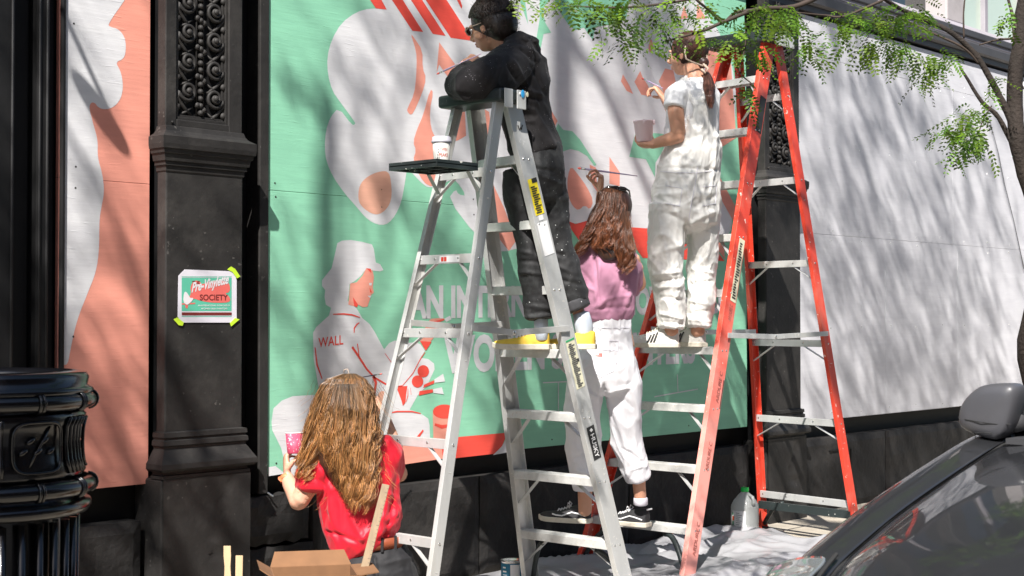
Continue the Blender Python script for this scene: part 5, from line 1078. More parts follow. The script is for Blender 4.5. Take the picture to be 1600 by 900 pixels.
    for x, y, rx, ry, n, d, dr in cl:
        n = int(n*(.55 if 1000 < x < 1110 else .72 if 1270 < x < 1500 else .92)+1)
        for k in range(n):
            b = V(x+rnd.gauss(0,rx*.5), y+rnd.gauss(0,ry*.45)-10, d+rnd.gauss(0,.10)); dd = RT*rnd.uniform(-1,1)+FW*rnd.uniform(-.6,.6)+Vector((0,0,rnd.uniform(-1.2,.15)*dr)); leafspray(mb, tint, b, dd, rnd.uniform(.07,.13), rnd.randint(6,8), dr*.8, rnd.uniform(.019,.030), rnd)
    build_leaves(mb, tint, 'leaf_sprays', t, 'stuff')
    # crown above the frame
    mb = MB(); tint = []; rnd = random.Random(5)
    blobs = [(6.6,-2.3,4.3,.7,.5,.5),(6.2,-1.9,4.9,.8,.6,.6),(7.2,-2.0,5.2,.8,.6,.6),(5.6,-2.0,4.2,.6,.5,.4),(4.9,-1.8,4.5,.5,.4,.4),(5.5,-2.6,5.6,.7,.6,.5)]
    for (x, y, z, a, b_, c) in blobs:
        for k in range(int(150*a*b_*c/.3)):
            while True:
                u = Vector((rnd.uniform(-1,1), rnd.uniform(-1,1), rnd.uniform(-1,1)))
                if u.length < 1: break
            p = Vector((x+u.x*a, y+u.y*b_, z+u.z*c))
            if noise.noise(p*1.7) < -.12: continue
            sx, sy = (p-CAM).dot(RT)/depth(p)*FPX+800, 450-FPX*(p-CAM).dot(UP)/depth(p)
            if sy > -30 and -20 < sx < 1620: continue
            leafspray(mb, tint, p, (rnd.uniform(-1,1), rnd.uniform(-1,1), rnd.uniform(-.7,.3)), rnd.uniform(.14,.22), 8, .5, .034, rnd)
    build_leaves(mb, tint, 'crown', t, 'stuff')
    top = V(1580,-400,6.35)
    for (x, y, z, a, b_, c) in blobs: limb(t, [top.lerp(Vector((x,y,z)), -.0)+Vector((0,0,rnd.uniform(-.5,.1))), top.lerp(Vector((x,y,z)), .5)+Vector((0,0,.15)), Vector((x,y,z)), Vector((x+rnd.uniform(-.4,.4), y, z+.3))], .022, .006, wob=.04, seed=x)
tree_main()
def tree_left():
    t = thing('street_tree', (.6,-2.9,0), 'second street tree out of frame on the left, shading the wall', 'tree')
    b = Vector((-.5,-2.75,0)); limb(t, [b, b+Vector((.05,0,2)), b+Vector((.2,.1,4.2)), b+Vector((.6,.2,6.2)), b+Vector((.8,.3,7.5))], .10, .03, 'trunk', seed=4)
    mb = MB(); tint = []; rnd = random.Random(8)
    blobs = []
    for k in range(11):
        tx, tz, yy = [(2.0,2.4,-2.0),(2.5,1.2,-1.8),(1.5,3.4,-2.2),(2.75,.7,-2.1),(2.6,2.9,-1.9),(4.9,2.75,-2.4),(4.55,2.2,-2.3),(3.45,.75,-2.2),(4.35,1.25,-2.4),(3.35,1.45,-2.2),(5.9,3.6,-2.4)][k]
        s = [(.7,.4,.7),(.6,.4,.6),(.8,.5,.8),(.32,.25,.45),(.3,.25,.35),(.55,.3,.30),(.25,.3,.45),(.30,.25,.35),(.20,.2,.35),(.15,.2,.3),(.5,.3,.4)][k]; n = [420,320,420,120,70,60,46,90,30,24,60][k]
        x, y, z = tx+SUN_A*yy, yy, tz-SUN_C*yy; blobs.append((x,y,z))
        for q in range(n):
            u = Vector((rnd.gauss(0,.5), rnd.gauss(0,.5), rnd.gauss(0,.5))); p = Vector((x+u.x*s[0], y+u.y*s[1], z+u.z*s[2]))
            leafspray(mb, tint, p, (rnd.uniform(-1,1), rnd.uniform(-1,1), rnd.uniform(-.7,.3)), rnd.uniform(.14,.22), 8, .5, .034, rnd)
    build_leaves(mb, tint, 'crown', t, 'stuff')
    for i, q in enumerate(blobs): limb(t, [b+Vector((.3,.1,4.6+.15*i)), (b+Vector((.3,.1,5))).lerp(Vector(q),.5)+Vector((0,0,.2)), q], .022, .006, wob=.05, seed=i)
tree_left()
def shade_crown_for(t, name, spots, seed):  # unseen leaf clumps added up-sun of given wall spots to dapple them
    mb = MB(); tint = []; rnd = random.Random(seed); cs = []
    for (x, z, rx, rz, s_, n, cl) in spots:
        n = int(n*(.82 if seed == 21 else 1))
        c = Vector((x-SUN_A*s_, -s_, z+SUN_C*s_)); cs.append(c)
        for q in range(n):
            while True:
                u = Vector((rnd.uniform(-1,1), rnd.uniform(-1,1), rnd.uniform(-1,1)))
                if u.length < 1: break
            p = Vector((c.x+u.x*rx, c.y+u.y*.45, c.z+u.z*rz))
            if noise.noise(p*2.3) < cl: continue
            leafspray(mb, tint, p, (rnd.uniform(-1,1), rnd.uniform(-1,1), rnd.uniform(-.7,.3)), rnd.uniform(.16,.24), 7, .5, .040, rnd)
    build_leaves(mb, tint, name, t, 'stuff'); return cs
tm = [o for o in bpy.data.objects if o.name == 'honey_locust_tree'][0]
shade_crown_for(tm, 'shade_crown', [(8.9,2.4,.65,.9,2.3,430,-.02),(9.6,1.9,.8,1.1,2.6,400,.0),(10.6,1.6,.8,1.1,2.4,330,.02),(8.9,1.0,.7,.7,2.2,250,.0),(11.5,1.8,.8,1.2,2.3,230,.02),(10,.2,1.6,.5,2.6,420,-.0),(9.2,2.9,.8,.4,1.9,130,.0),(10,1.8,1.6,1.2,3.4,420,.05)], 21)
tl_ = [o for o in bpy.data.objects if o.name == 'street_tree'][0]
shade_crown_for(tl_, 'shade_crown', [(6.1,1.15,.45,.55,3.2,420,-.25),(6.62,1.1,.38,.55,3.3,430,-.25),(7.5,1.1,.25,.45,1.8,60,.12),(7.25,.75,.28,.30,1.8,85,.14),(7.25,.1,.35,.5,1.8,150,.10),(7.1,2.5,.55,.7,3.0,300,.0),(6.6,3.0,.4,.4,2.8,140,.0),(5.55,.9,.25,.35,3.2,110,-.2),(1.9,1.6,.75,1.6,3.2,650,-.3),(6.2,-.5,1.0,.5,2.8,260,.0)], 22)
# slack cable on the boards, upper right
mb = MB(); mb.tube([P(1547,190,-.012), P(1560,240,-.012), P(1570,290,-.012), P(1584,345,-.012), P(1600,420,-.012)], .0035, 6); o = mb.build('slack_cable', M['wire'], None, smooth=True); tag(o, 'thin dark cable hanging over the white boards near the tree trunk', 'cable')
mb = MB(); q = P(1584,135,-.02); mb.ell(q+Vector((0,-.05,0)), ((1,0,0),(0,1,0),(0,0,1)), (.03,.06,.03), 12, 8); mb.tube([q, q+Vector((0,-.02,0))], .045, 12); o = mb.build('wall_fixture', M['whitelabel'], None, smooth=True); tag(o, 'small pale knob fixed to the boards beside the trunk', 'wall fixture')
# ------------------------------------------------------------------ people
def ltube(mb, d0, pts, cap=.75, n=16, dome=(True, True)):
    """pts: (px, py, depth offset, half width in px, half depth in m); rounded ends."""
    q = []
    for (x, y, do, w, rd) in pts: d = d0+do; q.append((V(x, y, d), rd, w*d/FPX))
    def end(a, b): t = (a[0]-b[0]).normalized(); r = min(a[1], a[2]); return [(a[0]+t*r*.45*cap, a[1]*.80, a[2]*.80), (a[0]+t*r*.78*cap, a[1]*.45, a[2]*.45), (a[0]+t*r*.88*cap, a[1]*.12, a[2]*.12)]
    if dome[0]: q = end(q[0], q[1])[::-1]+q
    if dome[1]: q = q+end(q[-1], q[-2])
    mb.tube([a for a, _, _ in q], [(b, c) for _, b, c in q], n, ax=FW)
def hand(mb, wrist, d, nrm, curls, thumb=(.5, .3), side=1, s=1.0, spread=.10):
    d = Vector(d).normalized(); nrm = Vector(nrm); nrm = (nrm-d*nrm.dot(d)).normalized(); sd = d.cross(nrm)*side   # sd points to the thumb side
    w = Vector(wrist)
    mb.tube([w-d*.035*s, w-d*.01*s, w+d*.02*s, w+d*.055*s, w+d*.082*s, w+d*.092*s], [(.020*s,.026*s),(.018*s,.025*s),(.0165*s,.033*s),(.0150*s,.038*s),(.0125*s,.037*s),(.007*s,.030*s)], 14, ax=nrm)
    tips = []
    for k, (L, off, r) in enumerate(((.90,.029,.0083),(1.0,.0095,.0086),(.94,-.010,.0082),(.76,-.0285,.0072))):
        c = curls[k]; p = w+d*(.080-.003*abs(k-1))*s+sd*off*s; a = 0; pts = [p-d*.02*s, p]; rr = [r*s*1.05, r*s*1.1]
        dd = (d+sd*(1.5-k)*spread).normalized()
        for j, (seg, ca) in enumerate(((.044,c[0]),(.027,c[1]),(.021,c[2]))):
            a += R(ca); u = dd*math.cos(a)+nrm*math.sin(a); m_ = p+u*seg*.5*L*s; p = p+u*seg*L*s; pts += [m_, p]; rr += [r*s*(.98-.06*j), r*s*(1.0-.08*j)]
        pts.append(p+u*.005*s); rr.append(r*s*.55); mb.tube(pts, rr, 8, ax=nrm if False else None); tips.append(p)
    b = w+d*.022*s+sd*.022*s; td = (d*.62+sd*thumb[0]+nrm*thumb[1]).normalized(); p1 = b+td*.040*s; t2 = (td+nrm*.35+d*.25-sd*.15).normalized(); p2 = p1+t2*.030*s; p3 = p2+(t2+d*.2).normalized()*.024*s
    mb.tube([b-td*.012*s, b, b.lerp(p1,.6), p1, p2, p3, p3+(p3-p2)*.2], [.013*s,.0145*s,.0125*s,.0105*s,.0098*s,.0082*s,.004*s], 9)
    return tips, p3
def head(mb, c, f, u, s=1.0, neck_to=None):
    """cranium, jaw, nose, lips, brow, ears. c is the middle of the head, f faces forward, u up."""
    f = Vector(f).normalized(); u = Vector(u); u = (u-f*u.dot(f)).normalized(); r = f.cross(u); c = Vector(c); A = (r, f, u)
    e = lambda o, rad, ax=A, nu=20, nv=14: mb.ell(c+r*o[0]*s+f*o[1]*s+u*o[2]*s, ax, [q*s for q in rad], nu, nv)
    e((0,-.012,.035),(.074,.092,.080)); e((0,.030,-.020),(.058,.062,.088)); e((0,.048,-.078),(.034,.030,.026)); e((0,.010,-.055),(.050,.050,.045))
    for x in (-1, 1): e((x*.050,.030,-.030),(.016,.035,.028)); e((x*.028,.076,.018),(.022,.014,.009)); e((x*.074,-.006,-.010),(.008,.017,.028)); e((x*.078,-.014,-.004),(.006,.012,.022))
    mb.tube([c+f*.088*s+u*.014*s, c+f*.101*s-u*.012*s, c+f*.112*s-u*.028*s, c+f*.098*s-u*.040*s], [.008*s,.010*s,.0125*s,.008*s], 10)
    for x in (-1, 1): e((x*.011,.096,-.034),(.008,.009,.007))
    e((0,.086,-.058),(.022,.010,.0065)); e((0,.084,-.069),(.019,.010,.0070))
    if neck_to is not None:
        n0 = c-u*.045*s-f*.022*s; mb.tube([n0, n0.lerp(Vector(neck_to),.5), Vector(neck_to), Vector(neck_to)+(Vector(neck_to)-n0)*.5], [(.052*s,.052*s),(.050*s,.050*s),(.058*s,.058*s),(.08*s,.08*s)], 16)
    return r, f, u
def face_parts(t, c, f, u, r, s=1.0):
    for x in (-1, 1):
        p = c+r*x*.031*s+f*.079*s+u*.003*s
        mb = MB(); mb.ell(p, (r,f,u), (.0135*s,.010*s,.0078*s), 14, 10); e = mb.build('eye', M['eyewhite'], t, smooth=True)
        mb = MB(); mb.ell(p+f*.0062*s, (r,f,u), (.0058*s,.0045*s,.0058*s), 12, 8); mb.build('iris', M['iris'], e, smooth=True)
        mb = MB(); mb.tube([p+r*-.017*s*1+u*.012*s+f*.002, p+u*.017*s+f*.009*s, p+r*.017*s+u*.012*s+f*.002], .0028*s, 6); mb.build('eyebrow', M['hairdark'], t, smooth=True)
    mb = MB(); mb.ell(c+f*.0885*s-u*.058*s, (r,f,u), (.019*s,.009*s,.0045*s), 14, 8); mb.ell(c+f*.0865*s-u*.068*s, (r,f,u), (.017*s,.009*s,.0052*s), 14, 8); mb.build('lips', M['lip'], t, smooth=True)
def hair_tubes(name, m, parent, strands, sides=3, cols=None):
    """strands: list of (points, r0, r1); one mesh of tapered strands with a tint per strand."""
    V_ = []; F_ = []; T_ = []; o = 0
    for si, (pts, r0, r1) in enumerate(strands):
        P_ = np.array(pts); n = len(P_); t = np.gradient(P_, axis=0); t /= np.linalg.norm(t, axis=1)[:, None]+1e-9
        a = np.cross(t, np.array(FW)); a /= np.linalg.norm(a, axis=1)[:, None]+1e-9; b = np.cross(t, a)
        rr = np.linspace(1, 0, n)**.6*(r0-r1)+r1; rr[0] *= .6
        ring = [P_+(a*math.cos(2*math.pi*j/sides)+b*math.sin(2*math.pi*j/sides))*rr[:, None] for j in range(sides)]
        V_.append(np.stack(ring, 1).reshape(-1, 3)); idx = np.arange(n-1)[:, None]*sides+np.arange(sides)[None]; nx = np.arange(n-1)[:, None]*sides+(np.arange(sides)[None]+1) % sides
        F_.append((np.stack([idx, nx, nx+sides, idx+sides], -1).reshape(-1, 4)+o)); o += n*sides; T_.append((si, (n-1)*sides, n))
    v = np.concatenate(V_); f = np.concatenate(F_); off = np.array(parent_loc(parent)); me = bpy.data.meshes.new(name)
    me.vertices.add(len(v)); me.vertices.foreach_set('co', (v-off).ravel()); me.loops.add(f.size); me.loops.foreach_set('vertex_index', f.ravel().astype(np.int32))
    me.polygons.add(len(f)); me.polygons.foreach_set('loop_start', (np.arange(len(f))*4).astype(np.int32)); me.polygons.foreach_set('loop_total', np.full(len(f), 4, dtype=np.int32)); me.update(calc_edges=True)
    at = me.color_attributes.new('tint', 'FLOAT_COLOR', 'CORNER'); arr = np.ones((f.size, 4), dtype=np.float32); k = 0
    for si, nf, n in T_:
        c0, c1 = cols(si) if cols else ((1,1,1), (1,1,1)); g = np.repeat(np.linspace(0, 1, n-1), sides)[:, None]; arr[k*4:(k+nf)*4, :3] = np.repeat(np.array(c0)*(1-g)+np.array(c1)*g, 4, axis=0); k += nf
    at.data.foreach_set('color', arr.ravel()); me.materials.append(m); me.polygons.foreach_set('use_smooth', [True]*len(me.polygons)); me.update(); return link(name, me, parent)
def flow_hair(rows, d0, nclump, per, seed, wave=4, freq=3.0, r=.0019, spread=.016, tmin=.72, steps=26, front=False, wgrow=1.0):
    """rows from crown to tips: (y, x left, x right, depth offset, half thickness)."""
    rnd = random.Random(seed); out = []; n = len(rows)
    def at(t, ca, sa):
        q = t*(n-1); i = min(int(q), n-2); f = q-i; f = f*f*(3-2*f)*.5+f*.5; A = rows[i]; B = rows[i+1]; l = lambda k: A[k]*(1-f)+B[k]*f
        return (l(1)+l(2))/2+ca*(l(2)-l(1))/2, l(0), l(3)+sa*l(4)
    for c in range(nclump):
        ph = rnd.uniform(-math.pi, math.pi) if front or rnd.random() < .15 else rnd.uniform(-math.pi, 0); rho = rnd.uniform(.62, 1.0)**.6; p1 = rnd.uniform(0, 6.28); fr = freq*rnd.uniform(.6, 1.4); am = wave*rnd.uniform(.3, 1.7); te = rnd.uniform(tmin, 1.0); tw = rnd.uniform(-.35, .35)
        for s in range(per):
            o1, o2 = rnd.gauss(0, 1), rnd.gauss(0, 1); pe = rnd.uniform(.9, 1.04); j = rnd.uniform(-.5, .5); pts = []
            for k in range(steps):
                t = k/(steps-1); T = min(1.0, t*te*pe); an = ph+tw*t; x, y, d = at(T, rho*math.cos(an), rho*math.sin(an)); g = (.04+T**1.4*wgrow)
                cl = 1-.55*t**2
                x += am*g*math.sin(6.283*fr*T+p1+j*.8); dd = am*g*.0026*math.cos(6.283*fr*T+p1+j); y += am*.25*g*math.sin(6.283*fr*T*1.1+p1+1)
                if T > .999: y += (t*te*pe-1)*60
                p = V(x, y, d0+d+dd)+RT*(o1*spread*cl*(.25+t*.75))+FW*(o2*spread*cl*.6*(.25+t*.75)); pts.append(p)
            out.append((pts, r*rnd.uniform(.8, 1.2), r*.3))
    return out
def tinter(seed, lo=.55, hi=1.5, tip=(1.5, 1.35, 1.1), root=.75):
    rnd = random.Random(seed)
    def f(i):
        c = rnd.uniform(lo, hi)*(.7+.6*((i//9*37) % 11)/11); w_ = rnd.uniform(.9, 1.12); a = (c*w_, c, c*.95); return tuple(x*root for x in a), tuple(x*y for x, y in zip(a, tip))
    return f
def shoe(parent, heel, toe, up, L, h, mu, ms, style, wid=.047):
    heel, toe = Vector(heel), Vector(toe); d = (toe-heel).normalized(); up = Vector(up); up = (up-d*up.dot(d)).normalized(); s = d.cross(up)
    wv = lambda u: wid*(.62+.38*math.sin(math.pi*min(1, u*1.25)) if u < .5 else .74+.26*math.sin(math.pi*(u*.95-.02)))*(1 if .05 < u < .88 else (.86 if u <= .05 else max(.30, 1-((u-.88)/.12)**2*.62)))
    o = heel
    mb = MB(); N = 14; rows = []
    for k in range(N+1):
        u = k/N; w_ = wv(u)+.003; lift = .008*max(0, (u-.75)/.25)**2; c = o+d*(u*L+.0); rows.append([c+s*w_+up*lift, c+s*(w_+.002)+up*(.024+lift), c-s*(w_+.002)+up*(.024+lift), c-s*w_+up*lift])
    vs = [p for r_ in rows for p in r_]; fs = [(i*4+j, i*4+(j+1) % 4, (i+1)*4+(j+1) % 4, (i+1)*4+j) for i in range(N) for j in range(4)]+[(0,1,2,3), tuple(range(N*4, N*4+4))[::-1]]
    mb.add(vs, fs); sole = mb.build('sole', ms, None, bevel=.004, fixn=True)
    mb = MB(); top = {0:h, .12:h*1.03, .3:h*.93, .42:h*.72, .55:h*.53, .7:h*.43, .85:h*.37, .95:h*.28, 1:h*.12}; ks = sorted(top)
    def ht(u):
        for a, b in zip(ks, ks[1:]):
            if a <= u <= b: f = (u-a)/(b-a); return top[a]*(1-f)+top[b]*f
    vs = []; n = 12; N = 18
    for k in range(N+1):
        u = k/N; w_ = wv(u)-.001; hh = ht(u); c = o+d*(u*L*.985+.003)+up*.022
        for j in range(n+1): a = math.pi*j/n; vs.append(c+s*(w_*math.copysign(abs(math.cos(a))**.7, math.cos(a)))*(1-.32*(math.sin(a)**2)*(1 if u < .45 else .6))+up*(hh*math.sin(a)**.8))
    mb.add(vs, [(i*(n+1)+j, i*(n+1)+j+1, (i+1)*(n+1)+j+1, (i+1)*(n+1)+j) for i in range(N) for j in range(n)]+[tuple(range(n+1)), tuple(range(N*(n+1), (N+1)*(n+1)))[::-1]])
    me = mb.build('shoe', mu, parent, smooth=True, fixn=True); m_ = me.modifiers.new('sub', 'SUBSURF'); m_.render_levels = 1; m_.levels = 1
    sole.data.transform(Matrix.Translation(-parent_loc(me))); sole.parent = me
    side = -1 if s.dot(FW) > 0 else 1                              # the side turned to the camera
    def onside(u, v, out=.0035): w_ = wv(u); hh = ht(u); a = math.asin(min(.99, (v)**(1/.8))); return o+d*(u*L*.985+.003)+up*(.022+hh*v)+s*side*((w_-.001)*(math.cos(a)**.7)*(1-.32*math.sin(a)**2*(1 if u < .45 else .6))+out)
    if style == 'three':
        for q in range(3): mb = MB(); mb.tube([onside(.36+q*.062+.10*(1-v), v) for v in (.04,.25,.5,.72)], [(.0045,.0015)]*4, 6, ax=d); mb.build('stripe', M['ink'], me)
        mb = MB(); c = o-d*.001+up*(.022+h*.98); mb.ell(c+up*.006, (s, d, up), (.022,.006,.014), 12, 8); hk = mb.build('heel_tab', M['ink'], me, smooth=True)
        mb = MB(); mb.ell(c-d*.005+up*.004, (s, d, up), (.010,.002,.006), 8, 6); mb.build('gold_print', M['yellow'], hk)
    if style == 'wave':
        mb = MB(); mb.tube([onside(u, v) for u, v in ((.06,.22),(.2,.38),(.32,.50),(.42,.42),(.50,.30),(.62,.42),(.70,.62))], [(.0035,.0015)]*7, 6, ax=up); mb.build('side_stripe', M['whitelabel'], me)
        mb = MB(); mb.tube([o-d*.001+s*w_+up*(.022+h*.98) for w_ in (-.022,0,.022)], .004, 6); mb.build('collar_trim', M['whitelabel'], me)
    mb = MB(); rnd = random.Random(3); n_l = 5 if style != 'plain' else 4
    for q in range(n_l):
        u = .40+.055*q; hh = ht(u)*.97; c = o+d*(u*L)+up*(.024+hh); mb.tube([c-s*.020+up*-.004, c+up*.006, c+s*.020+up*-.004], .0030, 6)
        if q: c0 = o+d*((u-.055)*L)+up*(.026+ht(u-.055)*.97); mb.tube([c0-s*.020, c+s*.016+up*.002], .0028, 6)
    c = o+d*(.42*L)+up*(.034+ht(.42)); mb.tube([c, c+s*.02+up*.014+d*.006, c+s*.036+up*.002, c+s*.02-up*.004, c], .0026, 6); mb.tube([c, c-s*.02+up*.012, c-s*.034-up*.004, c-s*.012-up*.004, c], .0026, 6); mb.build('laces', M['soleoff' if style == 'three' else 'whitelabel'], me, smooth=True)
    return me
def brush(label, tip, end, m='brushhandle', r=.0045, L=None):
    tip, end = Vector(tip), Vector(end); d = (end-tip).normalized(); t = thing('paintbrush', tip, label, 'paintbrush')
    mb = MB(); mb.tube([tip+d*.045, tip+d*.07, tip.lerp(end,.45), end], [r*.9, r*1.15, r*.9, r*.4], 8); mb.build('handle', M[m], t, smooth=True)
    mb = MB(); mb.tube([tip+d*.022, tip+d*.047], [r*.95, r*.95], 8); mb.build('ferrule', M['tin'], t, smooth=True)
    mb = MB(); mb.tube([tip, tip+d*.010, tip+d*.024], [r*.25, r*1.15, r*.9], 8); mb.build('bristles', M['coralpaint'], t, smooth=True)

# ================================================================= woman in red, kneeling
def red_woman():
    d0 = 5.90; w0 = V(575, 990, d0); t = thing('person', (w0.x, w0.y, 0), 'woman in a shiny red top with long wavy golden brown hair kneeling at the wall', 'person')
    # skin: head, neck, torso core, arms, hands, lower body under the clothes - one surface
    b = MB(); hc = V(548, 632, d0+.03); f = (FW*.93-RT*.28+UP*.10).normalized(); u = (UP*.97-FW*.05).normalized()
    r, f, u = head(b, hc, f, u, .98, neck_to=V(556, 688, d0+.0))
    ltube(b, d0, [(556,690,.03,34,.05),(558,720,.04,50,.07),(560,790,.05,46,.075),(575,850,.05,50,.09),(584,900,.05,56,.11)])
    ltube(b, d0, [(512,706,.02,17,.045),(490,745,.0,17,.044),(468,782,-.01,15,.040)]); 
    ltube(b, d0, [(468,785,-.01,15.5,.040),(460,768,.03,14,.036),(452,755,.07,11.5,.030),(449,745,.09,9.5,.024)])
    hd = (RT*-.12+UP*.80+FW*.35); tp = hand(b, V(449,742,d0+.095), hd, RT*.75+FW*.25+UP*.1, [(38,48,30),(40,50,30),(44,52,32),(48,55,35)], (.9,.75), side=-1, s=.93, spread=.12)
    ltube(b, d0, [(606,708,.05,17,.045),(622,740,.14,15,.04),(618,700,.30,12,.032),(600,650,.36,9,.024)])
    bh = V(585, 612, d0+.40); hand(b, V(600,648,d0+.36), bh-V(600,648,d0+.36), RT*-.8+FW*.2, [(45,60,40)]*4, (.7,.6), side=1, s=.92)
    # thighs forward and down, shins back on the ground
    kn = []
    for sx in (-1, 1):
        hip = V(584+sx*30, 905, d0+.05); knee = Vector((hip.x+.30+sx*.02, hip.y+.34, .09)) ; foot = hip+Vector((-.05,-.12,0)); foot.z = .06
        b.tube([hip, hip.lerp(knee,.5)+Vector((0,0,.03)), knee], [.085,.075,.058], 14); b.tube([knee, knee.lerp(foot,.5), foot, foot+(foot-knee).normalized()*.14], [.056,.052,.036,.03], 14)
    me = remesh(b, .0042, 4); body = finish(me, 'body', M['skin'], t); face_parts(t, hc, f, u, r, .98)
    # satin top
    c = MB(); ltube(c, d0, [(556,684,.02,30,.055),(556,696,.02,54,.085),(556,715,.03,66,.10),(557,745,.03,66,.108),(560,780,.03,64,.110),(565,815,.03,64,.115),(572,836,.03,62,.118),(580,846,.03,58,.112)], cap=.5)
    ltube(c, d0, [(524,700,.02,24,.055),(503,716,.0,26,.062),(489,742,-.005,27,.064),(487,764,-.01,25,.060)], cap=.2); ltube(c, d0, [(592,698,.03,26,.06),(608,712,.05,24,.07),(614,730,.09,18,.07),(612,745,.11,14,.06)], cap=.5)
    F_ = [(500,700,520,840,5,.007),(515,740,500,835,4,-.007),(608,735,590,840,6,.010),(622,740,600,850,4,-.009),(600,800,560,846,5,.009),(630,790,600,815,5,.010),(570,846,545,800,4,.006),(640,815,590,846,4,-.008),(530,845,510,800,4,-.007),
          (486,720,520,770,4,.007),(480,745,512,760,4,-.006),(600,690,622,735,4,.006),(590,705,606,745,3,-.006),(505,830,560,848,3,-.008),(600,770,640,790,4,.007)]
    cloth(c, 'shirt', M['redcloth'], t, .006, 4, .009, 7, (1,1,.5), 3, F_, 2.1)
    # jeans: back of the hips, thighs, shins
    c = MB(); ltube(c, d0, [(582,846,.05,50,.098),(583,862,.05,56,.110),(585,885,.04,65,.125),(588,915,.03,70,.14),(588,935,.03,64,.13)], cap=.6)
    for sx in (-1, 1):
        hip = V(584+sx*30, 905, d0+.05); knee = Vector((hip.x+.30+sx*.02, hip.y+.34, .095)); foot = hip+Vector((-.05,-.12,0)); foot.z = .065
        c.tube([hip, hip.lerp(knee,.5)+Vector((0,0,.03)), knee+(knee-hip)*.12], [.105,.092,.072], 14); c.tube([knee, knee.lerp(foot,.5), foot], [.070,.064,.046], 14)
    cloth(c, 'jeans', M['jeans'], t, .0075, 5, .007, 7, (1,1,1.4), 5, [(584,868,588,915,3,-.012),(530,880,575,885,3,.005),(600,882,645,872,3,.005)])
    mb = MB(); pts = []
    for k in range(41):
        a = 2*math.pi*k/40; pts.append(V(581+57*math.cos(a)+0, 852+4*math.cos(a)*-1.0, d0+.05+.108*math.sin(a)))
    vs = []
    for k in range(41): 
        a = 2*math.pi*k/40
        for dy in (-8.5, 8.5): vs.append(V(581+51*math.cos(a), 853-7*math.cos(a)+dy, d0+.05+.108*math.sin(a)))
    mb.add(vs, [(2*k, 2*k+1, 2*k+3, 2*k+2) for k in range(40)]); o = mb.build('belt', M['belt'], t, smooth=True); q = o.modifiers.new('th','SOLIDIFY'); q.thickness = .004; q.offset = 1
    for x in (548, 597, 618): mb = MB(); y = 853-7*(x-581)/51; th = -math.acos(max(-1, min(1, (x-581)/52.))); dd = d0+.05+.116*math.sin(th); mb.beam(V(x,y-11,dd), V(x,y+12,dd), .011, .004, RT); mb.build('belt_loop', M['jeans'], t, bevel=.001)
    mb = MB(); wp = V(448,748,d0+.088); ax = (V(452,758,d0+.06)-V(448,740,d0+.1)).normalized(); vs = []; mb.lathe([(.0265,-.009),(.0285,-.008),(.0285,.008),(.0265,.009)], wp, 24, axis=ax); mb.build('wristwatch_strap', M['watch'], t, smooth=True)
    mb = MB(); mb.ell(wp-RT*.020-FW*.018, (RT*.6-FW*.8, ax, (RT*.6-FW*.8).cross(ax)), (.005,.015,.014), 12, 8); mb.build('watch_face', M['watch'], t, smooth=True)
    # hair
    hb = MB(); hb.ell(hc-f*.016+u*.022, (r,f,u), (.086,.096,.094), 24, 16); ltube(hb, d0, [(546,640,-.03,44,.075),(540,680,-.05,50,.070),(540,720,-.06,42,.05),(550,760,-.065,24,.03)]); me = remesh(hb, .008, 4); hbo = finish(me, 'hair_mass', M['hairdark'], t); at = hbo.data.color_attributes.new('tint', 'FLOAT_COLOR', 'CORNER'); at.data.foreach_set('color', [1.6,1.2,1,1]*len(hbo.data.loops))
    st = flow_hair([(584,538,552,.0,.03),(592,514,568,.0,.085),(612,500,582,.0,.120),(645,489,588,-.01,.13),(675,486,592,-.03,.125),(704,500,588,-.045,.11),(734,518,586,-.06,.085),(765,532,586,-.06,.06),(800,548,578,-.05,.04)], d0, 300, 11, 1, wave=8, freq=5.0, r=.0011, spread=.014, tmin=.58, steps=40)
    st += flow_hair([(584,536,550,.0,.03),(600,500,548,.0,.09),(640,484,530,.01,.11),(690,472,512,.0,.09),(726,464,494,-.02,.07),(746,466,486,-.03,.05),(760,470,480,-.03,.03)], d0, 44, 12, 2, wave=6, freq=4.8, r=.0012, spread=.010, tmin=.65, steps=36)
    st += flow_hair([(600,525,560,-.10,.02),(640,515,575,-.13,.02),(690,515,580,-.14,.02),(740,528,584,-.14,.02),(780,542,582,-.13,.02),(805,555,575,-.12,.02)], d0, 36, 14, 9, wave=6.5, freq=4.8, r=.0012, spread=.010, tmin=.7, steps=32)
    rnd = random.Random(4)
    for k in range(190):                                            # flyaway hairs
        a = rnd.uniform(-math.pi, 0); s0 = V(545+math.cos(a)*rnd.uniform(30,58), 650+rnd.uniform(-60,110), d0-.05); pts = [s0+RT*math.cos(a)*.02*q*q/20+Vector((0,0,-.012*q))+noise.noise_vector(s0*9+Vector((q*.5,0,0)))*.012 for q in range(9)]; st.append((pts, .0007, .0003))
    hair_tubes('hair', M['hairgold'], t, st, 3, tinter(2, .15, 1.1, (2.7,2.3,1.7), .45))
    mb = MB(); c = V(541,583,d0-.01); mb.tube([c+RT*-.010, c+UP*.014+RT*-.008, c+UP*.016+RT*.006, c+RT*.010, c+RT*.010-UP*.01], .0022, 6); mb.build('hair_tie', M['bandana'], t, smooth=True)
    # paper cup in the left hand
    cp = V(460, 709, d0+.075); q = thing('paper_cup', cp, 'pink patterned paper cup of coral paint held by the woman in red', 'paper cup')
    ax = (UP*.98+FW*.10-RT*.02); mb = MB(); mb.lathe([(0,0),(.027,0),(.0285,.002),(.0355,.082),(.0335,.080),(.0325,.070)], cp, 32, axis=ax); mb.build('cup', M['pinkcup'], q, smooth=True)
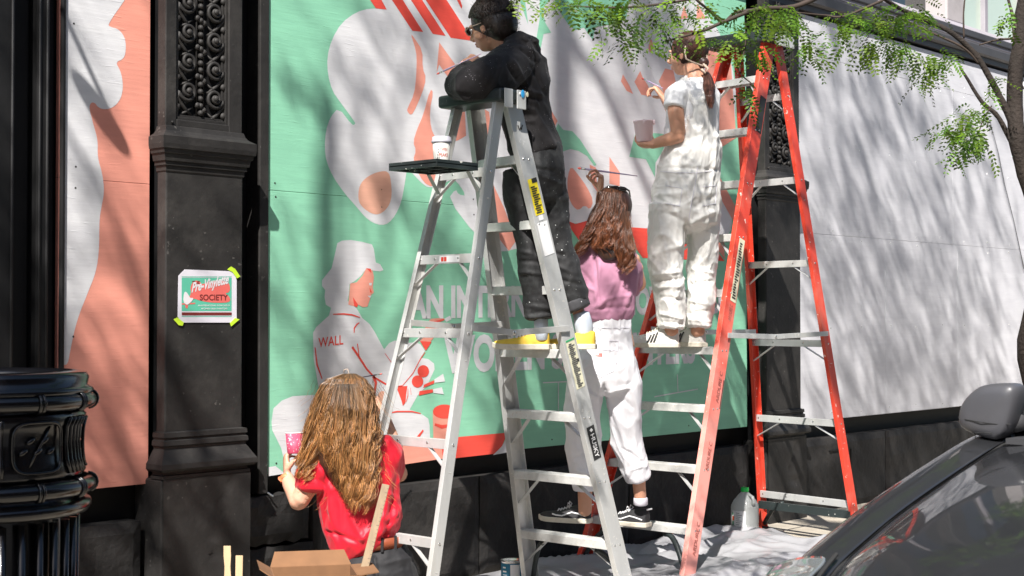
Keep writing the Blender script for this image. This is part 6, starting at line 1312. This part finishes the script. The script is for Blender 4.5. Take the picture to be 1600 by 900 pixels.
    mb = MB(); mb.lathe([(.034+.0025*math.cos(a), .083+.0025*math.sin(a)) for a in [k*math.pi/4 for k in range(9)]], cp, 32, axis=ax); mb.build('rim', M['whitelabel'], q, smooth=True)
    mb = MB(); mb.lathe([(0,.069),(.0325,.069)], cp, 24, axis=ax); mb.build('paint', M['coralpaint'], q)
    brush('thin dark brush held by the woman in red', V(597.5,584,d0+.56), V(550,592,d0+.36), 'brushblack', .0028)
red_woman()

# ================================================================= woman in mauve, seen from behind
def purple_woman():
    d0 = 6.97; w0 = V(950, 820, d0); t = thing('person', (w0.x, w0.y, 0), 'woman in a mauve sweatshirt and white trousers with sunglasses on her head', 'person')
    b = MB(); hc = V(957, 326, d0+.02); f = (FW*.86-RT*.46+UP*.16).normalized(); u = (UP-FW*.12).normalized(); r, f, u = head(b, hc, f, u, .95, neck_to=V(954, 376, d0))
    ltube(b, d0, [(952,385,.02,28,.05),(952,420,.02,36,.06),(950,480,.02,30,.06),(950,540,.02,42,.08)])
    # left arm, raised
    ltube(b, d0, [(918,405,-.02,15,.04),(915,440,.04,14,.038),(926,455,.12,13,.034)]); ltube(b, d0, [(926,455,.12,12,.034),(930,400,.18,11,.03),(936,340,.22,8,.023),(938,302,.25,6.3,.018)])
    hd = V(936,268,d0+.27)-V(938,300,d0+.25); hand(b, V(938,300,d0+.25), V(940,262,d0+.24)-V(938,300,d0+.25), RT*-.95-FW*.15, [(28,62,40),(40,66,42),(62,66,45),(72,70,45)], (.25,.75), side=-1, s=.93, spread=.10)
    ltube(b, d0, [(985,405,.03,15,.04),(998,445,.09,13,.036),(996,420,.24,10,.028),(985,392,.34,7,.02)])
    ltube(b, d0, [(922,560,.0,20,.07),(910,650,.02,16,.05),(914,720,.04,13,.04),(914,770,.05,11.5,.036),(914,800,.05,10.5,.034)])
    ltube(b, d0, [(962,560,.02,20,.07),(975,640,.06,16,.05),(988,700,.10,13,.04),(998,750,.13,10.5,.034),(1001,785,.14,9.5,.032)])
    me = remesh(b, .0045, 4); finish(me, 'body', M['skinwarm'], t); face_parts(t, hc, f, u, r, .95)
    c = MB(); ltube(c, d0, [(955,376,.0,24,.05),(953,386,.0,36,.076),(951,402,.01,44,.092),(951,430,.015,47,.105),(950,460,.015,44,.105),(951,485,.015,41,.102),(951,499,.015,36,.096)], cap=.35)
    ltube(c, d0, [(930,394,.0,20,.05),(915,410,-.01,22,.058),(908,436,.0,23,.060),(912,460,.03,23,.060),(924,482,.05,22,.058)], cap=.5); ltube(c, d0, [(978,398,.02,16,.05),(990,418,.05,15,.052),(993,440,.09,14,.05),(990,452,.14,12,.05)], cap=.5)
    c.tube([V(955+19*math.cos(a)*.98, 381+4.5*math.sin(a), d0+.055*math.sin(a)-.0) for a in [k*math.pi/10 for k in range(21)]], [(.013,.013)]*21, 8)
    F_ = [(928,402,935,470,2.5,-.010),(937,410,930,470,3,.009),(905,420,925,445,3,-.006),(902,445,930,455,3,.006),(960,440,930,490,4,.008),(975,430,950,495,4,-.007),(985,455,968,495,4,.008),(925,485,985,480,3,-.006),(940,470,985,462,3,.005),(915,495,948,470,4,.008)]
    cloth(c, 'sweatshirt', M['pinkcloth'], t, .006, 5, .0055, 6, (1,1,.7), 11, F_, 1.8)
    # trousers
    c = MB(); ltube(c, d0, [(952,497,.015,33,.085),(952,515,.015,35,.092),(950,540,.01,42,.105),(946,565,.0,50,.118),(943,590,.0,50,.115),(942,606,.0,44,.10)], cap=.4)
    ltube(c, d0, [(922,560,.0,28,.10),(914,600,.0,30,.095),(910,650,.01,28,.085),(911,700,.03,28.5,.08),(916,740,.04,24,.074),(918,764,.05,21.5,.068)], cap=.12)
    ltube(c, d0, [(966,560,.02,29,.10),(972,600,.03,30,.095),(975,640,.06,26,.085),(981,690,.09,25.5,.078),(992,730,.12,22,.072),(997,747,.13,19,.066)], cap=.12)
    F_ = [(943,600,940,690,4,-.022),(900,600,935,625,3,.006),(950,615,985,605,3,.009),(962,618,990,640,4,-.006),(985,605,998,660,4,.006),(958,640,985,730,4,.007),(890,650,925,665,3,.005),(925,690,895,720,4,-.006),(900,735,938,748,3,.006),(970,700,1005,725,3,-.006),(985,735,1012,728,2.5,.005),(952,500,955,555,2,-.005),(972,700,980,745,3,.008)]
    o = cloth(c, 'trousers', M['whitepants'], t, .0062, 5, .010, 5.2, (1,1,.8), 21, F_, 1.7)
    def surf(x, y, dd): return V(x, y, d0+dd)
    def stitch(nm, pts, dd, m='sock', rr=.0011): mb = MB(); mb.tube([drop(x, y, o) for x, y in pts], rr, 5); mb.build(nm, M[m], t)
    dg = bpy.context.evaluated_depsgraph_get(); dg.update(); inv = parent_loc(t)
    def drop(x, y, ob, lift=.002):
        dr = ray(x, y).normalized(); ok, loc, nn, idx = ob.ray_cast(CAM-inv, dr); return (loc+inv-dr*lift) if ok else V(x, y, d0-.1)
    def dens(pts, n=6): return [(a[0]+(b[0]-a[0])*k/n, a[1]+(b[1]-a[1])*k/n) for a, b in zip(pts, pts[1:]) for k in range(n)]+[pts[-1]]
    stitch('back_pocket_seam', dens([(928,532),(966,533),(965,562),(958,580),(940,589),(929,582),(926,560),(928,532)]), 0, 'paper', .0016)
    stitch('pocket_flap_seam', dens([(929,546),(965,548)]), 0, 'paper', .0014); stitch('waistband_seam', dens([(921,511),(935,512),(955,513),(984,512)]), 0, 'paper', .0014)
    mb = MB(); q = [drop(x, y, o, .003) for x, y in ((930,551),(941,552),(941,557.5),(930,556.5))]; mb.poly(q); lb = mb.build('red_tag', M['pcoral'], t)
    for x in (938, 968): mb = MB(); a, bb = drop(x,498,o,.004), drop(x,515,o,.004); mb.beam(a, bb, .009, .003, RT); mb.build('belt_loop', M['whitepants'], t, bevel=.001)
    up = Vector((0,0,1)); zs = asteps[-1][0].z
    hl = V(924, 828, d0+.06); hl.z = zs+.001; tl = hl+(RT*-.93+FW*.36)*.27; shoe(t, hl, tl, up, .262, .066, M['blackcanvas'], M['soleoff'], 'wave', .046)
    zr = rsteps[-1][0].z; hl = V(1014, 800, d0+.16); hl.z = zr+.001; tl = hl+(RT*-.80+FW*.58)*.27; shoe(t, hl, tl, up, .262, .066, M['blackcanvas'], M['soleoff'], 'wave', .046)
    mb = MB(); ltube(mb, d0, [(1001,778,.14,11,.038),(1001,788,.14,11.5,.04)], cap=.3); mb.build('sock', M['paper'], t, smooth=True)
    # hair
    hb = MB(); hb.ell(hc-f*.014+u*.018, (r,f,u), (.082,.094,.092), 24, 16); ltube(hb, d0, [(955,340,-.02,30,.07),(950,375,-.05,34,.05),(960,400,-.085,20,.03)]); me = remesh(hb, .008, 4); hbo = finish(me, 'hair_mass', M['hairdark'], t); at = hbo.data.color_attributes.new('tint', 'FLOAT_COLOR', 'CORNER'); at.data.foreach_set('color', [1.4,1.1,1,1]*len(hbo.data.loops))
    st = flow_hair([(293,946,966,.0,.03),(300,936,977,.0,.085),(322,930,982,.0,.112),(345,926,982,-.02,.11),(365,922,984,-.05,.09),(385,922,988,-.07,.06),(402,945,988,-.075,.04)], d0, 120, 14, 3, wave=4.4, freq=4.6, r=.0012, spread=.010, tmin=.60, steps=30)
    st += flow_hair([(296,944,960,.0,.03),(325,928,952,.0,.09),(352,917,938,-.03,.08),(375,906,926,-.06,.05),(392,899,914,-.07,.03),(402,897,908,-.07,.02)], d0, 26, 13, 4, wave=3.8, freq=4.0, r=.0012, spread=.009, tmin=.6, steps=28)
    st += flow_hair([(330,955,982,-.09,.02),(360,955,986,-.10,.02),(390,962,992,-.12,.02),(415,968,990,-.11,.02),(428,974,984,-.11,.02)], d0, 34, 14, 5, wave=4.6, freq=4.2, r=.0012, spread=.009, tmin=.7, steps=28)
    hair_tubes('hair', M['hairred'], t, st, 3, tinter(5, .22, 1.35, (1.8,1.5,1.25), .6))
    # sunglasses pushed up on the head
    g = thing('sunglasses', V(963,295,d0-.03), 'dark sunglasses pushed up on the head of the woman in mauve', 'sunglasses')
    mb = MB(); mb.tube([V(942,296,d0+.02), V(950,291.5,d0-.02), V(965,292,d0-.06), V(976,294,d0-.06), V(983,298,d0-.02), V(985,307,d0+.03)], [.0035,.005,.006,.006,.0045,.003], 8); mb.build('frame', M['sunglass'], g, smooth=True)
    mb = MB(); mb.ell(V(972,296,d0-.055), (RT, FW, UP), (.024,.006,.010), 14, 8); mb.ell(V(953,294.5,d0-.03), (RT, FW, UP), (.020,.006,.010), 14, 8); mb.build('lens', M['sunglass'], g, smooth=True)
    brush('long brush with coral tip held up by the woman in mauve', V(902,262.5,d0+.34), V(996,275,d0+.20), 'brushhandle', .0052)
purple_woman()

# ================================================================= woman in white on the red ladder
def white_woman():
    d0 = 7.44; w0 = V(1065, 545, d0); t = thing('person', (w0.x, w0.y, 0), 'woman in white tee and overalls with a ponytail standing on the red ladder', 'person')
    b = MB(); hc = V(1074, 84, d0+.03); f = (RT*-.80+FW*.60-UP*.03).normalized(); u = (UP*1.0-RT*.06); r, f, u = head(b, hc, f, u, .98, neck_to=V(1087, 130, d0))
    ltube(b, d0, [(1084,135,.0,26,.05),(1083,180,.0,36,.08),(1081,240,.0,36,.08),(1076,300,.0,44,.09)])
    ltube(b, d0, [(1056,146,-.10,14,.042),(1056,175,-.12,13,.038),(1060,208,-.12,11.5,.034)]); ltube(b, d0, [(1062,211,-.12,12,.034),(1048,217,-.10,10.5,.031),(1030,222,-.06,8.5,.026),(1019,226,-.03,7,.021)])
    w_ = V(1020,226,d0-.03); hand(b, w_, V(998,228,d0+.05)-w_, UP*.9+FW*.3, [(18,38,30),(22,40,30),(26,42,30),(30,45,32)], (.55,.75), side=1, s=.95, spread=.10)
    ltube(b, d0, [(1100,148,.13,13,.04),(1070,175,.24,12,.035),(1052,180,.30,10,.03)]); ltube(b, d0, [(1054,182,.30,10,.03),(1046,168,.32,8,.025),(1038,154,.34,6.5,.02)])
    w_ = V(1038,155,d0+.33); hand(b, w_, V(1022,132,d0+.37)-w_, RT*-.6-UP*.6+FW*.3, [(35,55,35),(45,60,38),(52,62,40),(58,65,40)], (.5,.55), side=-1, s=.95, spread=.14)
    ltube(b, d0, [(1050,300,-.02,20,.06),(1043,400,-.05,14,.045),(1047,480,-.06,11,.04),(1049,520,-.06,11,.036)]); ltube(b, d0, [(1092,300,.05,18,.06),(1097,400,.05,13,.045),(1092,480,.05,12,.04),(1090,520,.05,11,.036)])
    me = remesh(b, .0045, 4); finish(me, 'body', M['skinwarm'], t); face_parts(t, hc, f, u, r, .98)
    # tee
    c = MB(); ltube(c, d0, [(1087,124,.0,17,.048),(1086,132,.0,33,.085),(1084,146,.0,41,.115),(1083,175,.0,42,.12),(1081,210,.0,43,.12),(1080,245,.0,43,.12)], cap=.3)
    ltube(c, d0, [(1068,138,-.06,15,.05),(1057,150,-.10,18,.056),(1054,169,-.12,18,.055)], cap=.06); ltube(c, d0, [(1104,138,.08,15,.05),(1104,152,.13,17,.056),(1096,168,.17,17,.055)], cap=.06)
    c.tube([V(1087+17*math.cos(a), 125.5+4*math.sin(a), d0+.052*math.sin(a)) for a in [k*math.pi/10 for k in range(21)]], .0055, 8)
    F_ = [(1070,150,1075,200,3,-.008),(1078,140,1082,220,3,.007),(1092,150,1088,230,3,-.006),(1104,160,1096,235,4,.006),(1060,185,1075,235,3,.007),(1045,200,1050,245,3,-.006),(1115,170,1108,240,3,.005)]
    cloth(c, 'tee_shirt', M['tee'], t, .006, 4, .007, 8, (1,1,.6), 31, F_, 1.8)
    # overalls
    c = MB(); ltube(c, d0, [(1092,150,-.06,13,.09),(1090,190,-.02,27,.135),(1086,225,-.01,41,.14),(1081,250,.0,47,.145),(1076,275,.0,50,.15),(1072,305,.0,54,.158),(1071,335,.0,56,.155),(1072,352,.0,50,.14)], cap=.3)
    ltube(c, d0, [(1046,320,-.06,31,.115),(1043,360,-.06,30,.11),(1040,400,-.07,27,.10),(1041,430,-.07,26,.092),(1048,465,-.07,24,.085),(1049,495,-.06,21.5,.08),(1048,511,-.06,20,.075)], cap=.10)
    ltube(c, d0, [(1096,320,.05,28,.11),(1099,360,.05,26,.10),(1099,400,.06,24.5,.095),(1096,430,.06,23,.09),(1095,465,.05,22,.082),(1092,495,.05,21,.078),(1091,509,.05,20.5,.074)], cap=.10)
    for x0, x1 in ((1072,1086),(1106,1090)): c.tube([V(x0-4,126,d0+.06), V(x0,122.5,d0-.02), V(x0+2,140,d0-.10), V(x1,165,d0-.13), V(x1,190,d0-.13)], [(.016,.016)]*5, 8, ax=None)
    F_ = [(1074,345,1070,440,4,-.030),(1028,300,1065,345,4,.008),(1035,330,1075,350,4,-.008),(1078,350,1118,330,4,.010),(1085,325,1122,305,4,-.008),(1020,400,1062,385,4,.007),(1018,432,1062,425,3,.011),(1022,441,1064,437,3,-.011),(1026,450,1066,448,3,.010),(1030,465,1068,470,3,-.007),(1030,490,1068,500,3,.008),(1032,503,1068,508,2.5,-.006),
          (1078,420,1116,428,3,.007),(1078,445,1116,440,3,-.008),(1076,470,1112,478,3,.008),(1074,492,1110,486,3,-.008),(1074,500,1112,503,2.5,.006),(1040,275,1055,330,3,-.006),(1060,270,1078,320,3,.007),(1100,270,1095,320,3,-.006),(1028,345,1045,420,3,.006),(1110,350,1104,410,3,.006),(1030,262,1126,266,2.5,-.008)]
    o = cloth(c, 'overalls', M['overall'], t, .006, 3, .011, 8.0, (1,1,.75), 41, F_, 2.2)
    inv = parent_loc(t); bpy.context.evaluated_depsgraph_get().update()
    def drop(x, y, lift=.002): dr = ray(x, y).normalized(); ok, loc, nn, idx = o.ray_cast(CAM-inv, dr); return (loc+inv-dr*lift) if ok else V(x, y, d0-.15)
    for nm, pts in (('back_seam', [(1090,262),(1086,290),(1080,320),(1076,345)]), ('pocket_seam', [(1040,290),(1066,294),(1062,322),(1040,318)]), ('pocket_seam', [(1098,292),(1120,290),(1118,318),(1098,322)]), ('waist_seam', [(1032,268),(1060,270),(1090,270),(1124,266)])):
        q = [(a[0]+(bb[0]-a[0])*k/6, a[1]+(bb[1]-a[1])*k/6) for a, bb in zip(pts, pts[1:]) for k in range(6)]+[pts[-1]]; mb = MB(); mb.tube([drop(x, y) for x, y in q], .0017, 5); mb.build(nm, M['paper'], t)
    up = Vector((0,0,1)); zs = rsteps[-4][0].z
    for lst in (((1062,545,-.06), (-.96,.28)), ((1101,548,.04), (-.72,.69))):
        (x, y, dd), (a, bb) = lst; hl = V(x, y, d0+dd); hl.z = zs+.001; tl = hl+(RT*a+FW*bb)*.27; tl.z = hl.z; shoe(t, hl, tl, up, .265, .098, M['whiteleather'], M['soleoff'], 'three', .047)
    # hair: pulled back to a low tie, ponytail down the back
    hb = MB(); hb.ell(hc-f*.016+u*.020, (r,f,u), (.080,.093,.088), 24, 16); hb.ell(hc-f*.085-u*.055, (r,f,u), (.03,.035,.03), 14, 10); ltube(hb, d0, [(1104,118,-.03,7,.022),(1108,135,-.09,9,.026),(1109,155,-.14,6,.018),(1110,166,-.15,2.5,.008)]); me = remesh(hb, .006, 4); hbo = finish(me, 'hair_mass', M['hairmid'], t); at = hbo.data.color_attributes.new('tint', 'FLOAT_COLOR', 'CORNER'); at.data.foreach_set('color', [.6,.6,.6,1]*len(hbo.data.loops))
    st = []; rnd = random.Random(6); tie = hc-f*.100-u*.050
    for k in range(900):
        th = rnd.uniform(-1.75, 1.75); e = rnd.uniform(-.15, 1.5); st0 = hc-f*.016+u*.020+(r*math.sin(th)*math.cos(e)*.083+f*math.cos(th)*math.cos(e)*.094*rnd.uniform(.75,1)+u*math.sin(e)*.091)
        cen = hc-f*.016+u*.020; pts = []
        for q in range(14):
            s = q/13; p = st0.lerp(tie+r*rnd.gauss(0,.002)+u*rnd.gauss(0,.004), s); v = p-cen; L = Vector((v.dot(r)/.084, v.dot(f)/.096, v.dot(u)/.092)).length
            if L < 1.0 and s < .9: p = cen+v/L*1.005
            pts.append(p)
        st.append((pts, .0014, .0010))
    st += flow_hair([(112,1099,1107,-.02,.02),(122,1100,1113,-.06,.03),(135,1099,1117,-.10,.034),(150,1103,1116,-.15,.026),(160,1106,1115,-.16,.018),(170,1109,1112,-.165,.008)], d0, 46, 10, 8, wave=1.2, freq=1.3, r=.0016, spread=.004, tmin=.75, steps=20, front=True)
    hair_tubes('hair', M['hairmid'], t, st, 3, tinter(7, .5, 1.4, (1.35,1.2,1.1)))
    mb = MB(); mb.tube([V(1071,72,d0-.06), V(1070,82,d0-.075), V(1072,92,d0-.08), V(1082,97,d0-.075), V(1093,101,d0-.05), V(1101,104,d0-.05), V(1106,98,d0-.03), V(1103,80,d0-.02)], .0042, 8); mb.tube([V(1099,100,d0-.06), V(1106,107,d0-.075), V(1103,115,d0-.07), V(1096,108,d0-.06)], .006, 8, ); mb.build('hair_band', M['bandana'], t, smooth=True)
    # pink tub in the left hand
    cp = V(1007, 222, d0+.035); q = thing('plastic_tub', cp, 'pale pink plastic paint tub held by the woman in white', 'paint tub'); mb = MB(); mb.lathe([(0,0),(.038,0),(.041,.003),(.050,.10),(.054,.102),(.054,.108),(.049,.106),(.047,.085)], cp, 32, axis=UP*.99-RT*.05); mb.build('tub', M['pinktub'], q, smooth=True)
    mb = MB(); mb.lathe([(0,.075),(.046,.078)], cp, 24, axis=UP*.99-RT*.05); mb.build('paint', M['pinkpaint'], q)
    mb = MB()
    for k in range(5): a = k*1.25; mb.ell(cp+Vector((.051*math.cos(a), .051*math.sin(a), .098)), ((1,0,0),(0,1,0),(0,0,1)), (.007,.007,.014), 8, 6)
    mb.build('paint_drips', M['pinktub'], q, smooth=True)
    brush('short brush in the raised hand of the woman in white', V(1002,122,d0+.44), V(1036,138,d0+.32), 'brushhandle', .0045)
white_woman()

# ================================================================= woman in black leaning over the ladder top
def black_woman():
    d0 = 6.42; w0 = V(860, 545, d0); t = thing('person', (w0.x, w0.y, 0), 'woman in black hoodie with hair bun and glasses leaning on the aluminium ladder', 'person')
    b = MB(); hc = V(766, 40, d0+.02); f = (RT*-.80+FW*.55-UP*.22).normalized(); u = (UP*1.0-RT*.22); r, f, u = head(b, hc, f, u, .98, neck_to=V(797, 84, d0+.02))
    ltube(b, d0, [(800,95,.03,30,.06),(815,150,.03,32,.08),(830,220,.03,34,.08),(838,280,.03,38,.09)])
    ltube(b, d0, [(790,105,-.12,20,.05),(750,120,-.24,16,.045),(722,126,-.24,15,.04)]); ltube(b, d0, [(722,126,-.22,15,.04),(724,114,-.02,12,.035),(731,104,.14,9,.026)])
    w_ = V(731,104,d0+.15); hand(b, w_, V(745,90,d0+.20)-w_, RT*.2+FW*.9, [(40,60,40)]*4, (.5,.5), side=1, s=.93)
    ltube(b, d0, [(800,110,.16,20,.05),(760,135,.26,16,.042),(745,120,.34,12,.03)]); w_ = V(745,118,d0+.34); hand(b, w_, V(735,98,d0+.38)-w_, RT*-.7+FW*.4, [(45,60,40)]*4, (.5,.5), side=-1, s=.93)
    ltube(b, d0, [(820,290,.0,22,.06),(832,390,-.02,15,.045),(846,470,-.02,10,.032),(846,526,-.02,8,.026)]); ltube(b, d0, [(852,290,.06,20,.06),(872,390,.07,15,.045),(898,460,.06,11,.034),(912,525,.05,8.5,.028)])
    me = remesh(b, .0045, 4); finish(me, 'body', M['skinwarm'], t); face_parts(t, hc, f, u, r, .98)
    # hoodie
    c = MB(); ltube(c, d0, [(801,64,.02,20,.06),(803,80,.03,32,.10),(808,100,.04,46,.13),(814,130,.04,46,.145),(816,160,.04,42,.14),(822,190,.04,40,.135),(830,215,.04,40,.135),(840,240,.04,41,.135)], cap=.4)
    ltube(c, d0, [(806,98,-.06,34,.09),(782,112,-.18,35,.085),(754,124,-.27,31,.078),(728,133,-.28,27,.072),(719,133,-.20,24,.066)], cap=.9); ltube(c, d0, [(719,127,-.20,19,.058),(724,117,-.04,15,.050),(731,109,.08,11,.042)], cap=.1)
    ltube(c, d0, [(806,98,.14,30,.08),(775,120,.22,26,.07),(752,135,.28,22,.06),(745,126,.33,18,.05)], cap=.4)
    ltube(c, d0, [(798,72,-.02,14,.07),(815,64,-.02,15,.085),(828,66,.0,13,.085),(836,78,.02,11,.07),(834,92,.02,10,.05)], cap=.8)
    ltube(c, d0, [(783,80,-.07,10,.03),(800,74,-.08,13,.04),(820,78,-.06,14,.05),(832,92,-.03,12,.05)], cap=.8)
    F_ = [(792,98,832,175,3,-.012),(800,92,842,170,3,.010),(828,100,852,150,3,-.008),(800,135,850,150,3,.008),(800,150,846,158,3,-.008),(796,165,838,172,3,.009),(800,178,840,182,3,-.009),(796,192,836,190,3,.008),(834,175,868,235,4,.009),(822,180,850,235,4,-.008),(700,150,740,152,4,-.006),(735,100,770,140,5,.006),(780,95,760,140,4,-.006),(820,60,834,84,3,.008),(826,58,838,72,2.5,-.008),(812,74,836,98,3,-.010)]
    cloth(c, 'hoodie', M['hoodie'], t, .0068, 5, .008, 6, (1,1,.9), 51, F_, 1.7)
    # trousers
    c = MB(); ltube(c, d0, [(842,226,.04,38,.125),(842,245,.04,40,.135),(842,268,.03,42,.14),(841,290,.03,40,.135),(838,308,.03,36,.12)], cap=.3)
    ltube(c, d0, [(822,270,-.02,37,.115),(818,310,-.02,33,.10),(826,350,-.03,28,.09),(832,385,-.03,26,.085),(834,420,-.03,27,.085),(842,460,-.02,26,.08),(846,496,-.02,27,.08)], cap=.10)
    ltube(c, d0, [(855,280,.06,30,.115),(860,330,.08,28,.10),(866,380,.08,28,.09),(880,420,.07,27,.085),(894,455,.06,24,.078),(900,478,.055,21,.072)], cap=.10)
    F_ = [(812,262,868,268,3,-.006),(845,275,880,290,3,.006),(806,392,850,402,3,.008),(806,408,858,412,3,-.009),(810,425,860,432,3,.008),(850,395,885,400,3,-.008),(860,412,896,428,3,.007),(870,438,910,446,3,-.007),(822,478,868,484,3,.006),(825,490,870,488,2.5,-.006),(840,300,836,400,4,-.014)]
    o = cloth(c, 'trousers', M['blackpants'], t, .0068, 5, .008, 6, (1,1,.9), 61, F_, 1.7)
    mb = MB(); ltube(mb, d0, [(897,470,.055,23,.078),(903,484,.052,22,.074)], cap=.1); cloth(mb, 'turned_cuff', M['greypants'], t, .006, 3, .003, 8)
    mb = MB(); ltube(mb, d0, [(845,496,-.02,11,.034),(846,530,-.02,11,.036)], cap=.3); mb.build('sock', M['sock'], t, smooth=True)
    mb = MB(); ltube(mb, d0, [(908,490,.05,13,.038),(911,505,.05,14.5,.042),(913,515,.05,14,.041),(913,532,.05,12,.038)], cap=.3); mb.build('sock', M['sock'], t, smooth=True)
    up = Vector((0,0,1)); zs = asteps[3][0].z
    for (x, y, dd), (a, bb) in (((860,545,-.02), (-.97,.22)), ((932,549,.02), (-.97,.22))):
        hl = V(x, y, d0+dd); hl.z = zs+.001; tl = hl+(RT*a+FW*bb)*.26; tl.z = hl.z; shoe(t, hl, tl, up, .255, .058, M['yellowshoe'], M['soleoff'], 'plain', .046)
    # hair and bun
    hb = MB(); hb.ell(hc-f*.020+u*.026, (r,f,u), (.088,.098,.094), 24, 16); hb.ell(hc-f*.055-u*.01, (r,f,u), (.078,.072,.085), 18, 14); hb.ell(hc-f*.03+u*.125, (r,f,u), (.058,.060,.046), 18, 12); me = remesh(hb, .006, 4); hbo = finish(me, 'hair_mass', M['hairdark'], t); at = hbo.data.color_attributes.new('tint', 'FLOAT_COLOR', 'CORNER'); at.data.foreach_set('color', [.6,.6,.6,1]*len(hbo.data.loops))
    st = []; rnd = random.Random(9); bun = hc-f*.025+u*.110; cen = hc-f*.020+u*.026
    for k in range(1100):
        th = rnd.uniform(-3.14, 3.14); e = rnd.uniform(-.75, .9); fr = max(0, math.cos(th)); e = max(e, fr*.35); st0 = cen+(r*math.sin(th)*math.cos(e)*.090+f*math.cos(th)*math.cos(e)*.100+u*math.sin(e)*.096); pts = []
        jn = noise.noise_vector(st0*28)*.020
        for q in range(12):
            s = q/11; p = st0.lerp(bun, s)+jn*math.sin(math.pi*s); v = p-cen; L = Vector((v.dot(r)/.092, v.dot(f)/.102, v.dot(u)/.098)).length
            if L < 1.0 and s < .92: p = cen+v/L*(1.0+.03*rnd.random())
            p = p+noise.noise_vector(p*70+Vector((k*.01,0,0)))*.006
            pts.append(p)
        st.append((pts, .0015, .0010))
    bc = hc-f*.03+u*.128
    for k in range(260):
        a0 = rnd.uniform(0, 6.28); ti = rnd.uniform(-1, 1); rr = rnd.uniform(.046, .056); pts = []
        for q in range(14): a = a0+q*.34; v = r*math.cos(a)+f*math.sin(a); pts.append(bc+v*rr*math.cos(ti*.9)+u*(math.sin(ti*.9)*.042+.010*math.sin(a*2+ti*4)))
        st.append((pts, .0016, .0008))
    for k in range(420):
        th = rnd.uniform(1.2, 5.0); e = rnd.uniform(-.9, 1.5); s0 = cen+(r*math.sin(th)*math.cos(e)*.088+f*math.cos(th)*math.cos(e)*.098+u*math.sin(e)*.094); o_ = (s0-cen).normalized(); pts = [s0+o_*.0035*q+noise.noise_vector(s0*25+Vector((q*.35,k,0)))*.016*(q/4) for q in range(9)]; st.append((pts, .0011, .0004))
    hair_tubes('hair', M['hairdark'], t, st, 3, tinter(11, .5, 1.7, (1.4,1.2,1.1)))
    # glasses
    g = thing('glasses', hc+f*.09, 'dark tinted glasses worn by the woman in black', 'glasses'); mb = MB()
    for x in (-1, 1):
        p = hc+r*x*.033+f*.098+u*.004; loop = [p+r*.024*math.cos(a)+u*.019*math.sin(a)-f*.004*abs(math.cos(a)) for a in [k*math.pi/9 for k in range(19)]]; mb.tube(loop, .0022, 6, cap=False); mb.tube([p+r*x*.024, hc+r*x*.080+f*.060+u*.008, hc+r*x*.084-f*.010+u*.006], .0022, 6)
    mb.tube([hc+r*-.010+f*.101+u*.006, hc+f*.105+u*.009, hc+r*.010+f*.101+u*.006], .0022, 6); mb.build('frame', M['bandana'], g, smooth=True)
    for x in (-1, 1): mb = MB(); mb.ell(hc+r*x*.033+f*.097+u*.004, (r,f,u), (.022,.0015,.0175), 16, 8); mb.build('lens', M['sunglass'], g, smooth=True)
    # cup with magenta paint in the crook of the arm, brush
    cp = V(722,106,d0-.02); q = thing('paint_cup', cp, 'cup of magenta paint just showing above the sleeve of the woman in black', 'paint cup'); mb = MB(); mb.lathe([(0,-.05),(.024,-.05),(.031,.012),(.033,.014),(.030,.010)], cp, 24); mb.build('cup', M['pinktub'], q, smooth=True); mb = MB(); mb.lathe([(0,.004),(.029,.006)], cp, 20); mb.build('paint', mat('magenta_paint', (.72,.03,.30), .2), q)
    brush('pink and white brush held over the ladder top by the woman in black', V(682,116,d0+.20), V(752,84,d0-.02), 'brushhandle', .0042)
black_woman()
